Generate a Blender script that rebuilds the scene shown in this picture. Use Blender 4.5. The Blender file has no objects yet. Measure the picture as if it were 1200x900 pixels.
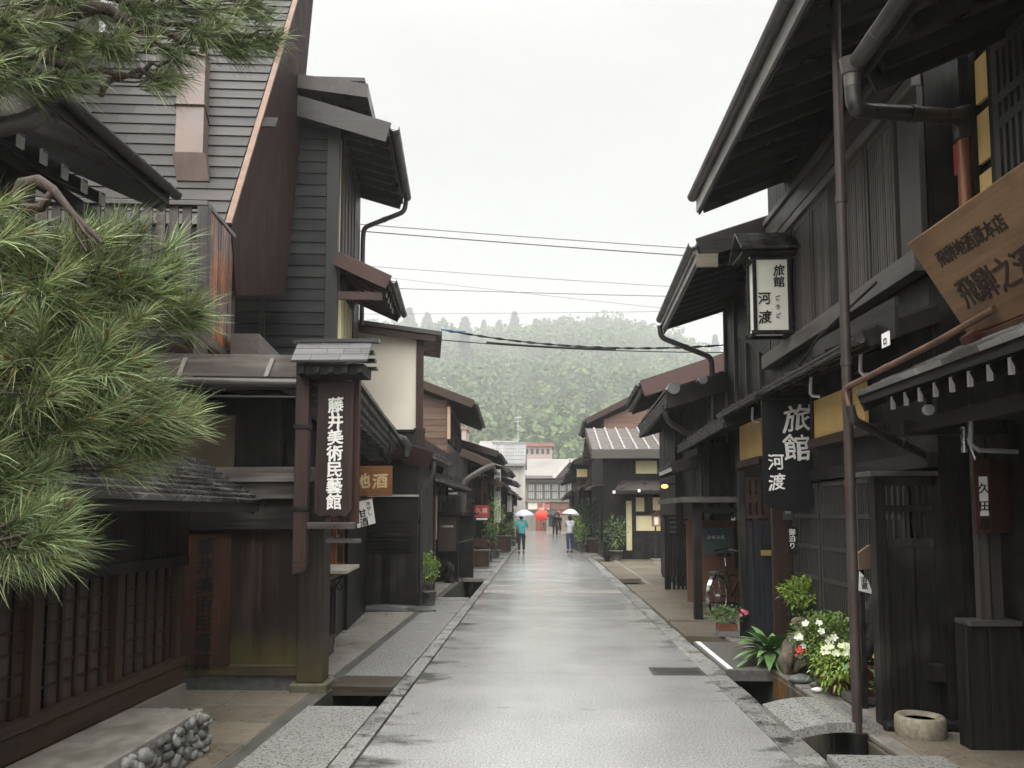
import bpy, bmesh, math, random
import numpy as np
from mathutils import Vector, Matrix, Euler, noise as mnoise
random.seed(11); rng = np.random.default_rng(11)
S = bpy.context.scene; C = S.collection; R = math.radians
def U(a, b): return random.uniform(a, b)

# ------------------------------------------------------------------ camera
FPX, PITCH, YAW, HCAM = 960.0, R(4.5), math.atan(35/960), 1.65
SHIFT = (151 - FPX*math.tan(PITCH))/1200
cam = bpy.data.cameras.new('camera'); camo = bpy.data.objects.new('camera', cam); C.objects.link(camo)
cam.sensor_width = 36; cam.lens = FPX/1200*36; cam.shift_y = SHIFT; cam.clip_start = .05; cam.clip_end = 4000
camo.location = (0, 0, HCAM); camo.rotation_euler = (math.pi/2 + PITCH, 0, YAW); S.camera = camo
CR = Euler((math.pi/2 + PITCH, 0, YAW)).to_matrix(); CO = Vector((0, 0, HCAM))
def ray(px, py): return CR @ Vector(((px-600)/FPX, (450-py)/FPX + SHIFT*1200/FPX, -1))
class Fr:
    """a house's own frame: y runs along the street, x across it; at() measures a point of the photograph on one of its planes"""
    def __init__(s, x, y, deg=0):
        s.loc = Vector((x, y, 0)); s.th = R(deg); s.inv = Matrix.Rotation(-s.th, 3, 'Z')
    def at(s, px, py, x=None, y=None, z=None):
        o = s.inv @ (CO - s.loc); d = s.inv @ ray(px, py)
        t = (x-o.x)/d.x if x is not None else (y-o.y)/d.y if y is not None else (z-o.z)/d.z
        return o + d*t
W0 = Fr(0, 0)
at = W0.at

# ------------------------------------------------------------------ materials
def nod(nt, t, **k):
    n = nt.nodes.new(t)
    for a, b in k.items(): setattr(n, a, b)
    return n
MATS = {}
def M(name, col, rough=.6, var=.3, sc=(6, 6, 6), bump=.15, metal=0, island=.0, spec=.3, col2=None, s2=.8, f2=(.45, .7), detail=5,
      trans=0, rvar=.2, bdist=.01, emit=0, world=False, moss=None):
    if name in MATS: return MATS[name]
    m = bpy.data.materials.new(name); m.use_nodes = True; nt = m.node_tree; L = nt.links
    b = nt.nodes['Principled BSDF']
    tc = nod(nt, 'ShaderNodeTexCoord'); mp = nod(nt, 'ShaderNodeMapping'); mp.inputs['Scale'].default_value = sc
    src = tc.outputs['Object']
    if world:
        g = nod(nt, 'ShaderNodeNewGeometry'); src = g.outputs['Position']
    L.new(src, mp.inputs['Vector'])
    nz = nod(nt, 'ShaderNodeTexNoise'); nz.inputs['Scale'].default_value = 1; nz.inputs['Detail'].default_value = detail; nz.inputs['Roughness'].default_value = .62
    L.new(mp.outputs[0], nz.inputs['Vector'])
    mr = nod(nt, 'ShaderNodeMapRange'); mr.inputs[1].default_value = .25; mr.inputs[2].default_value = .75
    mr.inputs[3].default_value = 1-var; mr.inputs[4].default_value = 1+var; L.new(nz.outputs['Fac'], mr.inputs[0])
    val = mr.outputs[0]
    if island:
        ge = nod(nt, 'ShaderNodeNewGeometry')
        mi = nod(nt, 'ShaderNodeMapRange'); mi.inputs[3].default_value = 1-island; mi.inputs[4].default_value = 1+island
        L.new(ge.outputs['Random Per Island'], mi.inputs[0])
        mu = nod(nt, 'ShaderNodeMath', operation='MULTIPLY'); L.new(val, mu.inputs[0]); L.new(mi.outputs[0], mu.inputs[1]); val = mu.outputs[0]
    hs = nod(nt, 'ShaderNodeHueSaturation'); hs.inputs['Color'].default_value = (*col, 1); L.new(val, hs.inputs['Value'])
    if col2:
        n2 = nod(nt, 'ShaderNodeTexNoise'); n2.inputs['Scale'].default_value = s2; n2.inputs['Detail'].default_value = 6
        L.new(src, n2.inputs['Vector'])
        r2 = nod(nt, 'ShaderNodeMapRange'); r2.inputs[1].default_value = f2[0]; r2.inputs[2].default_value = f2[1]; L.new(n2.outputs['Fac'], r2.inputs[0])
        mx = nod(nt, 'ShaderNodeMix', data_type='RGBA'); mx.inputs[6].default_value = (*col, 1); mx.inputs[7].default_value = (*col2, 1)
        L.new(r2.outputs[0], mx.inputs[0]); L.new(mx.outputs[2], hs.inputs['Color'])
    last = hs.outputs[0]
    if moss:      # algae that climbs a few decimetres up from the wet foot of the wall
        z0, z1, mc = moss
        sx = nod(nt, 'ShaderNodeSeparateXYZ'); L.new(tc.outputs['Object'], sx.inputs[0])
        n3 = nod(nt, 'ShaderNodeTexNoise'); n3.inputs['Scale'].default_value = 5; n3.inputs['Detail'].default_value = 6; L.new(tc.outputs['Object'], n3.inputs['Vector'])
        ad = nod(nt, 'ShaderNodeMath', operation='MULTIPLY_ADD'); ad.inputs[1].default_value = -.35; L.new(n3.outputs['Fac'], ad.inputs[0]); L.new(sx.outputs[2], ad.inputs[2])
        r3 = nod(nt, 'ShaderNodeMapRange'); r3.inputs[1].default_value = z0-.17; r3.inputs[2].default_value = z1-.17; r3.inputs[3].default_value = .62; r3.inputs[4].default_value = 0
        L.new(ad.outputs[0], r3.inputs[0])
        m3 = nod(nt, 'ShaderNodeMix', data_type='RGBA'); m3.inputs[7].default_value = (*mc, 1); L.new(last, m3.inputs[6]); L.new(r3.outputs[0], m3.inputs[0]); last = m3.outputs[2]
    L.new(last, b.inputs['Base Color'])
    rr = nod(nt, 'ShaderNodeMapRange'); rr.inputs[1].default_value = .3; rr.inputs[2].default_value = .7
    rr.inputs[3].default_value = max(.03, rough-rvar*.6); rr.inputs[4].default_value = min(1, rough+rvar*.6); L.new(nz.outputs['Fac'], rr.inputs[0]); L.new(rr.outputs[0], b.inputs['Roughness'])
    b.inputs['Metallic'].default_value = metal; b.inputs['Specular IOR Level'].default_value = spec
    if trans: b.inputs['Transmission Weight'].default_value = trans
    if emit: b.inputs['Emission Color'].default_value = (*col, 1); b.inputs['Emission Strength'].default_value = emit
    if bump:
        bp = nod(nt, 'ShaderNodeBump'); bp.inputs['Strength'].default_value = bump; bp.inputs['Distance'].default_value = bdist
        L.new(nz.outputs['Fac'], bp.inputs['Height']); L.new(bp.outputs[0], b.inputs['Normal'])
    MATS[name] = m; return m
V = (30, 30, .8)      # grain of upright boards
H = (1.1, 22, 22)      # grain along x
HY = (22, 1.1, 22)     # grain along y
black_v = M('charred_boards', (.0095, .0088, .0083), .55, .72, V, .4, island=.45, col2=(.027, .023, .0195), s2=2.6, f2=(.48, .66), spec=.22)
black_h = M('charred_boards_across', (.0095, .0088, .0083), .55, .72, H, .4, island=.45, col2=(.027, .023, .0195), s2=2.6, f2=(.48, .66), spec=.22)
black_y = M('charred_beam', (.0115, .0105, .010), .55, .72, HY, .4, island=.4, col2=(.022, .019, .017), s2=1.6, spec=.3)
brown_v = M('brown_boards', (.034, .0185, .0115), .5, .72, V, .35, island=.3, col2=(.025, .016, .012), s2=1.3)
brown_y = M('brown_beam', (.04, .022, .014), .5, .72, HY, .35, island=.25, col2=(.03, .02, .016), s2=1.3)
brown_h = M('brown_beam_across', (.04, .022, .014), .5, .72, H, .35, island=.25, col2=(.03, .02, .016), s2=1.3)
grey_v = M('weathered_boards', (.052, .044, .039), .5, .72, V, .35, island=.3, col2=(.05, .042, .037), s2=2)
grey_y = M('weathered_beam', (.098, .087, .078), .45, .72, HY, .35, island=.25, col2=(.06, .05, .044), s2=2)
grey_h = M('weathered_beam_across', (.10, .088, .079), .4, .72, H, .35, island=.25, col2=(.06, .05, .044), s2=2)
clap = M('grey_clapboard', (.015, .0162, .0158), .55, .5, H, .35, island=.35, col2=(.028, .0285, .0275), s2=2, spec=.22)
red_v = M('red_brown_timber', (.055, .022, .016), .45, .35, V, .3, island=.2, col2=(.035, .017, .013), s2=2)
red_y = M('red_brown_beam', (.055, .024, .019), .45, .35, HY, .3, island=.2, col2=(.035, .018, .015), s2=2)
rust = M('dark_red_panel', (.024, .0105, .0078), .65, .3, (5, 5, 2), .08, col2=(.017, .0085, .007), s2=1.8, spec=.1)
orange_v = M('wet_orange_boards', (.22, .075, .028), .3, .4, V, .3, island=.6, col2=(.05, .03, .022), s2=2.5, f2=(.42, .6))
sign_wood = M('orange_sign_wood', (.19, .083, .034), .4, .3, H, .25, col2=(.13, .055, .025), s2=3)
tan_wood = M('tan_sign_board', (.225, .135, .072), .45, .35, HY, .3, col2=(.14, .08, .043), s2=3)
tray = M('dark_red_wood', (.052, .024, .018), .4, .35, HY, .25)
cream = M('cream_plaster', (.86, .79, .67), .75, .06, (2, 2, .6), .05, col2=(.79, .715, .59), s2=1.2)
ochre = M('ochre_plaster', (.80, .55, .22), .75, .12, (5, 5, 5), .08, col2=(.70, .46, .17), s2=2.5)
yellow = M('yellow_plaster', (.62, .56, .34), .75, .1, (4, 4, 4), .08)
white_p = M('white_paint', (.82, .81, .79), .5, .08, (8, 8, 8), .05)
plaster_w = M('pale_plaster', (.5, .47, .43), .7, .15, (2, 2, .8), .08, col2=(.4, .38, .35), s2=1.5)
shingle = M('wet_shingle', (.05, .047, .045), .2, .5, (9, 9, 9), .3, island=.45, rvar=.25)
roof_m = M('dark_sheet_roof', (.055, .048, .045), .32, .3, (3, 3, 3), .12, island=.2, col2=(.04, .03, .028), s2=1.3)
roof_red = M('red_brown_sheet_roof', (.085, .045, .038), .35, .3, (3, 3, 3), .12, island=.2)
tile_g = M('grey_roof_tile', (.2, .2, .195), .4, .3, (6, 6, 6), .2, island=.3)
gut = M('gutter_metal', (.05, .046, .043), .35, .25, (5, 5, 5), .08, metal=.35)
gut_l = M('weathered_gutter', (.10, .092, .085), .38, .3, (5, 5, 5), .1, metal=.3, col2=(.06, .055, .05), s2=4)
pole_m = M('brown_painted_steel', (.048, .037, .033), .45, .3, (8, 8, 2), .1, col2=(.045, .026, .021), s2=1.6, spec=.35)
copper = M('copper_pipe', (.25, .115, .065), .38, .3, (6, 6, 3), .08, metal=.45)
dark = M('pit_shade_black', (.008, .008, .008), .7, .3, (4, 4, 4), 0)
glass = M('dark_window_glass', (.02, .022, .024), .08, .2, (2, 2, 2), 0, spec=.7, rvar=.03)
frost = M('milky_window_glass', (.5, .52, .5), .25, .15, (3, 3, 3), 0)
concrete = M('wet_concrete', (.20, .188, .165), .42, .3, (9, 9, 9), .25, world=True, col2=(.13, .12, .10), s2=1.1, rvar=.35)
concrete_b = M('brownish_wet_pavement', (.15, .128, .098), .42, .3, (30, 30, 30), .25, island=.16, world=True, col2=(.11, .088, .064), s2=1.3, rvar=.35)
slab_m = M('speckled_granite', (.21, .208, .196), .34, .58, (55, 55, 55), .6, island=.16, world=True, col2=(.2, .195, .18), s2=1.2, detail=2, rvar=.3, bdist=.004)
kerb_m = M('granite_kerb', (.21, .205, .19), .38, .9, (50, 50, 50), .6, island=.3, world=True, col2=(.05, .048, .042), s2=4.5, f2=(.5, .64), detail=3, rvar=.3, bdist=.006)
wall_moss = M('mossy_channel_wall', (.12, .115, .09), .55, .5, (9, 9, 5), .5, world=True, col2=(.06, .065, .022), s2=4, bdist=.03)
stone_m = M('grey_field_stone', (.17, .168, .158), .42, .5, (16, 16, 16), .6, island=.55, world=True, col2=(.07, .072, .058), s2=13)
stone_d = M('dark_stone', (.10, .10, .095), .45, .4, (14, 14, 14), .5, island=.3)
basin_m = M('old_granite', (.22, .19, .14), .6, .4, (30, 30, 30), .4, col2=(.13, .115, .08), s2=5)
wall_rust = M('rust_stained_channel_wall', (.10, .092, .066), .55, .5, (9, 9, 4), .5, world=True, col2=(.17, .078, .02), s2=3.2, f2=(.52, .62), bdist=.03)
edge_l = M('dark_gutter_edge', (.085, .082, .074), .42, .7, (45, 45, 45), .5, world=True, col2=(.045, .046, .03), s2=3)
water_m = M('gutter_water', (.02, .02, .015), .08, .3, (6, 6, 6), .2, world=True, rvar=.03)
ink = M('black_ink', (.012, .011, .010), .6, .2, (20, 20, 20), 0)
chalk = M('white_lettering', (.74, .72, .68), .6, .15, (25, 25, 25), .05)
gold = M('gilt_lettering', (.55, .40, .2), .5, .2, (25, 25, 25), .05)
paper = M('white_paper', (.72, .71, .67), .7, .06, (5, 5, 5), .03, col2=(.62, .6, .55), s2=2)
lampw = M('lit_lamp_paper', (.62, .60, .52), .5, .06, (5, 5, 5), 0, emit=.10)
red_s = M('red_sign_paint', (.42, .06, .06), .5, .25, (6, 6, 6), .05)
iron = M('dark_iron', (.03, .03, .03), .4, .3, (20, 20, 20), .2, metal=.7)
steel = M('bright_steel', (.55, .55, .55), .25, .2, (10, 10, 10), 0, metal=.9)
rubber = M('rubber', (.015, .015, .015), .6, .2, (10, 10, 10), 0)
terra = M('terracotta', (.2, .07, .045), .6, .3, (10, 10, 10), .2)
bark = M('pine_bark', (.06, .045, .036), .8, .5, (25, 25, 9), .8, bdist=.02)
stump_m = M('weathered_root', (.12, .095, .07), .7, .55, (14, 14, 6), .9, bdist=.03)
needle = M('pine_needles', (.25, .305, .135), .42, .25, (3, 3, 3), 0, island=.6, col2=(.17, .235, .105), s2=3, spec=.5)
needle_d = M('old_pine_needles', (.11, .14, .055), .5, .3, (3, 3, 3), 0, island=.45, spec=.4)
bud_m = M('pine_bud', (.20, .075, .03), .6, .3, (9, 9, 9), 0, island=.4)
leaf_l = M('fresh_leaves', (.20, .29, .05), .4, .25, (6, 6, 6), 0, island=.35)
leaf_m = M('green_leaves', (.085, .15, .04), .4, .3, (6, 6, 6), 0, island=.4)
leaf_h = M('hosta_leaves', (.12, .215, .07), .35, .3, (6, 6, 6), 0, island=.35)
petal_w = M('white_petals', (.78, .80, .68), .6, .1, (6, 6, 6), 0, island=.1)
petal_r = M('red_petals', (.5, .06, .04), .6, .2, (6, 6, 6), 0, island=.3)
petal_p = M('pink_petals', (.6, .14, .2), .6, .2, (6, 6, 6), 0, island=.3)
petal_y = M('yellow_petals', (.6, .36, .02), .6, .2, (6, 6, 6), 0, island=.3)

# ------------------------------------------------------------------ mesh builder
EACH = set('bargeboard panel_sill panel_post window_post upper_post street_post rail shop_post post support wing_post screen_post plaster_panel rafter_tip eave_block tie_beam grey_post drainpipe timber foot_slat corner_board plaster_strip frame_post corner_cap door_post slot louvre window shop_window shelf bracket'.split())
class MB:
    def __init__(s): s.v = []; s.f = []; s.sm = []; s.st = []
    def add(s, vs, fs, smooth=False):
        n = len(s.v); s.st.append((n, len(s.f))); s.v += [tuple(p) for p in vs]; s.f += [tuple(i+n for i in f) for f in fs]; s.sm += [smooth]*len(fs); return s
    def box(s, x0, x1, y0, y1, z0, z1, m=None):
        if x0 > x1: x0, x1 = x1, x0
        if y0 > y1: y0, y1 = y1, y0
        if z0 > z1: z0, z1 = z1, z0
        vs = [Vector(p) for p in ((x0,y0,z0),(x1,y0,z0),(x1,y1,z0),(x0,y1,z0),(x0,y0,z1),(x1,y0,z1),(x1,y1,z1),(x0,y1,z1))]
        if m is not None: vs = [m @ p for p in vs]
        return s.add(vs, [(0,3,2,1),(4,5,6,7),(0,1,5,4),(1,2,6,5),(2,3,7,6),(3,0,4,7)])
    def prism(s, poly, vec):
        """polygon (3-D points) pushed along vec"""
        n = len(poly); vec = Vector(vec); a = [Vector(p) for p in poly]; b = [p+vec for p in a]
        nrm = Vector((0, 0, 0))
        for i in range(n): nrm += a[i].cross(a[(i+1) % n])
        if nrm.dot(vec) > 0: a, b = b, a
        fs = [tuple(range(n)), tuple(range(2*n-1, n-1, -1))] + [(i, n+i, n+(i+1) % n, (i+1) % n) for i in range(n)]
        return s.add(a+b, fs)
    def bar(s, p, q, w, h, up=(0, 0, 1)):
        p = Vector(p); q = Vector(q); d = (q-p).normalized(); up = Vector(up)
        if abs(d.dot(up)) > .98: up = Vector((1, 0, 0))
        a = d.cross(up).normalized(); b = a.cross(d)
        c = [a*(w/2)*i + b*(h/2)*j for i, j in ((-1,-1),(1,-1),(1,1),(-1,1))]
        return s.add([p+k for k in c]+[q+k for k in c], [(3,2,1,0),(4,5,6,7),(0,1,5,4),(1,2,6,5),(2,3,7,6),(3,0,4,7)])
    def tube(s, pts, r, n=8, cap=True):
        pts = [Vector(p) for p in pts]; rs = r if isinstance(r, (list, tuple)) else [r]*len(pts)
        ring = []; a = None
        for i, p in enumerate(pts):
            d = (pts[min(i+1, len(pts)-1)]-pts[max(i-1, 0)]).normalized()
            if a is None:
                a = d.cross(Vector((0, 0, 1)) if abs(d.z) < .9 else Vector((1, 0, 0))).normalized()
            else: a = (a - d*a.dot(d)).normalized()
            b = d.cross(a)
            ring.append([p+(a*math.cos(2*math.pi*k/n)+b*math.sin(2*math.pi*k/n))*rs[i] for k in range(n)])
        vs = [q for rg in ring for q in rg]; fs = []
        for i in range(len(pts)-1):
            for k in range(n): fs.append((i*n+k, i*n+(k+1) % n, (i+1)*n+(k+1) % n, (i+1)*n+k))
        s.add(vs, fs, True)
        if cap: s.add(ring[0], [tuple(range(n-1, -1, -1))]); s.add(ring[-1], [tuple(range(n))])
        return s
    def lathe(s, prof, n=16, o=(0, 0, 0), m=None):
        o = Vector(o); vs = []
        for r, z in prof:
            for k in range(n):
                p = Vector((r*math.cos(2*math.pi*k/n), r*math.sin(2*math.pi*k/n), z))
                vs.append((m @ p if m is not None else p)+o)
        fs = []
        for i in range(len(prof)-1):
            for k in range(n): fs.append((i*n+k, i*n+(k+1) % n, (i+1)*n+(k+1) % n, (i+1)*n+k))
        s.add(vs, fs, True)
        if prof[0][0] > 1e-4: s.add(vs[:n], [tuple(range(n-1, -1, -1))])
        if prof[-1][0] > 1e-4: s.add(vs[-n:], [tuple(range(n))])
        return s
    def rock(s, c, r, seed=0, sq=(1, 1, 1), sub=2, amp=.25):
        bm = bmesh.new(); bmesh.ops.create_icosphere(bm, subdivisions=sub, radius=1)
        off = Vector((seed*3.7, seed*1.3, seed*.7)); c = Vector(c)
        vs = [c+Vector((v.co.x*sq[0], v.co.y*sq[1], v.co.z*sq[2]))*r*(1+amp*mnoise.noise(v.co*1.3+off)*2) for v in bm.verts]
        fs = [tuple(v.index for v in f.verts) for f in bm.faces]; bm.free()
        return s.add(vs, fs, True)
    def build(s, name, mat, parent=None, bev=0, loc=None):
        if name in EACH and len(s.st) > 1 and not any(s.sm) and len(s.st) <= 64:
            out = []; st = s.st+[(len(s.v), len(s.f))]
            for (a, fa_), (b, fb2) in zip(st, st[1:]):
                q = MB(); q.add(s.v[a:b], [tuple(i-a for i in f) for f in s.f[fa_:fb2]]); out.append(q.build(name, mat, parent, bev, loc))
            return out[0]
        me = bpy.data.meshes.new(name); me.from_pydata(s.v, [], s.f)
        me.polygons.foreach_set('use_smooth', s.sm); me.materials.append(mat); me.update()
        return link(name, me, parent, bev, loc)
def link(name, me, parent=None, bev=0, loc=None):
    o = bpy.data.objects.new(name, me); C.objects.link(o)
    if parent is not None: o.parent = parent
    if loc is not None: o.location = loc
    if bev:
        b = o.modifiers.new('edge', 'BEVEL'); b.width = bev; b.segments = 2; b.limit_method = 'ANGLE'; b.angle_limit = R(50)
    return o
def npmesh(name, v, f, mat, parent=None):
    """numpy verts (n,3) and faces (m,k)"""
    me = bpy.data.meshes.new(name); k = f.shape[1]
    me.vertices.add(len(v)); me.vertices.foreach_set('co', np.asarray(v, np.float32).ravel())
    me.loops.add(f.size); me.loops.foreach_set('vertex_index', np.asarray(f, np.int32).ravel())
    me.polygons.add(len(f)); me.polygons.foreach_set('loop_start', np.arange(0, f.size, k, dtype=np.int32))
    me.update(calc_edges=True); me.materials.append(mat)
    return link(name, me, parent)
def thing(name, label, cat, loc=(0, 0, 0), rz=0, group=None):
    o = bpy.data.objects.new(name, None); C.objects.link(o); o.empty_display_size = .2
    o.location = loc; o.rotation_euler = (0, 0, rz); o['label'] = label; o['category'] = cat
    if group: o['group'] = group
    return o
def house(F, name, label, group=None, cat='house'): return thing(name, label, cat, F.loc, F.th, group)
def tag(o, label, cat, group=None):
    o['label'] = label; o['category'] = cat
    if group: o['group'] = group
    return o
def struct(o, kind='structure'): o['kind'] = kind; return o
def dup(root, loc, rz=0, label=None):
    r = root.copy(); C.objects.link(r); r.location = loc; r.rotation_euler = (0, 0, rz)
    if label: r['label'] = label
    for ch in list(root.children):
        c = ch.copy(); C.objects.link(c); c.parent = r
        for g in ch.children:
            d = g.copy(); C.objects.link(d); d.parent = c
    return r
def rep(name, mb, mat, parent, offs):
    """the same part several times, each an object of its own that shares the mesh"""
    o = mb.build(name, mat, parent, loc=offs[0])
    for p in offs[1:]:
        c = o.copy(); C.objects.link(c); c.parent = parent; c.location = p
    return o

# ------------------------------------------------------------------ writing
GL = {}
def glyph(ch, bold):
    bold = 0
    if (ch, bold) in GL: return GL[ch, bold]
    c = bpy.data.curves.new('glyph', 'FONT'); c.body = ch; c.size = 1; c.offset = bold; c.extrude = .5; c.resolution_u = 3
    o = bpy.data.objects.new('glyph', c); C.objects.link(o)
    dg = bpy.context.evaluated_depsgraph_get(); me = bpy.data.meshes.new_from_object(o.evaluated_get(dg))
    vs = [v.co.copy() for v in me.vertices]; fs = [tuple(p.vertices) for p in me.polygons]
    bpy.data.objects.remove(o); bpy.data.curves.remove(c); bpy.data.meshes.remove(me)
    GL[ch, bold] = (vs, fs); return vs, fs
def write(parent, items, o, u, v, mat, bold=.012, depth=.004, name='lettering', brush=.012):
    """items: (text, u0, v0, size, 'v' or 'h', stretch); u0, v0 is the middle of the first character"""
    mb = MB(); o = Vector(o); u = Vector(u).normalized(); v = Vector(v).normalized(); n = u.cross(v)
    for text, u0, v0, size, way, st in items:
        for i, ch in enumerate(text):
            vs, fs = glyph(ch, bold); ph = i*1.7+ord(ch) % 7
            cu = u0 + (i*size*st if way == 'h' else 0); cv = v0 - (i*size*st if way == 'v' else 0)
            cx, cy = (.5, .38) if ord(ch) > 0x2000 else (.3, .36)
            out = []
            for p in vs:
                x = p.x-cx; y = p.y-cy
                x += brush*math.sin(6*y+ph)+brush*.5*math.sin(17*x+ph*2); y += brush*math.sin(5*x+ph*1.3)+.06*brush/.012*x*.6
                out.append(o+u*(cu+x*size)+v*(cv+y*size)+n*(p.z*depth+depth/2))
            for k, (bx, bz) in enumerate(((0, 0), (1, 0), (-1, 0), (0, 1), (0, -1), (.7, .7), (-.7, -.7))):
                if k and not bold: break
                w_ = (u*bx+v*bz)*(bold*size*1.0)+n*(k*.00012); mb.add([q+w_ for q in out], fs)
    return mb.build(name, mat, parent)

# ------------------------------------------------------------------ building pieces
def boards_y(mb, y, x0, x1, z0, z1, w=.16, t=.02, d=-1):
    """upright boards on a wall that faces along the street"""
    n = max(1, round(abs(x1-x0)/w)); a = min(x0, x1); w = abs(x1-x0)/n
    for i in range(n):
        k = t+U(0, .004); mb.box(a+i*w+.0015, a+(i+1)*w-.0015, y, y+d*k, z0+U(0, .003), z1-U(0, .003))
def boards_x(mb, x, y0, y1, z0, z1, w=.16, t=.02, d=-1):
    """upright boards on a wall that faces the street"""
    n = max(1, round((y1-y0)/w)); w = (y1-y0)/n
    for i in range(n):
        k = t+U(0, .004); mb.box(x, x+d*k, y0+i*w+.0015, y0+(i+1)*w-.0015, z0+U(0, .003), z1-U(0, .003))
def claps_y(mb, y, x0, x1, z0, z1, h=.17, t=.022):
    n = round((z1-z0)/h); h = (z1-z0)/n
    for i in range(n):
        z = z0+i*h; xs = [x0]
        while xs[-1] < x1-1.2: xs.append(min(x1, xs[-1]+U(1.2, 2.6)))
        xs[-1] = x1 if len(xs) > 1 else xs[-1]
        if len(xs) == 1: xs.append(x1)
        for a, b in zip(xs, xs[1:]):
            mb.add([(a+.001,y-t,z),(b-.001,y-t,z),(b-.001,y-.004,z+h+.015),(a+.001,y-.004,z+h+.015),(a+.001,y,z),(b-.001,y,z),(b-.001,y,z+h+.015),(a+.001,y,z+h+.015)],
                   [(0,1,2,3),(4,7,6,5),(0,4,5,1),(1,5,6,2),(2,6,7,3),(3,7,4,0)])
def grid_x(mb, x, y0, y1, z0, z1, pitch=.06, bar=.022, dep=.03, rails=(0, .5, 1), d=-1, frame=.05):
    n = max(1, round((y1-y0)/pitch)); p = (y1-y0)/n
    for i in range(n+1): mb.box(x, x+d*dep, y0+i*p-bar/2, y0+i*p+bar/2, z0, z1)
    for k in rails: zz = z0+(z1-z0)*k; mb.box(x+d*.002, x+d*(dep+.006), y0-frame/2, y1+frame/2, zz-frame/2, zz+frame/2)
    for yy in (y0, y1): mb.box(x, x+d*(dep+.009), yy-frame/2, yy+frame/2, z0, z1)
def grid_y(mb, y, x0, x1, z0, z1, pitch=.06, bar=.022, dep=.03, rails=(0, .5, 1), d=-1, frame=.05):
    n = max(1, round(abs(x1-x0)/pitch)); a = min(x0, x1); p = abs(x1-x0)/n
    for i in range(n+1): mb.box(a+i*p-bar/2, a+i*p+bar/2, y, y+d*dep, z0, z1)
    for k in rails: zz = z0+(z1-z0)*k; mb.box(x0-frame/2, x1+frame/2, y+d*.002, y+d*(dep+.006), zz-frame/2, zz+frame/2)
    for xx in (x0, x1): mb.box(xx-frame/2, xx+frame/2, y, y+d*(dep+.009), z0, z1)
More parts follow.
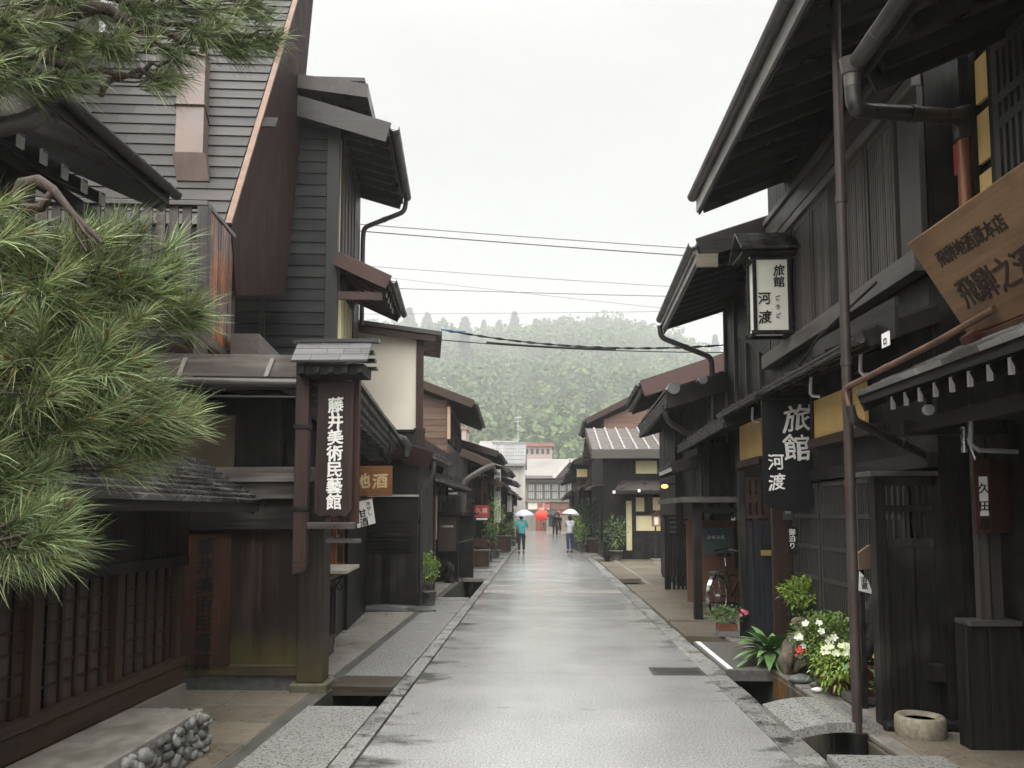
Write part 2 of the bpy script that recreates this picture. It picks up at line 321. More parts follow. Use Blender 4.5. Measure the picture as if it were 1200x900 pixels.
def eave(t, y0, y1, xe, ze, xw, zw, th=.05, top=None, wood=None, fascia=.14, pitch=.45, raf=(.06, .09), gutter=None, gr=.05, seam=.4, barge=.18, bmat=None,
         white=False, name='roof', layers=0, course=0, bmat_h=None, blocks=None):
    """a pent roof or eave running along the street: slab with seams or shingle courses, rafters, fascia, bargeboard and gutter"""
    top = top or roof_m; wood = wood or black_y; s = 1 if xw > xe else -1
    L = math.hypot(xw-xe, zw-ze); ux = (xw-xe)/L; uz = (zw-ze)/L; nx, nz = -uz*1, ux
    if nz < 0: nx, nz = -nx, -nz
    P = lambda a, h, y: (xe+ux*a+nx*h, y, ze+uz*a+nz*h)
    mb = MB(); mb.prism([P(0, 0, y0), P(L, 0, y0), P(L, th, y0), P(0, th, y0)], (0, y1-y0, 0))
    if course:
        n = round(L/course); c = L/n
        for i in range(n):
            y = y0
            while y < y1-.01:
                w = min(U(.16, .34), y1-y); h0 = th+.012+U(0, .008)
                mb.add([P(i*c-.03, h0+.022, y), P(i*c-.03, h0+.022, y+w-.006), P((i+1)*c, th+.004, y+w-.006), P((i+1)*c, th+.004, y),
                        P(i*c-.03, th, y), P(i*c-.03, th, y+w-.006)], [(0, 3, 2, 1), (0, 1, 5, 4), (0, 4, 3), (1, 2, 5)])
                y += w
    elif seam:
        n = max(1, round((y1-y0)/seam))
        for i in range(n+1):
            y = y0+(y1-y0)*i/n; y = min(max(y, y0+.03), y1-.03)
            mb.prism([P(-.01, th-.002, y-.02), P(L, th-.002, y-.02), P(L, th+.035, y-.02), P(-.01, th+.035, y-.02)], (0, .04, 0))
    ro = mb.build(name, top, t)
    # rafters below, each its own part
    if pitch:
        n = max(1, round((y1-y0)/pitch)); rb = MB(); w, h = raf
        rb.prism([Vector(P(.03, -h, 0)), Vector(P(L, -h, 0)), Vector(P(L, -.002, 0)), Vector(P(.03, -.002, 0))], (0, w, 0))
        ys = [y0+.06+(y1-y0-.12-w)*i/n for i in range(n+1)]
        rep('rafter', rb, wood, t, [(0, y, 0) for y in ys])
        if white:
            wb = MB(); wb.prism([Vector(P(-.02, -h-.001, -.002)), Vector(P(.03, -h-.001, -.002)), Vector(P(.03, -.004, -.002)), Vector(P(-.02, -.004, -.002))], (0, w+.004, 0))
            rep('rafter_tip', wb, white_p, t, [(0, y, 0) for y in ys])
    fb = MB()
    if layers:      # stacked shingle ends
        hh = fascia/layers
        for k in range(layers):
            y = y0
            while y < y1-.01:
                w = min(U(.1, .3), y1-y); x = xe-s*(.012+.012*k+U(0, .006))
                fb.box(x, xe+s*.03, y, y+w-.004, ze+th-hh*(k+1)+.003, ze+th-hh*k); y += w
    else:
        fb.box(xe-s*.025, xe-s*.002, y0-.01, y1+.01, ze+(th-fascia if not white else .004), ze+th-.01)
        if blocks: fb.box(xe-s*.04, xe-s*.026, y0-.02, y1+.02, ze+th-.035, ze+th+.02)
    fb.build('fascia', wood, t)
    bb = MB()
    for yy, d in ((y0, -1), (y1, 1)):
        bb.prism([P(-.02, th+.01, yy), P(L, th+.01, yy), P(L, th-barge, yy), P(-.02, th-barge, yy)], (0, d*.03, 0))
    if barge: bb.build('bargeboard', bmat or wood, t)
    if gutter:
        g = MB(); gx = xe-s*(gr+.03); gz = ze+th-.06; n = 7
        prof = [(gx+gr*math.cos(math.pi*(1+i/n)), gz+gr*math.sin(math.pi*(1+i/n))) for i in range(n+1)]
        for yy0, yy1 in ((y0-.04, y1+.04),):
            vs = [(x, yy0, z) for x, z in prof]+[(x, yy1, z) for x, z in prof]
            g.add(vs, [(i, i+1, n+2+i, n+1+i) for i in range(n)], True)
            vs2 = [(gx+(x-gx)*1.08, y, gz+(z-gz)*1.08) for (x, y, z) in vs]
            g.add(vs2, [(i+1, i, n+1+i, n+2+i) for i in range(n)], True)
        for a in (0, n): x, z = prof[a]; g.box(x-.006, x+.006, y0-.04, y1+.04, z-.004, z+.008)
        for k in range(int((y1-y0)/.9)+1):
            y = y0+.1+k*.9
            if y < y1: g.tube([(gx+gr*1.1*math.cos(math.pi*(1+i/6)), y, gz+gr*1.1*math.sin(math.pi*(1+i/6))) for i in range(7)]+[(xe, y, gz+.03)], .007, 5)
        g.build('gutter', gutter, t)
    return ro
def pipe(t, pts, r, mat, name='downpipe', parent=None, n=10):
    """a pipe with rounded bends and collars"""
    pts = [Vector(p) for p in pts]; out = [pts[0]]
    for a, b, c in zip(pts, pts[1:], pts[2:]):
        k = min(r*2.2, (b-a).length*.45, (c-b).length*.45); p = b+(a-b).normalized()*k; q = b+(c-b).normalized()*k
        for i in range(6): u = i/5; out.append(p*(1-u)**2+b*2*u*(1-u)+q*u*u)
    out.append(pts[-1]); mb = MB(); mb.tube(out, r, n)
    for a, b in zip(pts, pts[1:]):
        d = b-a
        if d.length > .6: m = a+d*.5; e = d.normalized()*.03; mb.tube([m-e, m+e], r*1.15, n)
    return mb.build(name, mat, t)
# ------------------------------------------------------------------ sky, sun, air
SUN_EL, SUN_AZ = R(52), R(196)
w = bpy.data.worlds.new('World'); S.world = w; w.use_nodes = True; nt = w.node_tree; L = nt.links
bg = nt.nodes['Background']; bg.inputs['Strength'].default_value = .1
sky = nod(nt, 'ShaderNodeTexSky', sky_type='NISHITA'); sky.sun_disc = False; sky.sun_elevation = SUN_EL; sky.sun_rotation = SUN_AZ; sky.dust_density = 4
tc = nod(nt, 'ShaderNodeTexCoord'); sx = nod(nt, 'ShaderNodeSeparateXYZ'); L.new(tc.outputs['Generated'], sx.inputs[0])
mr = nod(nt, 'ShaderNodeMapRange', interpolation_type='SMOOTHSTEP'); mr.inputs[1].default_value = .5; mr.inputs[2].default_value = .92
mr.inputs[3].default_value = 7.2; mr.inputs[4].default_value = 26; L.new(sx.outputs[2], mr.inputs[0])     # an overcast sky is brightest overhead
mp = nod(nt, 'ShaderNodeMapping'); mp.inputs['Scale'].default_value = (1.5, 1.5, 4); L.new(tc.outputs['Generated'], mp.inputs[0])
cn = nod(nt, 'ShaderNodeTexNoise'); cn.inputs['Scale'].default_value = 1.3; cn.inputs['Detail'].default_value = 5; L.new(mp.outputs[0], cn.inputs['Vector'])
cr = nod(nt, 'ShaderNodeMapRange'); cr.inputs[1].default_value = .3; cr.inputs[2].default_value = .7; cr.inputs[3].default_value = .90; cr.inputs[4].default_value = 1.07; L.new(cn.outputs['Fac'], cr.inputs[0])
dt = nod(nt, 'ShaderNodeVectorMath', operation='DOT_PRODUCT'); dt.inputs[1].default_value = (math.sin(SUN_AZ)*math.cos(R(35)), math.cos(SUN_AZ)*math.cos(R(35)), math.sin(R(35))); L.new(tc.outputs['Generated'], dt.inputs[0])
gl = nod(nt, 'ShaderNodeMapRange', interpolation_type='SMOOTHSTEP'); gl.inputs[1].default_value = 0; gl.inputs[2].default_value = 1; gl.inputs[3].default_value = 1; gl.inputs[4].default_value = 3.4; L.new(dt.outputs['Value'], gl.inputs[0])      # the veiled sun brightens the cloud behind the camera
mm = nod(nt, 'ShaderNodeMath', operation='MULTIPLY'); L.new(mr.outputs[0], mm.inputs[0]); L.new(gl.outputs[0], mm.inputs[1])
mu = nod(nt, 'ShaderNodeMath', operation='MULTIPLY'); L.new(mm.outputs[0], mu.inputs[0]); L.new(cr.outputs[0], mu.inputs[1])
vm = nod(nt, 'ShaderNodeVectorMath', operation='SCALE'); vm.inputs[0].default_value = (1, 1, .985); L.new(mu.outputs[0], vm.inputs['Scale'])
mx = nod(nt, 'ShaderNodeMix', data_type='RGBA'); mx.inputs[0].default_value = .95; L.new(sky.outputs[0], mx.inputs[6]); L.new(vm.outputs[0], mx.inputs[7]); L.new(mx.outputs[2], bg.inputs['Color'])
sun = bpy.data.lights.new('sun', 'SUN'); sun.energy = 1.5; sun.angle = R(60); sun.color = (1, .98, .95)
so = bpy.data.objects.new('sun', sun); C.objects.link(so)
so.rotation_euler = (math.pi/2-SUN_EL, 0, math.pi-SUN_AZ)
vs = S.view_settings; vs.view_transform = 'Standard'; vs.look = 'None'; vs.gamma = 1; vs.exposure = .12; vs.use_curve_mapping = False
cy = S.cycles; cy.use_denoising = True
try: cy.denoiser = 'OPENIMAGEDENOISE'
except Exception: pass
cy.max_bounces = 8; cy.diffuse_bounces = 4; cy.glossy_bounces = 3; cy.transparent_max_bounces = 8; cy.volume_bounces = 0; cy.sample_clamp_indirect = 4; cy.caustics_reflective = False; cy.caustics_refractive = False
cy.use_adaptive_sampling = True; cy.adaptive_threshold = .02

HZ = .00102
hb = MB(); hb.box(-980, 980, -40, 1440, -1.6, 250)
hm = bpy.data.materials.new('rain_haze'); hm.use_nodes = True; nt = hm.node_tree; nt.nodes.clear()
ou = nod(nt, 'ShaderNodeOutputMaterial'); pv = nod(nt, 'ShaderNodeVolumePrincipled'); pv.inputs['Color'].default_value = (.97, .985, .97, 1); pv.inputs['Density'].default_value = HZ; pv.inputs['Anisotropy'].default_value = .1
nt.links.new(pv.outputs[0], ou.inputs['Volume'])
struct(hb.build('haze', hm), 'stuff')

# ------------------------------------------------------------------ ground, road, kerbs, gutters
earth = M('wet_earth', (.07, .06, .045), .6, .4, (1, 1, 1), .3, world=True)
gb = MB(); gb.add([(-1500, -300, -.55), (1500, -300, -.55), (1500, 1500, -.55), (-1500, 1500, -.55)], [(0, 1, 2, 3)]); struct(gb.build('ground', earth))

def road_mat():
    m = bpy.data.materials.new('wet_asphalt'); m.use_nodes = True; nt = m.node_tree; L = nt.links; b = nt.nodes['Principled BSDF']
    g = nod(nt, 'ShaderNodeNewGeometry')
    def noise(sc, scale, det=5, ro=.6):
        mp = nod(nt, 'ShaderNodeMapping'); mp.inputs['Scale'].default_value = sc; L.new(g.outputs['Position'], mp.inputs[0])
        n = nod(nt, 'ShaderNodeTexNoise'); n.inputs['Scale'].default_value = scale; n.inputs['Detail'].default_value = det; n.inputs['Roughness'].default_value = ro; L.new(mp.outputs[0], n.inputs[0]); return n.outputs['Fac']
    def rng_(x, a, b_, c, d):
        r = nod(nt, 'ShaderNodeMapRange'); r.inputs[1].default_value = a; r.inputs[2].default_value = b_; r.inputs[3].default_value = c; r.inputs[4].default_value = d; L.new(x, r.inputs[0]); return r.outputs[0]
    def mul(a, b_, op='MULTIPLY'):
        n = nod(nt, 'ShaderNodeMath', operation=op); L.new(a, n.inputs[0])
        if isinstance(b_, float): n.inputs[1].default_value = b_
        else: L.new(b_, n.inputs[1])
        return n.outputs[0]
    grain = noise((1, 1, 1), 62, 2, .7); blot = noise((1, .5, 1), 1.3, 6); streak = noise((.7, 1.2, 1), 1.0, 6)
    vor = nod(nt, 'ShaderNodeTexVoronoi'); vor.inputs['Scale'].default_value = 70; L.new(g.outputs['Position'], vor.inputs['Vector'])
    sx = nod(nt, 'ShaderNodeSeparateXYZ'); L.new(g.outputs['Position'], sx.inputs[0])
    edge = nod(nt, 'ShaderNodeMath', operation='SUBTRACT'); L.new(sx.outputs[0], edge.inputs[0]); edge.inputs[1].default_value = .22
    ab = nod(nt, 'ShaderNodeMath', operation='ABSOLUTE'); L.new(edge.outputs[0], ab.inputs[0])
    e = rng_(ab.outputs[0], .75, 1.45, 0, 1)
    pat = noise((1.3, 2.6, 1), .85, 5)
    pe = mul(pat, mul(e, .16), 'ADD')
    pud = rng_(pe, .66, .79, 0, .85)      # small dark soaked patches towards the edges
    v = mul(mul(rng_(grain, .33, .67, .62, 1.36), rng_(blot, .3, .7, .85, 1.12)), rng_(streak, .3, .7, .95, 1.05))
    hs = nod(nt, 'ShaderNodeHueSaturation'); hs.inputs['Color'].default_value = (.295, .292, .282, 1); L.new(v, hs.inputs['Value'])
    wv = nod(nt, 'ShaderNodeMath', operation='FRACT'); sy = nod(nt, 'ShaderNodeMath', operation='MULTIPLY_ADD'); sy.inputs[1].default_value = .23; L.new(sx.outputs[1], sy.inputs[0]); L.new(mul(blot, .05), sy.inputs[2]); L.new(sy.outputs[0], wv.inputs[0])
    jt = rng_(wv.outputs[0], 0, .01, .78, 1); hs2 = nod(nt, 'ShaderNodeHueSaturation'); L.new(hs.outputs[0], hs2.inputs['Color']); L.new(jt, hs2.inputs['Value']); hs = hs2      # worn joints across the road
    mx = nod(nt, 'ShaderNodeMix', data_type='RGBA'); L.new(pud, mx.inputs[0]); L.new(hs.outputs[0], mx.inputs[6]); mx.inputs[7].default_value = (.055, .055, .045, 1)
    L.new(mx.outputs[2], b.inputs['Base Color'])
    ro = mul(rng_(streak, .3, .7, .12, .27), rng_(pud, 0, 1, 1, .75)); L.new(ro, b.inputs['Roughness'])
    bp = nod(nt, 'ShaderNodeBump'); bp.inputs['Strength'].default_value = .26; bp.inputs['Distance'].default_value = .0035
    h = mul(mul(vor.outputs['Distance'], .8), mul(grain, .6), 'ADD'); L.new(h, bp.inputs['Height']); L.new(bp.outputs[0], b.inputs['Normal'])
    b.inputs['Specular IOR Level'].default_value = .6; b.inputs['Coat IOR'].default_value = 1.5; b.inputs['Coat Roughness'].default_value = .22
    L.new(rng_(blot, .3, .7, .08, .32), b.inputs['Coat Weight'])      # the film of rain water
    return m
asphalt = road_mat()
rb = MB(); rb.box(-1.235, 1.675, -8, 66.0, -.54, 0); struct(rb.build('road', asphalt))
rb = MB(); rb.box(-40, 40, 66.004, 74.6, -.54, -.006); struct(rb.build('road', asphalt))
def kerb(x0, x1):
    mb = MB(); y = 2.0
    while y < 66:
        w = U(.55, 1.1)*(1 if y < 30 else 2); d = U(-.006, .006)
        mb.add([(x0+d,y+.004,-.54),(x1,y+.004,-.54),(x1,y+w-.004,-.54),(x0+d,y+w-.004,-.54),(x0+d,y+.004,.018+d),(x1-.012,y+.004,.014),(x1-.012,y+w-.004,.014),(x0+d,y+w-.004,.018+d)],
               [(0,3,2,1),(4,5,6,7),(0,1,5,4),(1,2,6,5),(2,3,7,6),(3,0,4,7)]); y += w
    struct(mb.build('kerb', kerb_m, bev=.006))
kerb(-1.385, -1.238); kerb(1.868, 1.678)
# pavements and channel walls
pb = MB(); pb.box(-40, -2.10, -8, 65.9, -.54, .012); struct(pb.build('pavement', concrete))
pb = MB(); pb.box(2.52, 40, -8, 65.9, -.54, .028); struct(pb.build('pavement', concrete))
pb = MB(); pb.box(-2.098, -1.955, -8, 65.9, -.54, .022); struct(pb.build('gutter_edge', edge_l, bev=.01))
pb = MB(); pb.box(2.372, 2.518, -8, 65.9, .0, .045); struct(pb.build('gutter_edge', concrete, bev=.012)); pb = MB(); pb.box(2.36, 2.518, -8, 65.9, -.54, -.002); struct(pb.build('gutter_edge', wall_rust, bev=.012))
for a, b in ((-1.953, -1.387), (1.87, 2.358)):
    wb = MB(); wb.add([(a, -8, -.46), (b, -8, -.46), (b, 66, -.46), (a, 66, -.46)], [(0, 1, 2, 3)]); struct(wb.build('gutter_water', water_m))
fl = MB()
def flags(x0, x1, y0, y1, nx, ny, z=.02):
    for i in range(nx):
        for j in range(ny):
            o = U(-.1, .1); fl.box(x0+(x1-x0)*i/nx+.004, x0+(x1-x0)*(i+1)/nx-.004, y0+(y1-y0)*j/ny+.004, y0+(y1-y0)*(j+1)/ny-.004, .0, z+U(0, .007))
flags(-4.0, -2.105, 3.0, 7.6, 3, 8); flags(2.525, 5, 4.4, 6.3, 3, 2, .034); flags(2.525, 5.4, 13.2, 28.6, 3, 14, .034); struct(fl.build('paving_stones', concrete_b, bev=.006))
fl = MB(); flags(-3.3, -2.105, 8.35, 13.7, 2, 4); flags(-3.0, -2.105, 16, 60, 2, 30); struct(fl.build('paving_stones', concrete, bev=.006))

# gutter covers: each slab can be lifted out
def cover(x0, x1, y0, y1, z0, z1, label, mat=slab_m, group='gutter cover slabs', tilt=0):
    cx, cyy = (x0+x1)/2, (y0+y1)/2; m = MB(); m.box(x0-cx, x1-cx, y0-cyy, y1-cyy, 0, z1-z0)
    o = m.build('gutter_cover', mat, bev=.008); o.location = (cx, cyy, z0); o.rotation_euler = (0, tilt, 0)
    return tag(o, label, 'gutter cover', group)
LX0, LX1 = -1.975, -1.388
cover(LX0, LX1, 4.72, 5.75, -.06, .03, 'speckled granite gutter slab nearest the pebble plinth, its front edge over open gutter')
cover(LX0, LX1, 5.76, 6.98, -.06, .032, 'speckled granite gutter slab just before the open hole at the gate post')
cover(LX0, LX1, 7.72, 8.2, -.05, .045, 'dark wet wooden plank cover behind the open gutter hole at the gate post', M('wet_plank', (.06, .05, .04), .35, .4, H, .3, world=False))
y = 8.22; LAB = ['pale granite gutter slab just beyond the wooden plank cover', 'second pale gutter slab beyond the wooden plank cover', 'third pale gutter slab beyond the wooden plank cover, beside the glass shop cabinet', 'fourth pale gutter slab beyond the wooden plank cover', 'pale gutter slab level with the black board screen']
for k in range(5):
    cover(LX0, LX1, y, y+1.02, -.06, .03+U(0, .006), LAB[k]); y += 1.03
cover(LX0, LX1, 13.5, 15.3, -.06, .03, 'long concrete gutter slab in front of the potted shrub')
cover(LX0, LX1, 15.32, 15.7, -.02, .05, 'narrow concrete lip across the near end of the far open gutter hole')
for k, (a, b) in enumerate(((20.5, 22.6), (23.1, 24.6), (25.3, 27), (27.8, 29.2), (30, 31.5), (32.4, 34), (35, 37), (38, 41), (42, 46), (47, 52), (53, 58))):
    cover(LX0, LX1, a, b, -.06, .03, ['gutter slab before the low red-brown bench', 'gutter slab alongside the red-brown bench', 'gutter slab just past the red-brown bench', 'first stepping slab over the left gutter beyond the bench', 'stepping slab below the climbing plant', 'stepping slab left of the teal-shirted walker'][min(k, 5)] if k < 6 else 'far slab bridging the gutter beyond the teal-shirted walker')
RX0, RX1 = 1.872, 2.40
cover(RX0, RX1+.02, 8.62, 10.45, -.07, .05, 'broad dark concrete slab bridging the gutter beside the leafy hosta', M('dark_wet_concrete', (.11, .105, .095), .4, .35, (20, 20, 20), .25, world=True))
edg = MB(); edg.box(1.90, 1.955, 8.64, 10.4, .052, .058); e_ = edg.build('edge_stripe', white_p, bpy.data.objects['gutter_cover.%03d' % (len([o for o in C.objects if o.name.startswith('gutter_cover')])-1)]); e_.location = (-(RX0+RX1+.02)/2, -9.535, .07)
for k, (a, b, lb) in enumerate(((10.9, 12.3, 'worn wooden slab on the right gutter just past the dark bridging slab'), (12.4, 13.9, 'worn wooden slab on the right gutter below the bicycle'), (13.95, 15.4, 'worn flat slab on the right gutter before the slatted gate screen'), (15.45, 16.9, 'flat slab on the right gutter beside the slatted gate screen'),
        (16.95, 18.6, 'flat slab between the slatted screen and the small square gutter opening'), (20.1, 22, 'slab just past the small square gutter opening'), (22.05, 24.3, 'slab on the right gutter along the open forecourt'), (24.4, 27, 'last slab on the right gutter along the open forecourt'))):
    cover(RX0, RX1+(.12 if k < 5 else 0), a, b, -.05, .055+U(0, .012), lb, concrete_b, 'worn slabs over the right gutter', U(-.012, .012))
for k, (a, b) in enumerate(((29, 31), (31.5, 33), (33.6, 35.5), (36.5, 39), (40, 44), (45, 50), (51, 58))):
    cover(RX0, RX1, a, b, -.05, .05, ['thin slab over the right gutter below the tall potted shrubs', 'thin slab over the gutter beside the woman in jeans', 'thin slab over the gutter behind the woman in jeans'][k] if k < 3 else 'far slab over the gutter beyond the woman in jeans', concrete, 'thin slabs over the far right gutter')
# arched slab
ab = MB(); n = 10
for i in range(n):
    def pt(i, dz=0): a = i/n; return (-.27+.62*a, .10*math.sin(math.pi*(.12+a*.62))-.02+dz)
    (xa, za), (xb, zb) = pt(i), pt(i+1)
    ab.add([(xa,-.42,za-.07),(xb,-.42,zb-.07),(xb,.42,zb-.07),(xa,.42,za-.07),(xa,-.42,za),(xb,-.42,zb),(xb,.42,zb),(xa,.42,za)], [(0,3,2,1),(4,5,6,7),(0,1,5,4),(2,3,7,6)]+([(3,0,4,7)] if i == 0 else [])+([(1,2,6,5)] if i == n-1 else []))
o = ab.build('gutter_bridge', slab_m); o.location = (2.10, 6.62, .045); tag(o, 'arched pale stone slab bridging the gutter beside the brown steel pole', 'stone bridge')
cover(RX0, 2.62, 3.9, 5.62, -.06, .062, 'speckled granite gutter slab nearest of all on the right, before the pole foot')
# water grate and the row of sprinkler nozzles across the road
t = thing('drain_grate', 'rusty iron drain grate set in the wet road near the dark bridging slab', 'drain grate', (1.40, 8.75, .002))
m = MB(); m.box(-.27, .27, -.2, -.165, 0, .006); m.box(-.27, .27, .165, .2, 0, .006); m.box(-.27, -.24, -.165, .165, 0, .006); m.box(.24, .27, -.165, .165, 0, .006); m.build('frame', gut_l, t)
m = MB()
for i in range(19): m.box(-.235+i*.0253, -.221+i*.0253, -.165, .165, .0005, .0055)
m.build('grating', gut_l, t); m = MB(); m.box(-.24, .24, -.165, .165, -.0005, .0003); m.build('pit_shade', dark, t)  # flat black sheet at road level; its colour paints the shade below the bars
t = thing('drain_strip', 'thin line of rust-stained slots crossing the whole road', 'drain', (.22, 17.4, .002))
m = MB()
for i in range(60):
    if random.random() < .92: m.box(-1.40+i*.0475, -1.372+i*.0475+U(0, .006), -.11, .11, 0, .003)
m.build('slot', M('rust_stain', (.20, .10, .05), .5, .3, (9, 9, 9), 0, world=True), t)
m = MB(); m.box(-1.43, 1.43, -.2, .2, -.0012, .001); m.build('bed', M('worn_concrete_strip', (.36, .34, .30), .4, .3, (20, 20, 20), .2, world=True), t)

# ------------------------------------------------------------------ hills and wood
def ridge(x):     # height of the crest
    u = x/420.
    return 73 + 5*math.sin(x*.021+1) + 3*math.sin(x*.05) - 26*max(0, min(1, (x-40)/70.))**1.3 + 9*max(0, min(1, (-x+40)/90))
def terr(x, y):
    u = max(0, min(1, (y-120)/300.)); s = u*u*(3-2*u)*.55+.45*u
    b = 6*mnoise.noise(Vector((x*.012, y*.012, 3)))+2.2*mnoise.noise(Vector((x*.04, y*.04, 8)))
    fall = max(0, (y-440)/300.)
    return -.9 + (ridge(x)+0)*s*(1-.5*fall) + b*min(1, u*3)
nx, ny = 90, 60; xs = np.linspace(-480, 480, nx); ys = np.linspace(105, 740, ny)
KH = 1.9
v = [(x*KH, y*KH, (terr(x, y)-1.65)*KH+1.65-.0) for y in ys for x in xs]; f = [(j*nx+i, j*nx+i+1, (j+1)*nx+i+1, (j+1)*nx+i) for j in range(ny-1) for i in range(nx-1)]
hillm = M('hill_undergrowth', (.05, .085, .025), .8, .4, (.15, .15, .15), 0, world=True)
struct(npmesh('hill', np.array(v), np.array(f), hillm))
def crown(kind, n, rs):
    """leaf faces of one tree, unit height 1"""
    c = []; 
    if kind == 'cone':
        for i in range(n):
            z = .04+.96*rs.random()**1.1; r = .19*(1-z)**.85*(.55+.6*rs.random())+.012; a = rs.random()*6.283; c.append((r*math.cos(a), r*math.sin(a), z))
        sz = .042
    else:
        lob = [((rs.random()-.5)*.46, (rs.random()-.5)*.46, .42+.42*rs.random(), .17+.13*rs.random()) for _ in range(7)]
        for i in range(n):
            l = lob[rs.integers(0, 7)]; d = rs.normal(size=3); d /= np.linalg.norm(d); d *= l[3]*(.72+.32*rs.random()); c.append((l[0]+d[0], l[1]+d[1], l[2]+d[2]*.9))
        sz = .036
    c = np.array(c); a = rs.normal(size=(n, 3)); a /= np.linalg.norm(a, axis=1)[:, None]; b = np.cross(a, rs.normal(size=(n, 3))); b /= np.linalg.norm(b, axis=1)[:, None]
    s = sz*(.6+.8*rs.random((n, 1))); a = a*s; b = b*s*.8
    if kind == 'cone': a[:, 2] -= sz*.5
    return np.stack([c-a, c-b, c+a, c+b], 1)      # n,4,3
protoL = [crown('round', 640, rng) for _ in range(6)]; protoC = [crown('cone', 520, rng) for _ in range(4)]
fa = M('wood_leaves', (.066, .108, .028), .8, .35, (.01, .01, .01), 0, island=.16, world=True, col2=(.085, .132, .035), s2=.011, f2=(.42, .62))
fc = M('conifer_leaves', (.026, .046, .026), .85, .3, (.05, .05, .05), 0, island=.4, world=True)
fb_ = M('bright_leaves', (.095, .15, .04), .8, .3, (.05, .05, .05), 0, island=.2, world=True)
def wood(name, spots, protos, mat):
    out = []
    for (x, y, z, h, wd) in spots:
        p = protos[rng.integers(0, len(protos))]; a = rng.random()*6.28; ca, sa = math.cos(a), math.sin(a)
        q = p.copy(); X = q[..., 0]*ca-q[..., 1]*sa; Y = q[..., 0]*sa+q[..., 1]*ca
        q[..., 0] = X*h*wd+x; q[..., 1] = Y*h*wd+y; q[..., 2] = q[..., 2]*h+z; out.append(q.reshape(-1, 3))
    v = np.concatenate(out); v[:, :2] *= KH; v[:, 2] = (v[:, 2]-1.65)*KH+1.65; f = np.arange(len(v)).reshape(-1, 4); return struct(npmesh(name, v, f, mat), 'stuff')
sp = []; sc_ = []
while len(sp) < 1000:
    y = 125+rng.random()**.9*330; x = (rng.random()-.5)*.95*y
    if abs(x) > 230 or x < -.33*y-12 or x > .36*y+12: continue
    h = (9+9*rng.random())*(.75+y/900); sp.append((x, y, terr(x, y)-1.0, h, .95+.4*rng.random()))
sb_ = []
while len(sb_) < 110:
    y = 130+rng.random()**1.3*200; x = (rng.random()-.5)*.8*y
    if x < -.33*y-12 or x > .36*y+12: continue
    sb_.append((x, y, terr(x, y)-.6, 9+8*rng.random(), 1.1+.5*rng.random()))
while len(sc_) < 420:
    y = 350+rng.random()**.6*85; x = (rng.random()-.5)*.9*y
    if x < -.33*y-12 or x > .36*y+12: continue
    sc_.append((x, y, terr(x, y)-1, 6+7.5*rng.random()**1.4, 1.0+.6*rng.random()))
wood('woods', sp, protoL, fa); wood('young_woods', sb_, [crown('round', 1100, rng) for _ in range(4)], fb_); wood('conifer_woods', sc_, protoC, fc)
# the trees one can tell apart
bk = M('far_bark', (.05, .04, .03), .9, .2, (1, 1, 1), 0)
def far_tree(px, ptop, D, kind, label, cat='tree', wd=1., hpx=None, group=None, mat=None):
    D *= KH; p = at(px, ptop, y=D); g = at(px, ptop+(hpx or 60), y=D).z
    h = max(5, p.z-g); t = thing('conifer_tree' if kind == 'cone' else 'broadleaf_tree', label, cat, (p.x, D, g), 0, group)
    q = crown(kind, 700, rng).reshape(-1, 3)*np.array([h*wd, h*wd, h]); npmesh('crown', q, np.arange(len(q)).reshape(-1, 4), mat or (fc if kind == 'cone' else fa), t)
    m = MB(); m.tube([(0, 0, -1), (0, 0, h*.5), (0, 0, h*.95)], [h*.022, h*.015, .03], 6); m.build('trunk', bk, t)
for px, pt, lab in ((603, 366, 'tallest pointed conifer standing clear on the hill crest'), (501, 368, 'pointed conifer on the hill crest just right of the cream storehouse roof'), (520, 374, 'slim conifer on the crest beside the first pointed one'), (545, 372, 'broad-topped conifer on the crest left of the tallest one'),
        (567, 376, 'slim twin-tipped conifer on the crest left of the tallest one'), (585, 376, 'short conifer tucked against the left of the tallest one'), (628, 375, 'first of the close conifers right of the tallest one'), (638, 374, 'second of the close conifers right of the tallest one'), (652, 376, 'conifer in the gap right of the close pair on the crest'),
        (660, 377, 'slender conifer mid-crest between two rounded crowns'), (752, 384, 'dark conifer where the crest begins to fall away'), (776, 392, 'small conifer low on the falling crest'), (480, 362, 'conifer on the crest just above the cream storehouse roof'), (838, 393, 'lone conifer on the crest showing right of the roof downpipe')):
    far_tree(px, pt, 415+U(-8, 8), 'cone', lab, wd=U(1.0, 1.7), group='conifers on the hill crest', hpx=46)
for px, pt, lab in ((672, 372, 'rounded broad crown topping the middle of the crest'), (700, 374, 'second rounded crown on the crest right of the middle'), (722, 380, 'rounded crown on the crest before it dips')):
    far_tree(px, pt, 410, 'round', lab, wd=1.2, hpx=50, group='rounded trees on the hill crest', mat=fc)
far_tree(545, 392, 290, 'cone', 'tall dark conifer halfway up the hill beside the cream storehouse', wd=1.15, hpx=85)
far_tree(630, 428, 250, 'cone', 'broad dark layered conifer in the middle of the hillside', wd=1.9, hpx=62)
far_tree(594, 452, 230, 'round', 'rounded dark green tree left of the layered conifer', wd=1.25, hpx=50)
far_tree(530, 420, 240, 'round', 'bright yellow-green tree on the hillside above the timber upper storey', wd=1.4, hpx=60, mat=fb_)
far_tree(668, 470, 200, 'round', 'bright green bushy tree low on the slope above the far roofs', wd=1.35, hpx=50, mat=fb_)
far_tree(620, 478, 190, 'round', 'light green tree low on the slope behind the white mast', wd=1.5, hpx=50, mat=fb_)
far_tree(575, 478, 195, 'round', 'light green tree low on the slope behind the tiled white house', wd=1.4, hpx=50, mat=fb_)
